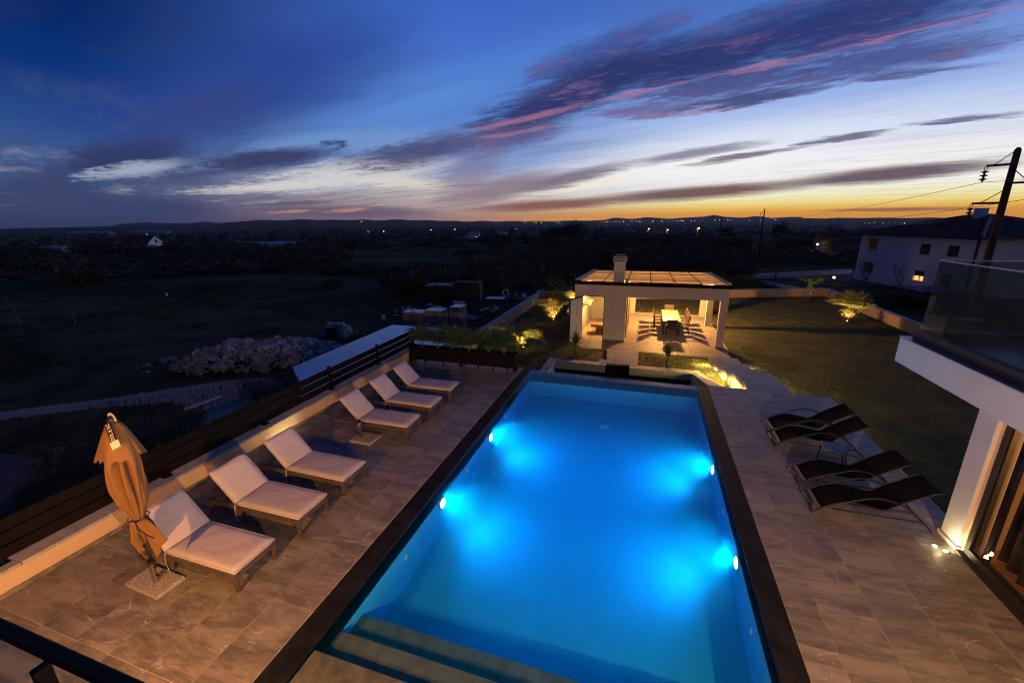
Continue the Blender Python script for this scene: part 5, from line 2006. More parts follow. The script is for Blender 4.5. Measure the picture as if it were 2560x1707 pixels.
def palms():
    Y = (1.0, .62, .16)
    # big feather palm beside the planter, lit from its foot
    t = empty('date_palm', (-5.55, 18.5, LZ))
    mb = MB()
    rr = random.Random(5)
    for k in range(26):
        a = 2 * PI * k * .381 + .2
        tier = k / 26
        frond_feather(mb, (0, 0, .5 + .1 * tier), a, rr.uniform(1.25, 1.6), 1.25 - 1.0 * (1 - tier) * rr.uniform(.5, 1), .35 + .35 * (1 - tier), .34, seed=k)
    obj('crown', mb, M_PALM, t)
    tk = MB()
    tk.tube([(0, 0, -.05), (0, 0, .25), (0, 0, .55)], [.16, .19, .13], 14)
    for k in range(34):
        a = k * 2.4
        z = .04 + .016 * k
        r = .17
        tk.bar((r * math.cos(a), r * math.sin(a), z), ((r + .12) * math.cos(a), (r + .12) * math.sin(a), z + .12), .06, .03)
    obj('trunk', tk, M_BARK, t)
    basal(t, 260, .12, .42, .02, .95, 3)
    tag(t, 'feather leaved date palm lit gold at its foot, nearest the planter', 'palm')
    spot_fixture(-5.25, 18.12, LZ, (-5.35, 18.3, 1.6), 330, Y, 'small spotlight at the foot of the palm nearest the planter', ang=150)
    # fan palm further back
    t = empty('fan_palm', (-5.3, 24.6, LZ))
    mb = MB()
    for k in range(24):
        a = k * 2.4 + .4
        el = 1.35 - 1.3 * (k / 24)
        fan_leaf(mb, (0, 0, .62 + .01 * k), a, el, rr.uniform(.55, .85), rr.uniform(.55, .7), seed=k)
    obj('crown', mb, M_PALM, t)
    tk = MB()
    tk.tube([(0, 0, -.05), (0, 0, .3), (.02, 0, .68)], [.13, .15, .12], 14)
    for k in range(40):
        a = k * 2.4
        z = .05 + .015 * k
        tk.bar((.12 * math.cos(a), .12 * math.sin(a), z), (.26 * math.cos(a), .26 * math.sin(a), z + .18), .03, .015)
    obj('trunk', tk, M_BARK, t)
    basal(t, 220, .12, .45, .05, .9, 4)
    tag(t, 'fan palm glowing orange at its base, in the middle of the left garden strip', 'palm')
    spot_fixture(-5.1, 24.2, LZ, (-5.2, 24.45, 1.4), 330, (1, .5, .12), 'small spotlight below the middle fan palm', ang=150)
    # third, tall leafy plant against the pavilion corner
    t = empty('tall_grass_palm', (-4.75, 28.7, LZ))
    mb = MB()
    for k in range(22):
        a = k * 2.4
        frond_feather(mb, (0, 0, .3), a, rr.uniform(1.5, 2.2), 1.48 - .5 * (k / 22), .12, .26, seed=k + 60)
    obj('crown', mb, M_PALM, t)
    obj('trunk', MB().cyl((0, 0, -.05), (0, 0, .35), .12, .08, 10), M_BARK, t)
    basal(t, 160, .1, .4, .1, 1.2, 6)
    tag(t, 'upright feathery palm beside the far left pavilion wall with a star bright spotlight', 'palm')
    spot_fixture(-4.5, 28.0, LZ + .25, (-4.7, 28.8, 1.0), 240, Y, 'star bright spotlight in front of the upright feathery palm')
    # right: fan palm on the lawn corner
    t = empty('fan_palm', (11.5, 28.7, LZ))
    mb = MB()
    for k in range(26):
        a = k * 2.4 + 1.4
        el = 1.35 - 1.25 * (k / 26)
        fan_leaf(mb, (0, 0, .55 + .012 * k), a, el, rr.uniform(.55, .85), rr.uniform(.55, .72), seed=k + 200)
    obj('crown', mb, M_PALM, t)
    tk = MB()
    tk.tube([(0, 0, -.05), (0, 0, .3), (.02, 0, .65)], [.16, .17, .12], 14)
    for k in range(40):
        a = k * 2.4
        z = .05 + .015 * k
        tk.bar((.14 * math.cos(a), .14 * math.sin(a), z), (.30 * math.cos(a), .30 * math.sin(a), z + .18), .03, .015)
    obj('trunk', tk, M_BARK, t)
    basal(t, 150, .15, .5, .05, .7, 5)
    tag(t, 'fan palm lit from below on the right side of the lawn by the garden wall', 'palm')
    spot_fixture(11.25, 28.2, LZ, (11.35, 28.4, 1.4), 330, Y, 'small spotlight under the fan palm on the right of the lawn', ang=150)
    # slim young palm at the back wall
    t = empty('slim_palm', (11.4, 35.1, LZ))
    mb = MB()
    for k in range(16):
        frond_feather(mb, (0, 0, 1.25), k * 2.4, rr.uniform(.8, 1.1), 1.4 - .9 * (k / 16), .3, .2, seed=k + 90)
    obj('crown', mb, M_PALM, t)
    obj('trunk', MB().tube([(0, 0, -.05), (.03, 0, .6), (0, 0, 1.3)], [.09, .07, .08], 10), M_BARK, t)
    basal(t, 120, .05, .22, .3, 1.5, 8)
    tag(t, 'slim young palm with a bare trunk in front of the back garden wall', 'palm')
    spot_fixture(11.2, 34.5, LZ, (11.4, 35.1, 1.0), 60, (1, .8, .5), 'faint spotlight at the slim palm by the back wall')

    # yuccas
    def yucca(x, y, h, R, n, lb, seed):
        t = empty('yucca', (x, y, LZ))
        mb = MB()
        r2 = random.Random(seed)
        for k in range(n):
            a = k * 2.39996
            el = 1.5 - 1.75 * (k / n)
            L = R * r2.uniform(.85, 1.1)
            d = Vector((math.cos(a) * math.cos(el), math.sin(a) * math.cos(el), math.sin(el)))
            s = d.cross(Vector((0, 0, 1)))
            s = s.normalized() if s.length > .01 else Vector((1, 0, 0))
            b = Vector((0, 0, h))
            m1 = b + d * L * .45
            tip = b + d * L + Vector((0, 0, -.05 * R))
            w = s * .026
            mb.add([b - w * .6, b + w * .6, m1 + w, m1 - w, tip], [(0, 1, 2, 3), (3, 2, 4)])
        obj('crown', mb, M_PALM, t)
        obj('trunk', MB().tube([(0, 0, -.05), (0, 0, h * .6), (0, 0, h + .03)], [.06, .045, .05], 10), M_BARK, t)
        tag(t, lb, 'yucca')
    yucca(1.13, 17.85, .42, .58, 110, 'spiky yucca on the lawn between the pool basin and the pavilion opening', 1)
    yucca(-2.8, 18.25, .50, .62, 90, 'spiky yucca in front of the open store room door', 2)


palms()


def grill():
    t = empty('kettle_grill', (-4.0, 24.2, LZ))
    obj('lid', MB().lathe([(.0, .93), (.08, .925), (.2, .88), (.27, .78), (.285, .68)], n=28), mat('cream_enamel', (.6, .5, .4), .3), t, True)
    obj('bowl', MB().lathe([(.285, .67), (.25, .55), (.15, .46), (0, .44)], n=28), M_BLACKMETAL, t, True)
    obj('handle', MB().tube([(-.06, 0, .93), (-.05, 0, .98), (.05, 0, .98), (.06, 0, .93)], .01, 6), M_BLACKMETAL, t)
    for k in range(3):
        a = k * 2 * PI / 3 + .3
        obj('leg', MB().tube([(.14 * math.cos(a), .14 * math.sin(a), .5), (.28 * math.cos(a), .28 * math.sin(a), 0)], .012, 6), M_BLACKMETAL, t)
    tag(t, 'round kettle grill with a cream lid by the left pavilion wall', 'grill')


grill()


def terrace_lights():
    # floor light against the left wall between the third and fourth lounger
    t = empty('floor_light', (-7.42, 6.8, 0))
    obj('housing', MB().lathe([(0, .012), (.05, .012), (.058, .006), (.06, 0)], n=20), M_STEEL, t)
    obj('lens', MB().lathe([(0, .016), (.034, .014)], n=16), M_WARM, t)
    lo = lamp('uplight', 'SPOT', (0, 0, .04), 12, (1, .78, .36), .02, parent=t, spot=math.radians(150), blend=.8)
    lo.rotation_euler = Vector((-.9, 0, .55)).to_track_quat('-Z', 'Y').to_euler()
    tag(t, 'bright round floor light at the foot of the low wall behind the third lounger', 'floor light')
    for i, (x, y) in enumerate(((4.44, 6.86), (4.53, 6.78))):
        t = empty('floor_light', (x, y, 0.001))
        obj('housing', MB().lathe([(0, .010), (.035, .010), (.042, .006), (.044, 0)], n=20), M_STEEL, t)
        obj('lens', MB().lathe([(0, .013), (.028, .012)], n=16), M_WARM, t)
        if i == 1:
            lo = lamp('uplight', 'SPOT', (0, 0, .035), 22, (1, .80, .42), .02, parent=t, spot=math.radians(140), blend=.8)
            lo.rotation_euler = Vector((.75, .35, .5)).to_track_quat('-Z', 'Y').to_euler()
            lamp('glow', 'POINT', (-.06, .02, .09), 1.6, (1, .80, .42), .02, parent=t)
        tag(t, ['round floor light in the paving, the outer of the pair at the house column', 'round floor light in the paving right beside the house column foot'][i], 'floor light')
    # downlights in the soffit of the balcony where the photographer stands
    for x, y, e, c, lb in ((-4.0, 0.02, 950, (1, .40, .11), 'soffit downlight of the near balcony on the fence side'),
                           (-.7, -.05, 240, (1, .46, .16), 'soffit downlight of the near balcony above the pool steps'),
                           (2.9, -.55, 2400, (1, .52, .22), 'soffit downlight of the near balcony by the sliding doors')):
        t = empty('soffit_light', (x, y - (.4 if x > -1 and x < 0 else 0), 2.70))
        obj('ring', MB().lathe([(.05, 0), (.075, 0), (.075, -.02), (.05, -.025)], n=18), M_STEEL, t)
        obj('bulb', MB().lathe([(0, -.05), (.03, -.035), (.04, 0)], n=12), M_WARM, t)
        lamp('soffit_lamp', 'POINT', (0, 0, -.12), e, c, .04, parent=t)
        tag(t, lb, 'lamp')
    # light inside the living room
    lo = lamp('room_light', 'AREA', (7.0, 4.5, 2.6), 90, (1, .45, .12), 1.2)
    lo.rotation_euler = (0, 0, 0)
    lo2 = lamp('room_light', 'AREA', (4.98, 6.3, 2.6), 16, (1, .42, .1), .12)


terrace_lights()


# ------------------------------------------------------------------ rough ground left of the terrace
def gz(x, y):
    return ground_z(x, y)


def left_ground():
    m = MB()
    m.cbox(-14.0, -9.25, 8.6, 20.72, -1.25, -1.0, .015)
    # left edge is cut back near the weeds
    tag(obj('concrete_slab', MB().prism([(-13.85, 13.0), (-12.2, 11.7), (-9.25, 8.6), (-9.25, 20.7), (-14.05, 20.74)], -1.3, -1.0), M_CONC), 'pale blue grey concrete slab beyond the fence', 'concrete slab')
    tag(obj('slab_bank', MB().prism([(-13.7, 13.1), (-12.2, 11.9), (-9.3, 8.8), (-9.3, 20.5), (-13.9, 20.6)], -2.6, -1.301), M_FIELD), 'earth bank under the concrete slab', kind='structure')
    # gravel track
    upper = [(-30, 5.6), (-26, 7.3), (-24.1, 8.3), (-21.3, 10.5), (-18.5, 13.4)]
    lower = [(-29, 4.6), (-25.2, 6.6), (-23.1, 7.9), (-20.7, 9.7), (-18.4, 11.0), (-15.8, 11.4), (-13.5, 9.0), (-13.0, 9.5), (-12.6, 11.3), (-15.5, 13.2)]
    mb = MB()
    U = upper + [(-17.0, 14.2), (-15.8, 13.9), (-15.0, 13.2), (-14.2, 12.6), (-13.4, 12.0)]
    Lw = lower[:5] + [(-17.3, 11.0), (-16.0, 10.7), (-15.0, 9.9), (-14.2, 9.2), (-13.2, 9.0)]
    n = 6
    for (a, b), (c, d) in zip(zip(U, U[1:]), zip(Lw, Lw[1:])):
        for k in range(n):
            u, v = k / n, (k + 1) / n
            p = [(c[0] + (a[0] - c[0]) * u, c[1] + (a[1] - c[1]) * u), (d[0] + (b[0] - d[0]) * u, d[1] + (b[1] - d[1]) * u),
                 (d[0] + (b[0] - d[0]) * v, d[1] + (b[1] - d[1]) * v), (c[0] + (a[0] - c[0]) * v, c[1] + (a[1] - c[1]) * v)]
            mb.add([(x, y, gz(x, y) + .03) for x, y in p], [(0, 1, 2, 3)])
    tag(obj('gravel_track', mb, M_GRAVEL), 'pale gravel track across the dark field', kind='structure')
    # loose stones on the track
    g = np.random.default_rng(9)
    V, F = [], []
    N = 9000
    seg = g.integers(0, len(U) - 1, N)
    f, w = g.random(N), g.random(N) * 1.1 - .05
    Ua, La = np.array(U), np.array(Lw)
    p = (La[seg] * (1 - w)[:, None] + Ua[seg] * w[:, None]) * (1 - f)[:, None] + (La[seg + 1] * (1 - w)[:, None] + Ua[seg + 1] * w[:, None]) * f[:, None]
    s = g.uniform(.015, .05, N) * (1 + 1.2 * (g.random(N) > .97))
    rot = g.uniform(0, 2 * PI, N)
    base = np.array([[1, 0, 0], [-.5, .87, 0], [-.5, -.87, 0], [0, 0, .8]])
    q = np.repeat(base[None], N, 0) * s[:, None, None]
    cx, sx = np.cos(rot)[:, None], np.sin(rot)[:, None]
    qx = q[:, :, 0] * cx - q[:, :, 1] * sx
    qy = q[:, :, 0] * sx + q[:, :, 1] * cx
    V = np.stack([qx + p[:, 0:1], qy + p[:, 1:2], q[:, :, 2] - 2.285], axis=2).reshape(-1, 3)
    T = np.array([[0, 1, 3], [1, 2, 3], [2, 0, 3]])
    F = (np.arange(N)[:, None, None] * 4 + T[None]).reshape(-1, 3)
    tag(link('gravel', np_mesh('gravel', V, F, M_GRAVEL)), 'loose pale stones of the gravel track', kind='stuff')

    # rubble heap: rocks as parts
    t = empty('rubble_heap', (-20.2, 16.2, -2.3))
    rocks = []
    for s_ in range(7):
        rr = random.Random(s_ + 70)
        bm_v = []
        mb = MB()
        n = 7
        V, F = [], []
        for lv, (zz, sc) in enumerate(((-.42, .6), (-.1, 1.0), (.22, .86), (.45, .45))):
            for k in range(n):
                a = 2 * PI * k / n + rr.uniform(-.25, .25)
                r = sc * rr.uniform(.6, 1.1)
                V.append((r * math.cos(a) * .6, r * math.sin(a) * .45, zz * rr.uniform(.7, 1.1) + rr.uniform(-.06, .06)))
        for lv in range(3):
            for k in range(n):
                k2 = (k + 1) % n
                F.append((lv * n + k, lv * n + k2, (lv + 1) * n + k2, (lv + 1) * n + k))
        F.append(tuple(range(n - 1, -1, -1)))
        F.append(tuple(range(3 * n, 4 * n)))
        rocks.append(MB().add(V, F).mesh('rock', M_ROCK))
    rr = random.Random(4)

    def heap_h(u, v):
        """u along -1..1, v across -1..1"""
        e = max(0, 1 - (u * u) ** 1.2 - v * v)
        return 1.0 * e ** .6 * (1 - .35 * u)
    axis_a, axis_b = Vector((-21.6, 14.2)), Vector((-16.6, 18.6))
    dirv = (axis_b - axis_a).normalized()
    nrm = Vector((-dirv.y, dirv.x))
    cen = (axis_a + axis_b) / 2
    items = []
    for k in range(285):
        while True:
            u, v = rr.uniform(-1, 1), rr.uniform(-1, 1)
            if u * u + v * v < 1:
                break
        u *= 1.02
        p = cen + dirv * u * 3.9 + nrm * v * 1.9
        h = heap_h(u, v)
        s_ = rr.uniform(.28, .52) if rr.random() < .7 else rr.uniform(.5, .85)
        items.append((p, h, s_))
    for k in range(15):
        p = Vector((-22.8 - rr.uniform(0, 2.5), 14.2 + rr.uniform(-1, 1.5)))
        items.append((p, 0, rr.uniform(.15, .5)))
    for p, h, s_ in items:
        o = link('rock', rocks[rr.randrange(7)], t, Vector((p.x, p.y, gz(p.x, p.y) + h * .95 + .02)) - Vector(t.location),
                 (rr.uniform(-.6, .6), rr.uniform(-.6, .6), rr.uniform(0, 6.28)), (s_ * rr.uniform(.8, 1.3), s_ * rr.uniform(.8, 1.2), s_ * rr.uniform(.6, 1.0)))
    # small filling rubble
    V, F = [], []
    mbx = MB()
    for k in range(1300):
        while True:
            u, v = rr.uniform(-1, 1), rr.uniform(-1, 1)
            if u * u + v * v < 1:
                break
        p = cen + dirv * u * 4.2 + nrm * v * 2.1
        h = heap_h(u * .97, v * .97)
        s_ = rr.uniform(.05, .16)
        R = Matrix.Rotation(rr.uniform(0, 3), 3, 'Z') @ Matrix.Rotation(rr.uniform(-.7, .7), 3, 'X')
        mbx.obox((p.x - t.location.x, p.y - t.location.y, gz(p.x, p.y) + 2.3 + h * .9), (s_ * 1.4, s_, s_ * .7), R)
    tag(obj('small_rubble', mbx, M_ROCK, t), kind='stuff')
    core = MB()
    n = 24
    V, F = [], []
    for i in range(9):
        for k in range(n):
            a = 2 * PI * k / n
            rr_ = (1 - i / 8) * .98
            u, v = rr_ * math.cos(a), rr_ * math.sin(a)
            p = cen + dirv * u * 3.9 + nrm * v * 1.9
            V.append((p.x - t.location.x, p.y - t.location.y, gz(p.x, p.y) + 2.3 + heap_h(u, v) * .8 - .06))
    for i in range(8):
        for k in range(n):
            F.append((i * n + k, i * n + (k + 1) % n, (i + 1) * n + (k + 1) % n, (i + 1) * n + k))
    obj('core', MB().add(V, F), M_FIELD, t, True)
    tag(t, 'long heap of broken limestone rocks beside the concrete slab', 'rubble heap')

    # pipe, plank, log, low slab
    tag(obj('drain_pipe', MB().tube([(-16.9, 10.45, -2.2), (-16.7, 11.85, -2.2)], .075, 12), mat('white_plastic_pipe', (.5, .5, .55), .4), None, True), 'pale plastic pipe lying at the edge of the gravel track', 'pipe')
    tag(obj('plank', MB().bar((-19.3, 5.7, -2.0), (-18.3, 6.45, -2.16), .14, .04), M_WOOD), 'pale plank lying at the far left edge', 'plank')
    t = empty('tree_log', (-17.8, 6.8, -2.08))
    obj('trunk', MB().tube([(-.45, -.1, 0), (0, 0, .02), (.4, .15, .0)], [.2, .22, .21], 12), M_DARKWOOD, t)
    obj('cut_face', MB().tube([(.4, .15, 0), (.405, .152, 0)], [.205, .2], 12), M_WOOD, t)
    tag(t, 'short thick log lying in the weeds at the left', 'log')
    tag(obj('stone_slab', MB().prism([(-20.5, 6.0), (-17.2, 6.4), (-14.9, 4.4), (-18.5, 3.0)], -2.35, -2.02), mat('dark_grey_slab', (.08, .085, .085), .9, var=.3, vscale=2, bump=.6)), 'low dark slab in the field at the left edge', 'slab')


left_ground()


def weeds(x, y, w, h, n, lb, seed):
    t = empty('weed_bush', (x, y, gz(x, y)))
    g = np.random.default_rng(seed)
    mb = MB()
    V, F = [], []
    ns = n
    sx, sy = g.normal(0, w * .42, ns), g.normal(0, w * .22, ns)
    hh = h * g.uniform(.5, 1.05, ns)
    dx, dy = g.normal(0, .12, ns) * h, g.normal(0, .12, ns) * h
    verts, faces = [], []
    c = 0
    for i in range(ns):
        b = np.array([sx[i], sy[i], 0.0])
        tp = b + np.array([dx[i], dy[i], hh[i]])
        m_ = int(14 + 8 * g.random())
        for k in range(m_):
            u = .15 + .85 * k / m_
            p = b + (tp - b) * u
            a = g.uniform(0, 2 * PI)
            L = .11 * (1.15 - u) + .03
            d = np.array([math.cos(a), math.sin(a), .7]) * L
            s = np.array([-math.sin(a), math.cos(a), 0]) * .016
            verts += [p, p + d * .5 + s, p + d, p + d * .5 - s]
            faces.append((c, c + 1, c + 2, c + 3))
            c += 4
    link('foliage', np_mesh('foliage', np.array(verts), np.array(faces), M_LEAFW), t)
    for i in range(0, ns, 6):
        mb = MB()
        mb.tube([(sx[i], sy[i], 0), (sx[i] + dx[i], sy[i] + dy[i], hh[i])], [.008, .003], 4)
        obj('stem', mb, M_TWIG, t)
    tag(t, lb, 'weeds')


M_LEAFW = mat('weed_leaf', (.055, .055, .03), .8, rgb2=(.03, .042, .018), vscale=1.5, transl=.2)
weeds(-15.6, 6.3, 1.9, 1.25, 90, 'tall leafy weeds behind the fence, directly left of the closed parasol', 1)
weeds(-16.3, 7.9, 2.2, 1.35, 90, 'tall leafy weeds behind the head of the closed parasol', 2)
weeds(-14.4, 8.3, 1.7, 1.3, 80, 'tall leafy weeds behind the fence, right of the closed parasol', 3)
weeds(-13.4, 6.2, 1.8, 1.2, 70, 'dark weeds pressed against the outside of the fence', 4)
weeds(-15.3, 12.5, 1.4, 1.2, 70, 'upright weeds between the rubble heap and the concrete slab', 5)
weeds(-13.9, 12.0, 1.2, 1.1, 60, 'upright weeds overlapping the near corner of the concrete slab', 6)


def bare_tree(x, y, h, lb, seed, spread=.7, twigs=5, m=None):
    t = empty('bare_tree', (x, y, gz(x, y)))
    rr = random.Random(seed)
    mb = MB()
    tk = MB()

    def grow(b, p, d, L, r, lv):
        q = p + d * L
        mid = p.lerp(q, .5) + Vector((rr.uniform(-1, 1), rr.uniform(-1, 1), 0)) * L * .08
        b.tube([p, mid, q], [r, r * .8, r * .6], 5)
        if lv == 0:
            return
        for k in range(rr.choice((2, 3)) if lv > 1 else 2):
            a = rr.uniform(0, 2 * PI)
            nd = (d + Vector((math.cos(a), math.sin(a), rr.uniform(.1, .5))) * spread).normalized()
            grow(mb, q if k < 2 else mid, nd, L * rr.uniform(.6, .85), r * .55, lv - 1)
    grow(tk, Vector((0, 0, -.05)), Vector((rr.uniform(-.1, .1), rr.uniform(-.1, .1), 1)).normalized(), h * .32, h * .028, twigs - 1)
    obj('trunk', tk, m or M_TWIG, t)
    obj('branches', mb, m or M_TWIG, t)
    tag(t, lb, 'tree')


bare_tree(-17.9, 23.4, 2.0, 'leafless fruit tree between the draped pallets and the wrapped block stacks', 1)
bare_tree(-14.8, 24.3, 2.0, 'leafless tree right in front of the wrapped block stacks', 2)
bare_tree(-25.3, 23.2, 1.6, 'small leafless sapling beyond the rubble heap', 3)
bare_tree(-48.6, 19.6, 2.6, 'pale leafless tree at the far left of the field', 4)
bare_tree(-43.6, 20.6, 2.3, 'leafless tree second from the far left of the field', 5)
bare_tree(-92, 46, 5.5, 'forked pale leafless tree in front of the dark thicket at the left', 6)
bare_tree(22.5, 54, 4.5, 'leafless tree at the corner of the neighbouring house', 7, .8)
bare_tree(24.0, 50.5, 4.0, 'leafless spreading tree in front of the neighbouring house wall', 8, .9)


def stake(x, y, h, lb, top=None, name='wooden_stake'):
    t = empty(name, (x, y, gz(x, y)))
    obj('post', MB().cbox(-.045, .045, -.045, .045, -.1, h, .01), M_DARKWOOD, t)
    if top:
        obj('cap', MB().lathe([(.0, .42), (.07, .38), (.10, .2), (.08, 0)], (0, 0, h - .05), 10), top, t)
    tag(t, lb, 'stake')


stake(-25.8, 21.2, 1.35, 'thin wooden stake behind the rubble heap')
stake(-36.4, 23.2, 1.2, 'dark leaning stake in the middle of the left field')
stake(-31.1, 24.3, 1.2, 'dark stake left of the small sapling in the field')
stake(-48.7, 31.1, .5, 'short stake with a white bag over it in the field', M_SCRAP)


def yard():
    def at(o, x, y, rz=0.0):
        o.location = (x, y, gz(x, y))
        o.rotation_euler = (0, 0, rz)
    # shrink wrapped pallets of clay blocks
    for i, (x, y, w, d, h, rz, lb) in enumerate(((-14.9, 24.9, 1.5, 1.1, 1.25, .1, 'left shrink wrapped pallet of pale blocks behind the concrete slab'),
                                                 (-13.2, 24.6, 1.25, 1.1, 1.5, .1, 'middle shrink wrapped pallet of blocks with shiny film'),
                                                 (-11.75, 25.0, .8, 1.1, 1.75, .1, 'right shrink wrapped pallet, tallest of the three'))):
        t = empty('block_pallet', (0, 0, 0))
        at(t, x, y, rz)
        for k in range(5):
            obj('slat', MB().box(-w / 2, w / 2, -d / 2 + k * d / 5, -d / 2 + k * d / 5 + .1, .10, .12), M_WOOD, t)
        for k in (-1, 0, 1):
            obj('runner', MB().box(k * w * .42 - .05, k * w * .42 + .05, -d / 2, d / 2, 0, .099), M_WOOD, t)
        nz, nx, ny = int(h / .24), 4, 3
        bme = MB().cbox(-w / nx / 2 + .006, w / nx / 2 - .006, -d / ny / 2 + .006, d / ny / 2 - .006, 0, .232, .008).mesh('brick', M_BRICK)
        for a in range(nx):
            for b in range(ny):
                for c in range(nz):
                    if b == 0 or a in (0, nx - 1) or c == nz - 1:
                        link('brick', bme, t, (-w / 2 + (a + .5) * w / nx, -d / 2 + (b + .5) * d / ny, .121 + c * .238))
        top = .121 + nz * .238
        mb = MB()
        e = .015
        N = 10
        V, F = [], []
        rr = random.Random(i)
        ring = [(-w / 2 - e, -d / 2 - e), (w / 2 + e, -d / 2 - e), (w / 2 + e, d / 2 + e), (-w / 2 - e, d / 2 + e)]
        for q in range(4):
            (xa, ya), (xb, yb) = ring[q], ring[(q + 1) % 4]
            for r_ in range(N):
                u = r_ / N
                for z in np.linspace(.14, top + .015, 7):
                    V.append((xa + (xb - xa) * u + rr.uniform(-.012, .012), ya + (yb - ya) * u - rr.uniform(0, .02), z))
        M = 4 * N
        for a in range(M):
            for z in range(6):
                b = (a + 1) % M
                F.append((a * 7 + z, b * 7 + z, b * 7 + z + 1, a * 7 + z + 1))
        obj('film', MB().add(V, F), M_FILM, t)
        obj('cover', MB().box(-w / 2, w / 2, -d / 2, d / 2, top + .002, top + .012), M_PLASTIC, t)
        tag(t, lb, 'pallet', 'shrink wrapped block pallets')

    def junk(x, y, w, d, h, n, lb, seed, mats=None, name='scrap_heap'):
        t = empty(name, (0, 0, 0))
        at(t, x, y)
        rr = random.Random(seed)
        mats = mats or [M_SCRAP, M_WOOD, M_TARP, M_SCRAP, M_DARKWOOD]
        for k in range(n):
            u, v = rr.gauss(0, .4), rr.gauss(0, .4)
            z = h * max(.05, 1 - u * u - v * v) * rr.uniform(.2, .9)
            R = Matrix.Rotation(rr.uniform(0, 3.1), 3, 'Z') @ Matrix.Rotation(rr.uniform(-.5, .5), 3, 'X') @ Matrix.Rotation(rr.uniform(-.4, .4), 3, 'Y')
            s = (rr.uniform(.2, .7), rr.uniform(.06, .3), rr.uniform(.02, .12))
            mm = rr.choice(mats)
            obj('plank' if mm in (M_WOOD, M_DARKWOOD) else 'scrap_piece', MB().obox((u * w, v * d, z + .05), s, R), mm, t)
        tag(t, lb, 'scrap heap')
        return t
    junk(-18.4, 29.6, 1.5, .9, .8, 46, 'heap of pale scrap and boards behind the wrapped pallets', 1)
    junk(-15.6, 28.2, 1.2, .8, .6, 30, 'lower heap of timber offcuts with an orange sheet', 2, [M_WOOD, M_SCRAP, M_DARKWOOD])
    obj_ = tag(obj('orange_sheet', MB().obox((-16.1, 28.6, gz(-16.1, 28.6) + .75), (.6, .05, .45), Matrix.Rotation(.3, 3, 'Z')), mat('orange_sheet', (.38, .09, .03), .7)), 'orange red sheet standing on the timber offcuts', 'sheet')
    junk(-11.9, 31.6, 1.1, .9, .7, 34, 'scattered broken slabs under the white topped cart', 3, [M_SCRAP, M_WOOD, M_TARP])
    junk(-12.9, 29.3, .9, .35, .15, 26, 'thin scatter of white scraps on the dark grass', 4, [M_SCRAP])
    junk(-11.5, 38.5, 2.0, 1.2, .7, 34, 'dim heap with a pale tyre beyond the white topped cart', 5)
    t = empty('car_tyre', (0, 0, 0))
    at(t, -12.8, 38.0)
    tor = MB()
    pts = [(.3 * math.cos(a), .12, .75 + .3 * math.sin(a)) for a in np.linspace(0, 2 * PI, 20)]
    tor.tube(pts, .09, 8, False)
    obj('tyre', tor, M_SCRAP, t, True)
    tag(t, 'pale tyre lying on the dim heap', 'tyre')
    # two big dark timber stacks
    t = empty('timber_stack', (0, 0, 0))
    at(t, -19.0, 37.0, .12)
    rr = random.Random(8)
    for r_ in range(8):
        for c in range(2):
            obj('plank', MB().cbox(-1.4 + rr.uniform(-.08, .08), 1.4 + rr.uniform(-.1, .1), -.55 + c * .56, -.02 + c * .56, .08 + r_ * .18, .08 + r_ * .18 + .13, .01), M_DARKWOOD, t)
    V, F = [], []
    for i in range(15):
        for j in range(7):
            V.append((-1.55 + 3.1 * i / 14, -.7 + 1.3 * j / 6, 1.56 + .10 * math.sin(PI * i / 14) + rr.uniform(-.03, .03) - (.12 if j in (0, 6) else 0)))
    for i in range(14):
        for j in range(6):
            a = i * 7 + j
            F.append((a, a + 7, a + 8, a + 1))
    obj('tarpaulin', MB().add(V, F), M_SCRAPF, t, True)
    tag(t, 'dark timber stack covered with a crumpled pale sheet', 'timber stack')
    t = empty('timber_crate', (0, 0, 0))
    at(t, -16.3, 37.2, .08)
    for k in range(9):
        obj('board', MB().cbox(-1.25, 1.25, -.6, -.57, .08 + k * .19, .25 + k * .19, .004), M_DARKWOOD, t)
    for x in (-1.27, 1.27):
        obj('post', MB().box(x - .05, x + .05, -.66, -.56, 0, 1.85), M_DARKWOOD, t)
        obj('side_panel', MB().box(x - .02, x + .02, -.555, .6, .08, 1.8), M_DARKWOOD, t)
    obj('lid', MB().box(-1.33, 1.33, -.68, .65, 1.851, 1.89), M_DARKWOOD, t)
    tag(t, 'big dark board crate standing right of the covered timber stack', 'crate')
    # white topped cart
    t = empty('flat_cart', (0, 0, 0))
    at(t, -12.4, 34.1, .1)
    obj('top', MB().cbox(-.8, .8, -.55, .55, .88, .93, .01), mat('pale_board', (.6, .6, .64), .5), t)
    for k in range(5):
        obj('bar', MB().box(-.78 + k * .38, -.75 + k * .38, -.56, -.53, .55, .88), M_BLACKMETAL, t)
    for sx in (-1, 1):
        for sy in (-1, 1):
            obj('leg', MB().box(sx * .72 - .04, sx * .72 + .04, sy * .48 - .04, sy * .48 + .04, 0, .88), M_DARKWOOD, t)
    tag(t, 'flat topped stand with a pale board on it behind the garden wall', 'stand')
    # wheelbarrow like tilted tub
    t = empty('wheelbarrow', (0, 0, 0))
    at(t, -15.2, 32.6, .6)
    obj('tub', MB().add([(-.3, -.2, .35), (.3, -.2, .35), (.3, .2, .35), (-.3, .2, .35), (-.55, -.35, .75), (.5, -.35, .65), (.5, .35, .65), (-.55, .35, .75)],
                        [(0, 3, 2, 1), (0, 1, 5, 4), (1, 2, 6, 5), (2, 3, 7, 6), (3, 0, 4, 7)]), M_SCRAP, t)
    obj('wheel', MB().tube([(-.6, -.04, .2), (-.6, .04, .2)], .2, 16), M_BLACKMETAL, t)
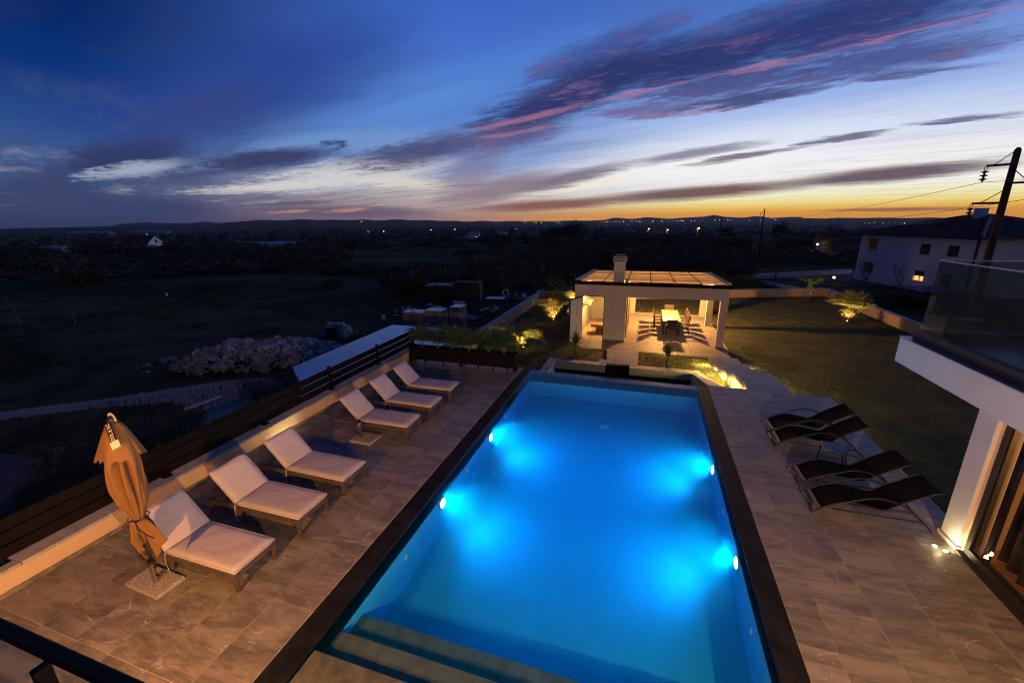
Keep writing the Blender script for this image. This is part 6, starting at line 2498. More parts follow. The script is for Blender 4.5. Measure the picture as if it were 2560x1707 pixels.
    obj('handle', MB().tube([(-.6, -.2, .2), (.3, -.25, .35), (.9, -.28, .55)], .018, 6).tube([(-.6, .2, .2), (.3, .25, .35), (.9, .28, .55)], .018, 6), M_DARKWOOD, t)
    tag(t, 'pale wheelbarrow standing before the timber stack', 'wheelbarrow')
    t = empty('mixer_pile', (0, 0, 0))
    at(t, -16.9, 31.0, 0)
    for k in range(10):
        obj('sack', MB().cbox(-.5 + (k % 3) * .42, -.1 + (k % 3) * .42, -.3 + .05 * (k % 2), .3, .18 * (k // 3), .18 * (k // 3) + .17, .05), M_TARP if k % 2 else M_SCRAP, t)
    tag(t, 'stack of cement sacks beside the wheelbarrow', 'sacks')
    # draped pallets
    t = empty('draped_pallets', (0, 0, 0))
    at(t, -19.2, 22.0, .15)
    for r_ in range(4):
        for k in range(5):
            obj('slat', MB().box(-.6, .6, -.5 + k * .22, -.38 + k * .22, .12 + r_ * .15, .14 + r_ * .15), M_WOOD, t)
        for k in (-1, 0, 1):
            obj('runner', MB().box(k * .52 - .05, k * .52 + .05, -.5, .5, r_ * .15, r_ * .15 + .119), M_WOOD, t)
    V, F = [], []
    rr = random.Random(12)
    n = 30
    rows = [(1.0, 0.02), (.92, .25), (.80, .5), (.70, .66), (.45, .70), (.0, .72)]
    for r0, z in rows:
        for k in range(n):
            a = 2 * PI * k / n
            ww = (abs(math.cos(a)) ** 6 + abs(math.sin(a)) ** 6) ** (-1 / 6)
            ww *= 1 + .06 * math.sin(a * 7 + z * 3)
            V.append((r0 * ww * math.cos(a) * .95, r0 * ww * math.sin(a) * .75, z + rr.uniform(-.01, .02)))
    for i in range(len(rows) - 1):
        for k in range(n):
            if i < 3 and k in (20, 21, 22, 23, 24):
                continue
            F.append((i * n + k, i * n + (k + 1) % n, (i + 1) * n + (k + 1) % n, (i + 1) * n + k))
    obj('tarpaulin', MB().add(V, F), M_TARP, t, True)
    for k in range(4):
        obj('block', MB().cbox(-.55 + k * .3, -.32 + k * .3, -.15, .12, .74, .9, .01), M_SCRAP, t)
    for k in range(6):
        obj('slat', MB().bar((1.0 + k * .1, -.4, .02 + .1 * k), (1.25 + k * .04, .5, .12 + .1 * k), .1, .02), M_WOOD, t)
    tag(t, 'stack of wooden pallets draped with a grey tarpaulin and topped with blocks', 'pallets')
    t = empty('watering_can', (0, 0, 0))
    at(t, -19.1, 27.1)
    obj('body', MB().lathe([(0, .42), (.06, .42), (.14, .32), (.15, 0), (0, 0)], n=16), M_SCRAP, t, True)
    obj('handle', MB().tube([(-.14, 0, .1), (-.24, 0, .25), (-.1, 0, .45)], .015, 6), M_SCRAP, t)
    tag(t, 'small white container standing alone on the dark grass', 'container')
    # orange leaved bush
    t = empty('orange_bush', (-11.0, 31.6, gz(-11, 31.6)))
    link('foliage', leaf_cloud('foliage', 350, .09, mat('rust_leaf', (.22, .07, .03), .8, transl=.2), 77, .35, .3, .5, .1), t, (0, 0, .1))
    obj('stem', MB().tube([(0, 0, 0), (.02, 0, .4)], .015, 5), M_TWIG, t)
    tag(t, 'small bush with rust coloured leaves behind the garden wall', 'bush')


M_FILM = glass_material('stretch_film', (.75, .72, .68), film=.25, refl=3.0)
M_SCRAPF = mat('crumpled_sheet', (.35, .35, .37), .5, var=.4, vscale=4, bump=1.0, bscale=9)
yard()


# ------------------------------------------------------------------ scrub, shrubs and trees of the plain
SHRUBS = []


def scrub():
    meshes = [leaf_cloud('foliage', 1500, .13, M_LEAF if k != 2 else M_LEAFB, 100 + k, .55, .55, .55, .05, 8) for k in range(4)]
    far = [leaf_cloud('foliage', 700, .17, M_LEAF if k != 1 else M_LEAFB, 200 + k, .55, .55, .55, .03, 8) for k in range(4)]
    stem = MB().tube([(0, 0, 0), (.02, .01, .3), (0, 0, .5)], [.03, .022, .012], 5).mesh('trunk', M_TWIG)
    rr = random.Random(21)

    def put(x, y, w, h, name, lb, cat, group, lst):
        t = empty(name, (x, y, gz(x, y) - .1))
        f = link('foliage', rr.choice(lst), t, (0, 0, 0), (0, 0, rr.uniform(0, 6.28)), (w, w * rr.uniform(.8, 1.1), h))
        link('trunk', stem, t, (0, 0, 0), None, (h, h, h))
        tag(t, lb, cat, group)
    lb1 = 'dark rounded scrub bush on the open dusky field'
    near = [(-62.7, 60.3, 7, 1.9), (-53.2, 61.3, 3.4, 2.2), (-35.6, 41.2, 2.6, 1.9), (-52.5, 39.6, 4, 1.3), (-51, 58.1, 3.4, 1.7),
            (-46.6, 58.1, 3.2, 2.2), (-43, 58.6, 3.5, 2.7), (-23.1, 38.9, 3.6, 3.2), (-25.5, 42.5, 3.8, 3.0), (-23.6, 45.3, 3.2, 2.9),
            (-19.5, 46.2, 2.9, 3.1), (-15.7, 42.0, 3.2, 2.9), (-37.1, 57, 4.3, 2.3), (-46.6, 108, 3.6, 3.3), (-84, 65, 3, 1.6), (-28.5, 50.5, 3.2, 2.4), (-30.5, 45, 2.4, 2.0)]
    for x, y, w, h in near:
        put(x, y, w, h, 'scrub_bush', lb1, 'bush', 'dark scrub bushes on the field', meshes)
    # hedgerow thicket behind the pavilion and to the right
    for k in range(26):
        x = -14 + 26 * rr.random()
        y = 43 + 50 * rr.random() + max(0, -x) * .5
        put(x, y, rr.uniform(3, 6), rr.uniform(2.2, 4.0), 'thicket_bush', 'dark bush in the thicket behind the pavilion', 'bush', 'thicket bushes behind the pavilion', meshes)
    for k in range(12):
        x, y = 14.5 + 12 * rr.random(), 40 + 9 * rr.random()
        put(x, y, rr.uniform(2.5, 4), rr.uniform(1.1, 1.8), 'hedge_bush', 'dark bush between the garden wall and the neighbouring house', 'bush', 'bushes by the neighbouring house', meshes)
    # far left thicket band
    for k in range(90):
        ad = rr.uniform(-52, -22)
        a = math.radians(ad) - CAM_YAW
        r = rr.uniform(88, 175)
        hh_ = rr.uniform(2.2, 4.6) * (.62 if -44 < ad < -36 else 1)
        put(r * math.sin(a), r * math.cos(a), rr.uniform(5, 11), hh_, 'thicket_tree', 'low dark tree in the wide thicket at the left of the field', 'tree', 'low trees of the left thicket', far)
    # scattered trees of the middle distance
    for k in range(200):
        a = math.radians(rr.uniform(-52, 40)) - CAM_YAW
        r = 170 * (5.2 ** rr.random())
        s = rr.uniform(3.5, 8.5)
        put(r * math.sin(a), r * math.cos(a), s * rr.uniform(1.2, 2.4), s * .8, 'field_tree', 'small dark tree on the plain, far out in the dusk', 'tree', 'far trees scattered over the plain', far)
    # undergrowth: low brown scrub that covers the plain in drifts
    g = np.random.default_rng(77)
    K, per = 5200, 26
    ad = g.uniform(-54, 46, K)
    a_ = np.radians(ad) - CAM_YAW
    rd = 48 * (15.0 ** g.random(K))
    cx, cy = rd * np.sin(a_), rd * np.cos(a_)
    drift = np.sin(cx * .045 + 2) + np.sin(cy * .06 + cx * .02) + .8 * np.sin(cx * .13 - cy * .09)
    right = np.clip((ad + 14) / 20, 0, 1)
    keep = (drift + right * 1.7 > g.uniform(-.3, 1.5, K)) & ~((cx > -9) & (cx < 14.5) & (cy < 44)) & ~((cx > 9) & (cx < 50) & (cy > 35) & (cy < 92) & (ad > 8))
    keep &= (rd > 85) | (ad > -16)
    cx, cy, rd = cx[keep], cy[keep], rd[keep]
    n = len(cx)
    sz = g.uniform(.5, 1.6, n) * (1 + rd / 220)
    ht = g.uniform(.5, 1.5, n) * (1 + rd / 260)
    c = np.stack([cx, cy, -2.35 - .0195 * np.clip(rd - 25, 0, 875)], 1)
    o = g.normal(0, .5, (n, per, 3)) * np.stack([sz, sz, ht * .55], 1)[:, None, :]
    o[:, :, 2] = np.abs(o[:, :, 2])
    p = (c[:, None, :] + o).reshape(-1, 3)
    L = (np.repeat(.16 + rd * .0022, per) * g.uniform(.6, 1.4, n * per))[:, None]
    d1 = g.normal(0, 1, (n * per, 3)); d1[:, 2] = np.abs(d1[:, 2]) + .4
    d1 /= np.linalg.norm(d1, axis=1)[:, None]
    d2 = np.cross(d1, g.normal(0, 1, (n * per, 3)))
    d2 /= np.linalg.norm(d2, axis=1)[:, None]
    Vv = np.stack([p - d2 * L * .5, p + d2 * L * .5, p + d1 * L * 1.7], 1).reshape(-1, 3)
    tag(link('undergrowth', np_mesh('undergrowth', Vv, np.arange(len(Vv)).reshape(-1, 3), M_LEAFB)), 'low brown scrub drifting over the plain', kind='stuff')
    # woodland mass beyond, as one body of clumps
    V, F = [], []
    c = 0
    g = np.random.default_rng(31)
    N = 2600
    aa = np.radians(g.uniform(-60, 60, N)) - CAM_YAW
    rd = 600 * (5.5 ** g.random(N))
    base = np.array([[1, 0, 0], [.3, .95, 0], [-.8, .6, 0], [-.8, -.6, 0], [.3, -.95, 0], [.65, .1, .62], [-.2, .6, .7], [-.3, -.55, .66], [.05, .05, 1.0]])
    T = np.array([[0, 1, 5], [1, 6, 5], [1, 2, 6], [2, 7, 6], [2, 3, 7], [3, 4, 7], [4, 5, 7], [4, 0, 5], [5, 6, 8], [6, 7, 8], [7, 5, 8]])
    s = g.uniform(6, 16, N)
    hh = g.uniform(4, 10, N)
    B = np.repeat(base[None], N, 0) * (1 + g.uniform(-.3, .3, (N, 9, 3)))
    B[:, :, 0] *= s[:, None]; B[:, :, 1] *= s[:, None]; B[:, :, 2] *= hh[:, None]
    x, y = rd * np.sin(aa), rd * np.cos(aa)
    z = np.where(rd < 2400, -2.3 - .0195 * np.clip(rd - 25, 0, 875), 0)
    keep = rd < 2400
    B[:, :, 0] += x[:, None]; B[:, :, 1] += y[:, None]; B[:, :, 2] += z[:, None] - .5
    B = B[keep]
    n = len(B)
    F = (np.arange(n)[:, None, None] * 9 + T[None]).reshape(-1, 3)
    tag(link('woodland', np_mesh('woodland', B.reshape(-1, 3), F, M_LEAF)), 'far woodland of the plain fading into the dusk', kind='stuff')

    # trees one can single out
    def tree(x, y, w, h, lb, name='broadleaf_tree', mesh=None, lift=.12, th=.3):
        t = empty(name, (x, y, gz(x, y)))
        link('crown', mesh or leaf_cloud('crown', 2600, .085, M_LEAF, int(abs(x) * 7) + 3, .5, .5, .5, .02, 12), t, (0, 0, h * lift), None, (w, w, h * (1 - lift)))
        obj('trunk', MB().tube([(0, 0, -.3), (0, 0, h * .3), (.05 * h, 0, h * .7)], [h * .03, h * .024, h * .01], 8), M_TWIG, t)
        tag(t, lb, 'tree')
    tree(-66, 305, 22, 12, 'left crown of the large dark tree group against the sunset horizon')
    tree(-50, 303, 25, 17, 'tallest dark tree of the group against the sunset horizon')
    tree(80.4, 317.9, 12, 17, 'tall dark conifer right of the power poles', 'conifer', None, .05)
    tree(69.1, 447.4, 16, 13, 'rounded dark tree left of the power poles')
    tree(133.7, 404.9, 13, 12, 'flat topped umbrella pine leaning over the horizon', 'umbrella_pine', leaf_cloud('crown', 1800, .09, M_LEAF, 901, .5, .5, .22, .2, 9), .55)
    tree(139.8, 466.4, 9, 12, 'smaller umbrella pine left of the leaning one', 'umbrella_pine', leaf_cloud('crown', 1500, .09, M_LEAF, 902, .5, .5, .22, .2, 9), .55)
    tree(118, 333.7, 12, 10, 'left dark tree of the pair above the neighbouring roof')
    tree(134, 335, 12, 11, 'right dark tree of the pair above the neighbouring roof')
    tree(-196, 124, 6, 4.5, 'dark tree standing in front of the white gable house')
    tree(55, 160, 6, 4.5, 'lamplit tree beside the red roofed farmhouse')


scrub()


# ------------------------------------------------------------------ houses of the plain
def wall_box(mb, w, d, h):
    mb.box(-w / 2, w / 2, -d / 2, d / 2, -.5, h)


def gable_house(name, x, y, w, d, h, rh, rz, mw, mr, lb, windows=(), lit=(), chimney=None, overhang=.3):
    """ridge along local x; gable walls at both x ends"""
    t = empty(name, (x, y, gz(x, y)), rz)
    mb = MB()
    wall_box(mb, w, d, h)
    mb.add([(-w / 2, -d / 2, h), (-w / 2, d / 2, h), (-w / 2, 0, h + rh), (w / 2, -d / 2, h), (w / 2, d / 2, h), (w / 2, 0, h + rh)], [(0, 1, 2), (3, 5, 4)])
    obj('wall', mb, mw, t)
    o = overhang
    k = rh / (d / 2)
    rf = MB()
    for s in (-1, 1):
        a = [(-w / 2 - o, s * (d / 2 + o), h - o * k), (w / 2 + o, s * (d / 2 + o), h - o * k), (w / 2 + o, 0, h + rh), (-w / 2 - o, 0, h + rh)]
        b = [(p[0], p[1], p[2] + .18) for p in a]
        rf.add(a + b, [(0, 1, 2, 3), (7, 6, 5, 4), (0, 4, 5, 1), (1, 5, 6, 2), (2, 6, 7, 3), (3, 7, 4, 0)])
    r = obj('roof', rf, mr, t)
    if chimney:
        obj('chimney', MB().box(chimney[0] - .4, chimney[0] + .4, chimney[1] - .4, chimney[1] + .4, h + rh * .4, h + rh + 1.1), mw, r)
    for (face, u, z, ww, hh) in windows:
        lit_ = (face, u, z) in lit
        if face == 'x+':
            fr = obj('window', MB().box(w / 2 + .01, w / 2 + .06, u - ww / 2, u + ww / 2, z, z + hh), M_DARKGLASS if not lit_ else M_WARMSOFT, t)
        elif face == 'y-':
            fr = obj('window', MB().box(u - ww / 2, u + ww / 2, -d / 2 - .06, -d / 2 - .01, z, z + hh), M_DARKGLASS if not lit_ else M_WARMSOFT, t)
    tag(t, lb, 'house')
    return t


M_RED = MATS['red_beacon_glow']
M_REDROOF = mat('red_clay_roof', (.16, .04, .025), .9, var=.25, vscale=.6)
M_PALEWALL = mat('white_house_wall', (.85, .8, .85), .9)
M_GREYWALL = mat('grey_house_wall', (.25, .25, .27), .9)
M_METALROOF = mat('pale_metal_roof', (.3, .36, .42), .4)


def plain_houses():
    th = gable_house('country_house', -222, 137, 15, 8.6, 3.8, 3.6, math.radians(6), M_PALEWALL, M_REDROOF, 'white gabled country house with a red roof far out on the left',
                     windows=(('x+', .2, 4.2, .8, 1.5), ('x+', 1.2, 1.2, 1.2, 1.2), ('x+', 3.0, .2, 1.6, 3.0)), chimney=(2.2, .8))
    gable_house('country_house', -241, 134, 16, 9, 3.6, 3.0, math.radians(4), mat('dim_house_wall', (.1, .09, .1), .9), M_REDROOF, 'dim red roofed wing just left of the white gabled house')
    gable_house('field_shed', -288, 137, 10, 6, 2.8, .8, math.radians(30), M_GREYWALL, M_METALROOF, 'small pale shed at the far left of the plain')
    gable_house('field_shed', -218.4, 192.7, 14, 8, 1.6, 1.2, math.radians(35), M_GREYWALL, M_METALROOF, 'low shed with a pale metal roof in the left middle distance')
    # greenhouse
    t = empty('greenhouse', (-196.8, 194, gz(-196.8, 194)), math.radians(40))
    for k in range(10):
        obj('pane', MB().box(-10 + k * 2 + .05, -8 + k * 2 - .05, -4, -3.9, 0, 2.1), M_METALROOF, t)
    obj('roof', MB().add([(-10, -4, 2.1), (10, -4, 2.1), (10, 0, 2.9), (-10, 0, 2.9), (10, 4, 2.1), (-10, 4, 2.1)], [(0, 1, 2, 3), (3, 2, 4, 5)]), M_METALROOF, t)
    obj('lit_gap', MB().box(4, 9, -4.08, -4.01, 1.7, 1.95), emit_material('cool_lamp_glow', (.8, .85, 1), 1.2), t)
    tag(t, 'long low greenhouse with a thin lit strip, left of centre', 'greenhouse')
    t = empty('kiosk', (-283.6, 237.8, gz(-283.6, 237.8)), math.radians(40))
    obj('wall', MB().box(-1.8, 1.8, -1.4, 1.4, 0, 2.6), M_PALEWALL, t)
    obj('roof', MB().box(-2, 2, -1.6, 1.6, 2.61, 2.8), M_METALROOF, t)
    obj('window', MB().box(-.8, .9, -1.45, -1.405, .8, 2.0), M_WARMSOFT, t)
    tag(t, 'tiny lit kiosk at the left end of the low shed', 'kiosk')
    for x, y, w, d, h, rz, lb in ((-1480, 790, 95, 40, 8, .35, 'huge pale blue roofed hall near the left horizon'), (-1330, 850, 95, 40, 7, .35, 'second pale blue roofed hall near the left horizon')):
        gable_house('warehouse', x, y, w, d, h, 4, rz, mat('hall_wall', (.12, .16, .25), .8), mat('hall_roof', (.22, .33, .5), .5), lb)
    gable_house('village_house', -137, 328.5, 9, 7, 4.0, 2.2, math.radians(15), M_PALEWALL, M_METALROOF, 'pale blue village house with one lit window below the orange horizon',
                windows=(('y-', 2.6, 1.2, 1.6, 1.4),), lit=(('y-', 2.6, 1.2),))
    gable_house('village_house', -150, 331, 8, 7, 3.4, 1.8, math.radians(15), M_GREYWALL, M_REDROOF, 'dim village house left of the one with the lit window')
    gable_house('village_house', -499, 666, 20, 10, 3.4, 1.6, math.radians(35), M_GREYWALL, M_METALROOF, 'white roofed building under the first street lamp')
    gable_house('village_house', -189, 556, 12, 9, 4, 2.0, math.radians(18), M_PALEWALL, M_METALROOF, 'pale little house left of the large tree group')
    gable_house('village_house', -29, 829, 22, 12, 3, 1.8, 0, M_GREYWALL, M_METALROOF, 'long white roof far out right of the dark barn')
    gable_house('barn', -47.3, 630.7, 24, 14, 5, 4.0, .1, mat('dark_barn_wall', (.06, .05, .05), .9), mat('dark_barn_roof', (.09, .07, .07), .8), 'dark barn with a low gable below the mountain skyline')
    rr = random.Random(3)
    for k in range(12):
        x, y = -150 + 80 * rr.random() + 0, 830 + 90 * rr.random()
        gable_house('village_house', x, y, rr.uniform(6, 11), 8, rr.uniform(3, 5), 2, rr.uniform(-.6, .6), M_PALEWALL, M_METALROOF if k % 2 else M_REDROOF,
                    'tiny pale house in the far village right of the large tree group')
    for o in [o for o in bpy.data.objects if o.get('label') == 'tiny pale house in the far village right of the large tree group']:
        o['group'] = 'tiny houses of the far village'
    gable_house('farmhouse', 38.5, 186, 12.5, 9, 2.6, 2.0, .15, mat('farm_wall', (.14, .1, .09), .9), mat('farm_roof', (.14, .08, .06), .9), 'dim low farmhouse left of the street pole')
    gable_house('farmhouse', 63, 173, 15, 9, 3.0, 2.8, -.1, mat('farm_wall_pale', (.2, .17, .17), .9), M_REDROOF, 'red roofed farmhouse left of the neighbouring house')
    obj_ = MB()
    obj_.box(-1, 4, 0, .3, 0, .5)
    t = empty('field_wall', (-2.2, 228.5, gz(-2.2, 228.5)))
    obj('wall', MB().box(-5, 5, 0, .5, 0, 1.2), M_GREYWALL, t)
    tag(t, 'low pale wall in the plain above the pavilion chimney', 'wall')
    t = empty('window_frame', (31.3, 147.7, gz(31.3, 147.7)))
    fm = MB()
    fm.box(-.65, -.5, 0, .1, 0, 1.9); fm.box(.5, .65, 0, .1, 0, 1.9); fm.box(-.5, .5, 0, .1, 1.75, 1.9)
    obj('frame', fm, M_SCRAP, t)
    tag(t, 'white open frame standing in the field by the power poles', 'frame')


plain_houses()


def neighbour():
    A, B = Vector((27.34, 69.34)), Vector((31.165, 54.03))
    d = (B - A).normalized()
    L = (B - A).length
    n = Vector((-d.y, d.x))          # points away from the facade, to the right
    if n.x < 0:
        n = -n
    W = 13.0
    t = empty('neighbour_house', (A.x, A.y, -3.3), math.atan2(d.y, d.x))
    # local x along facade A->B, local y: n must be +y
    R = Vector((-d.y, d.x))
    sgn = 1 if R.dot(n) > 0 else -1
    zb, ze = -.2, 6.1

    def Bx(x0, x1, y0, y1, z0, z1):
        return (x0, x1, min(sgn * y0, sgn * y1), max(sgn * y0, sgn * y1), z0, z1)
    wins = [(1.1, 2.95, 3.97, 5.6, 0), (1.15, 3.0, .95, 2.48, 0), (9.15, 10.48, 4.05, 5.2, 0), (12.48, 13.8, 4.08, 5.2, 0), (9.15, 10.52, 1.12, 2.22, 2), (12.55, 13.83, 1.05, 2.25, 0)]
    # facade with real openings: strips round them
    fac = MB()
    xs = sorted({0, L} | {w[0] for w in wins} | {w[1] for w in wins})
    zs = sorted({zb, ze} | {w[2] for w in wins} | {w[3] for w in wins})
    for xa, xb in zip(xs, xs[1:]):
        for za, z2 in zip(zs, zs[1:]):
            cx, cz = (xa + xb) / 2, (za + z2) / 2
            if any(w[0] < cx < w[1] and w[2] < cz < w[3] for w in wins):
                continue
            fac.box(*Bx(xa, xb, 0, .35, za, z2))
    fac.box(*Bx(0, .3, .351, W, zb, ze))
    fac.box(*Bx(L - .3, L, .351, W, zb, ze))
    fac.box(*Bx(0, L, W, W + .3, zb, ze))
    obj('wall', fac, M_NB, t)
    inn = MB()
    inn.box(*Bx(.35, L - .35, 3.0, 3.2, zb, ze))
    inn.box(*Bx(.35, L - .35, .4, 3.0, 2.85, 3.1))
    obj('inner_wall', inn, mat('dim_interior', (.12, .1, .1), .9), t)
    for i, (xa, xb, za, z2, lit) in enumerate(wins):
        fr = MB()
        fr.box(*Bx(xa - .08, xb + .08, -.05, -.002, za - .10, za - .003))
        w = obj('window', fr, mat('pale_window_sill', (.5, .5, .56), .7), t)
        if i < 2:
            # covered terrace openings: railing and dark depth
            obj('railing', MB().box(*Bx(xa, xb, .1, .14, za, za + .25)), M_SCRAP, w)
            if i == 0:
                obj('light_strip', MB().box(*Bx(xa + .05, xb - .1, .16, .2, za + .02, za + .07)), M_WARMSOFT, w)
            continue
        if lit:
            obj('shutter', MB().box(*Bx(xa, xb, .12, .16, za + .52, z2)), M_SHUTTER, w)
            obj('pane', MB().box(*Bx(xa, xb, .2, .23, za, za + .519)), M_WARMSOFT, w)
            obj('mullion', MB().box(*Bx((xa + xb) / 2 - .03, (xa + xb) / 2 + .03, .14, .195, za, za + .519)), M_ALU, w)
        else:
            obj('shutter', MB().box(*Bx(xa, xb, .12, .16, za, z2)), M_SHUTTER, w)
            obj('pane', MB().box(*Bx(xa, xb, .2, .23, za, z2)), M_DARKGLASS, w)
    obj('downpipe', MB().tube([(L - .12, sgn * -.12, 0), (L - .12, sgn * -.12, ze)], .09, 8), M_BLACKMETAL, t)
    # hip roof with rows of tiles as real relief
    o = .7
    x0, x1, y0, y1 = -o, L + o, -o, W + .3 + o
    hy = (y0 + y1) / 2
    rh = 2.1
    ins = (y1 - y0) / 2
    r0, r1 = x0 + ins, x1 - ins
    rf = MB()
    P0 = [(x0, y0), (x1, y0), (x1, y1), (x0, y1)]
    V = [(x, sgn * y, ze) for x, y in P0] + [(r0, sgn * hy, ze + rh), (r1, sgn * hy, ze + rh)] + [(x, sgn * y, ze - .16) for x, y in P0]
    rf.add(V, [(0, 1, 5, 4), (1, 2, 5), (2, 3, 4, 5), (3, 0, 4), (6, 7, 1, 0), (7, 8, 2, 1), (8, 9, 3, 2), (9, 6, 0, 3), (9, 8, 7, 6)])
    roof = obj('roof', rf, M_TILEROOF, t)
    # tile ridges on the two visible planes
    tl = MB()
    n_ = int((x1 - x0) / .32)
    for k in range(n_):
        x = x0 + (k + .5) * (x1 - x0) / n_
        top = min((x - x0) / ins, (x1 - x) / ins, 1.0)
        tl.tube([(x, sgn * y0, ze + .03), (x, sgn * (y0 + ins * top), ze + rh * top + .03)], .09, 5, False)
    n_ = int((y1 - y0) / .32)
    for k in range(n_):
        y = y0 + (k + .5) * (y1 - y0) / n_
        top = min((y - y0) / ins, (y1 - y) / ins, 1.0)
        tl.tube([(x1, sgn * y, ze + .03), (x1 - ins * top, sgn * y, ze + rh * top + .03)], .09, 5, False)
    tag(obj('tile_rows', tl, M_TILEROOF, roof), kind='stuff')
    rd = MB()
    rd.tube([(r0, sgn * hy, ze + rh + .05), (r1, sgn * hy, ze + rh + .05)], .16, 6)
    for (xa, ya), xr in zip(P0, (r0, r1, r1, r0)):
        rd.tube([(xa, sgn * ya, ze + .05), (xr, sgn * hy, ze + rh + .05)], .14, 6)
    obj('ridge', rd, mat('pale_ridge_tile', (.3, .22, .18), .8), roof)
    ch = obj('chimney', MB().box(*Bx(r1 - .7, r1 + .1, hy - 1.3, hy - .5, ze + rh - .6, ze + rh + .8)), M_NB, roof)
    cp = MB()
    cp.box(*Bx(r1 - .85, r1 + .25, hy - 1.45, hy - .35, ze + rh + 1.0, ze + rh + 1.1))
    for ax in (r1 - .65, r1 + .0):
        for ay in (hy - 1.25, hy - .6):
            cp.box(*Bx(ax, ax + .08, ay, ay + .08, ze + rh + .8, ze + rh + 1.0))
    obj('gutter', MB().tube([(x0, sgn * (y0 - .08), ze - .05), (x1, sgn * (y0 - .08), ze - .05)], .09, 6), M_BLACKMETAL, roof)
    tag(t, 'large pale two storey neighbouring house with a hipped tile roof', 'house')
    # plot: walls, pool, covers, lamps
    m = mat('neighbour_plot', (.05, .055, .04), 1, var=.3, vscale=.6)
    tag(obj('neighbour_yard', MB().prism([(14, 40), (34, 40), (46, 90), (10, 66)], -3.6, -3.28), m), 'dark yard of the neighbouring plot', kind='structure')

    def wl(p, q, lb, z=-2.65):
        t = empty('plot_wall', (p[0], p[1], -3.3))
        dd = Vector((q[0] - p[0], q[1] - p[1], 0))
        Rm = Matrix.Rotation(math.atan2(dd.y, dd.x), 3, 'Z')
        obj('wall', MB().obox((dd.x / 2, dd.y / 2, (z + 3.3) / 2 - .1), (dd.length, .22, z + 3.3 + .2), Rm), M_NB, t)
        obj('coping', MB().obox((dd.x / 2, dd.y / 2, z + 3.3 + .02), (dd.length, .34, .05), Rm), mat('pale_wall_cap', (.5, .5, .56), .7), t)
        tag(t, lb, 'wall')
    wl((11.0, 64.1), (29.5, 76.0), 'far wall of the neighbouring plot with a thin pale cap')
    wl((11.1, 63.9), (16.9, 53.4), 'near left wall of the neighbouring plot running down to the garden')
    t = empty('covered_pool', (19.3, 59.5, -3.28), math.radians(20))
    obj('cover', MB().cbox(-2.6, 2.6, -2.0, 2.0, .0, .07, .02), mat('pale_blue_cover', (.3, .45, .6), .4), t)
    for s in (-1, 1):
        obj('rim', MB().box(-2.8, 2.8, s * 2.15 - .1, s * 2.15 + .1, 0, .1), M_SCRAP, t)
    obj('glow_strip', MB().box(-2.0, .9, -2.3, -2.27, .02, .10), MATS['cool_lamp_glow'], t)
    tag(t, 'pale covered pool of the neighbour with a cool light line', 'pool')
    t = empty('outdoor_shed', (28.3, 53.2, -3.28), math.radians(8))
    obj('wall', MB().box(-2.5, 2.5, -1.8, 1.8, 0, 1.0), mat('near_black_wall', (.01, .01, .012), .8), t)
    obj('roof', MB().box(-2.7, 2.7, -2.0, 2.0, 1.001, 1.08), mat('blue_shed_roof', (.06, .12, .25), .5), t)
    tag(t, 'low black shed with a blue roof in front of the neighbouring house', 'shed')
    t = empty('garden_lantern', (22.6, 62.5, -3.28))
    obj('post', MB().cyl((0, 0, 0), (0, 0, .8), .04, .04, 8), M_BLACKMETAL, t)
    obj('lamp_head', MB().lathe([(0, 1.05), (.12, 1.0), (.12, .82), (0, .8)], n=12), M_STREET, t)
    tag(t, 'small yellow lantern by the covered pool', 'lantern')
    t = empty('shower_post', (15.3, 59.2, -3.28))
    obj('post', MB().cyl((0, 0, 0), (0, 0, 2.6), .07, .06, 8), M_BLACKMETAL, t)
    obj('head', MB().lathe([(0, 2.9), (.1, 2.8), (.1, 2.62)], n=10), M_BLACKMETAL, t)
    tag(t, 'dark post on the far plot wall', 'post')
    t = empty('low_garden_wall', (26, 53, -3.28), .25)
    obj('wall', MB().box(-4, 10, 0, .25, 0, .35), M_NB, t)
    tag(t, 'low kerb wall below the black shed', 'wall')


neighbour()


# ------------------------------------------------------------------ power line
def pole(name, x, y, zb, zt, r, arms, lb, lean=(0, 0), scale=1.0, ins=True):
    t = empty(name, (x, y, zb))
    H = zt - zb
    obj('pole', MB().tube([(0, 0, -.5), (lean[0] * .5, lean[1] * .5, H * .5), (lean[0], lean[1], H - .1), (lean[0], lean[1], H)], [r * 1.15, r, r * .75, r * .35], 12), M_POLEW, t, True)
    ends = []
    for (z, s, L, dirv) in arms:
        u = (z - zb) / H
        c = Vector((lean[0] * u, lean[1] * u, z - zb))
        d = Vector((dirv[0], dirv[1], 0)).normalized() * s
        e = c + d * L
        a = obj('crossarm', MB().bar(c, e, .09 * scale, .09 * scale), M_POLEW, t)
        obj('brace', MB().tube([c + Vector((0, 0, .55 * scale)) + d * .05, e - d * .25 * L], .018 * scale, 5), M_BLACKMETAL, t)
        if ins:
            mb = MB()
            for k in range(3):
                zz = -.20 - k * .155
                mb.lathe([(.03, 0), (.13, -.03), (.13, -.06), (.04, -.09), (.035, -.155)], (e.x, e.y, e.z + zz), 12)
            obj('insulator', mb, M_INSUL, t, True)
            hk = [(e.x + .05 * math.cos(a_), e.y, e.z - .10 + .1 * math.sin(a_)) for a_ in np.linspace(0, 2 * PI, 12)]
            obj('hook', MB().tube(hk, .012, 5, False), M_BLACKMETAL, t)
        ends.append(Vector((x, y, zb)) + e + Vector((0, 0, -.68 if ins else 0)))
    tag(t, lb, 'utility pole')
    return ends


def sag(p, q, s, n=24):
    return [Vector(p).lerp(Vector(q), k / n) - Vector((0, 0, s * 4 * (k / n) * (1 - k / n))) for k in range(n + 1)]


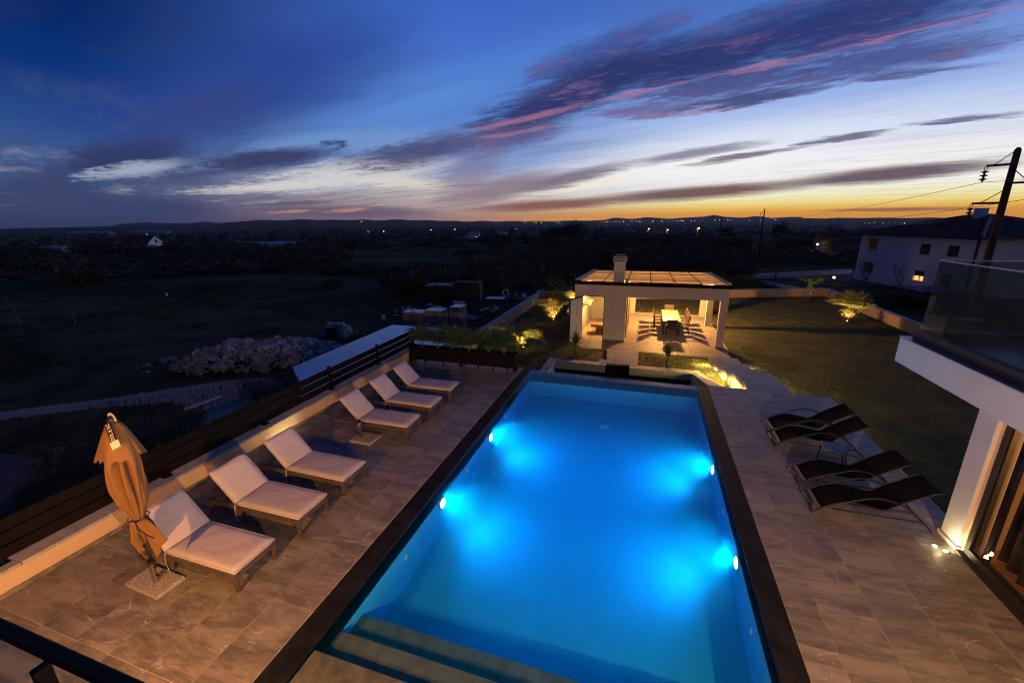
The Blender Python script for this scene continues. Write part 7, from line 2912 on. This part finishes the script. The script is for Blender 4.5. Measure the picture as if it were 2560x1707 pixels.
def power():
    D = Vector((.83, -.56))
    e1 = pole('utility_pole', 14.83, 24.93, -2.6, 7.58, .15, [(6.92, -1, .80, D), (5.34, -1, .95, D), (6.15, 1, .75, D)], 'tall wooden utility pole with three insulator arms in front of the neighbouring house', lean=(-.1, .05))
    e2 = pole('utility_pole', 27.1, 123.1, gz(27, 123), 7.3, .16, [(6.4, -1, .9, D), (5.0, 1, 1.0, D), (5.4, -1, .3, D)], 'wooden utility pole above the red roofed farmhouse', ins=True)
    e3 = pole('utility_pole', 17.1, 120.2, gz(17, 120), 5.6, .15, [(5.2, -1, .8, D), (4.6, 1, .8, D)], 'utility pole second in the row receding from the farmhouse')
    e4 = pole('utility_pole', 24.0, 220.4, gz(24, 220), 5.0, .17, [(4.3, -1, 1.2, D), (3.6, 1, 1.2, D)], 'utility pole third in the row receding from the farmhouse')
    e5 = pole('utility_pole', 27.1, 305.2, gz(27, 305), 3.4, .2, [(2.6, -1, 1.4, D), (2.0, 1, 1.4, D)], 'utility pole farthest in the row receding over the plain')
    es = pole('service_pole', 26.2, 118.0, gz(26, 118), 3.1, .13, [], 'short service pole with white insulators beside the farmhouse')
    obj('insulator', MB().lathe([(.0, .2), (.25, .1), (.25, -.2), (0, -.3)], (0, 0, 3.1 - gz(26, 118) - .3), 10), M_SCRAP, bpy.data.objects['service_pole'])

    def wire(p, q, s, r, lb):
        tag(obj('power_cable', MB().tube(sag(p, q, s), r, 5), M_WIRE, None, True), lb, 'cable')
    wire(e1[0], e2[0], 1.0, .012, 'thin cable from the top left insulator of the tall pole towards the plain')
    wire(e1[1], e2[1], 1.0, .012, 'thin cable from the lower left insulator of the tall pole towards the plain')
    wire(e1[2], e2[2], 1.2, .012, 'thin cable from the right arm of the tall pole towards the plain')
    d1 = Vector((14, -22, .8))
    wire(e1[0], e1[0] + d1, .3, .010, 'cable leaving the top insulator towards the right edge')
    wire(e1[1], e1[1] + d1, .3, .010, 'cable leaving the lower insulator towards the right edge')
    s0 = Vector((26.2, 118.0, 2.7))
    wire(s0, (28.6, 69.5, 2.6), 1.4, .03, 'sagging service cable from the short pole to the neighbouring house')
    wire(s0, e3[0], 1.0, .03, 'sagging cable from the short pole to the next pole')
    wire(e3[1], e4[0], 1.3, .03, 'sagging cable between the receding poles')
    wire(e4[1], e5[0], 1.3, .03, 'far sagging cable between the last two poles')


power()


def lights_far():
    lamps = [(-547, 751, 8, 'first'), (-509.7, 750, 9.0, 'second'), (-443.4, 824.7, 9.5, 'third'), (-413.6, 880, 10, 'fourth'), (-246, 796, 10, 'fifth'),
             (-1.4, 574, 8.0, 'sixth'), (21, 572, 6.5, 'seventh'), (49.1, 499.8, 8, 'eighth'), (171.7, 529.6, 8, 'ninth'), (48.7, 187.9, 5.4, 'unlit')]
    for i, (x, y, h, nm) in enumerate(lamps):
        t = empty('street_lamp', (x, y, gz(x, y)))
        k = 1.0 if i != 9 else .35
        obj('pole', MB().cyl((0, 0, 0), (0, 0, h), .16 * k + .03, .10 * k + .02, 6), mat('lamplit_pole', (.35, .25, .15), .6), t)
        obj('arm', MB().bar((0, 0, h), (1.6 * k, 0, h + .2), .12, .12), M_POLEW, t)
        if i < 9:
            obj('lamp_head', MB().lathe([(0, .25), (.7, .2), (.7, -.25), (0, -.4)], (1.2, 0, h), 8), M_STREET, t)
            if i in (2, 5, 6, 7):
                lamp('street_glow', 'POINT', (1.2, -1.0, h - 1.0), 2500, (1, .5, .15), .3, parent=t)
        tag(t, {'unlit': 'unlit street pole rising left of the red roofed farmhouse'}.get(nm, 'lit street lamp on the plain, %s from the left' % nm), 'street lamp')
    # bright lamp by the farmhouse
    t = empty('yard_lamp', (51.6, 160.0, gz(51.6, 160)))
    obj('post', MB().cyl((0, 0, 0), (0, 0, 1.9), .08, .06, 6), M_POLEW, t)
    obj('lamp_head', MB().lathe([(0, .22), (.2, .1), (.2, -.1), (0, -.2)], (0, 0, 2.0), 10), M_WARM, t)
    lamp('yard_glow', 'POINT', (0, -.8, 2.2), 420, (1, .6, .25), .2, parent=t)
    tag(t, 'bright yard lamp in front of the red roofed farmhouse', 'lamp')
    # villages: uncountable far lights
    g = random.Random(17)
    mb = MB()

    def dot(azd, el_px, r, s):
        a = math.radians(azd) - CAM_YAW
        z = 4.75 + el_px / 1045 * r * 1.03
        x, y = r * math.sin(a), r * math.cos(a)
        mb.obox((x, y, z), (s, s, s))
    for a0, a1, n, e0, e1 in ((1.5, 6.5, 15, -2.5, -.5), (11.5, 17, 22, -2.5, -.5), (18, 24, 16, -3, 0), (25, 32, 8, -2, 0), (31, 35, 4, 1, 2), (38, 46, 16, -10, -7), (46, 49, 6, -11, -8), (-3, 1, 6, -2, 0), (-26, -18, 4, 2, 5), (9, 24, 10, -18, -9)):
        for k in range(n):
            dot(a0 + (a1 - a0) * g.random(), g.uniform(e0, e1), 2350, g.uniform(1.3, 2.8))
    tag(obj('village_lights', mb, M_TOWN), 'specks of warm village light along the horizon', kind='stuff')
    for i, (azd, px, lb) in enumerate(((-26.8, -17, 'left red beacon light of the pair above the dark plain'), (-24.8, -15.5, 'middle red beacon light above the dark plain'), (-23.9, -12, 'right upper red beacon light above the dark plain'), (-49.3, -15, 'red beacon light at the far left edge'))):
        a = math.radians(azd) - CAM_YAW
        r = 2000
        t = empty('red_beacon', (r * math.sin(a), r * math.cos(a), -19.4))
        z = 4.75 + px / 1045 * r + 19.4
        obj('mast', MB().cyl((0, 0, -5), (0, 0, z), .3, .2, 6), M_POLEW, t)
        obj('lamp_head', MB().lathe([(0, 2.2), (2.0, 1), (2.0, -1), (0, -2.2)], (0, 0, z), 8), M_RED, t)
        tag(t, lb, 'beacon')


lights_far()


def haze():
    m = bpy.data.materials.new('evening_haze')
    m.use_nodes = True
    nt = m.node_tree
    nt.nodes.remove(nt.nodes['Principled BSDF'])
    v = nt.nodes.new('ShaderNodeVolumePrincipled')
    v.inputs['Color'].default_value = (.85, .8, .85, 1)
    v.inputs['Density'].default_value = HAZE
    v.inputs['Anisotropy'].default_value = 0.3
    nt.links.new(v.outputs[0], nt.nodes['Material Output'].inputs['Volume'])
    tag(obj('haze', MB().box(-5560, 5560, -5560, 5560, -75, 80), m), 'thin evening haze over the plain', kind='stuff')


HAZE = 0.00007
haze()
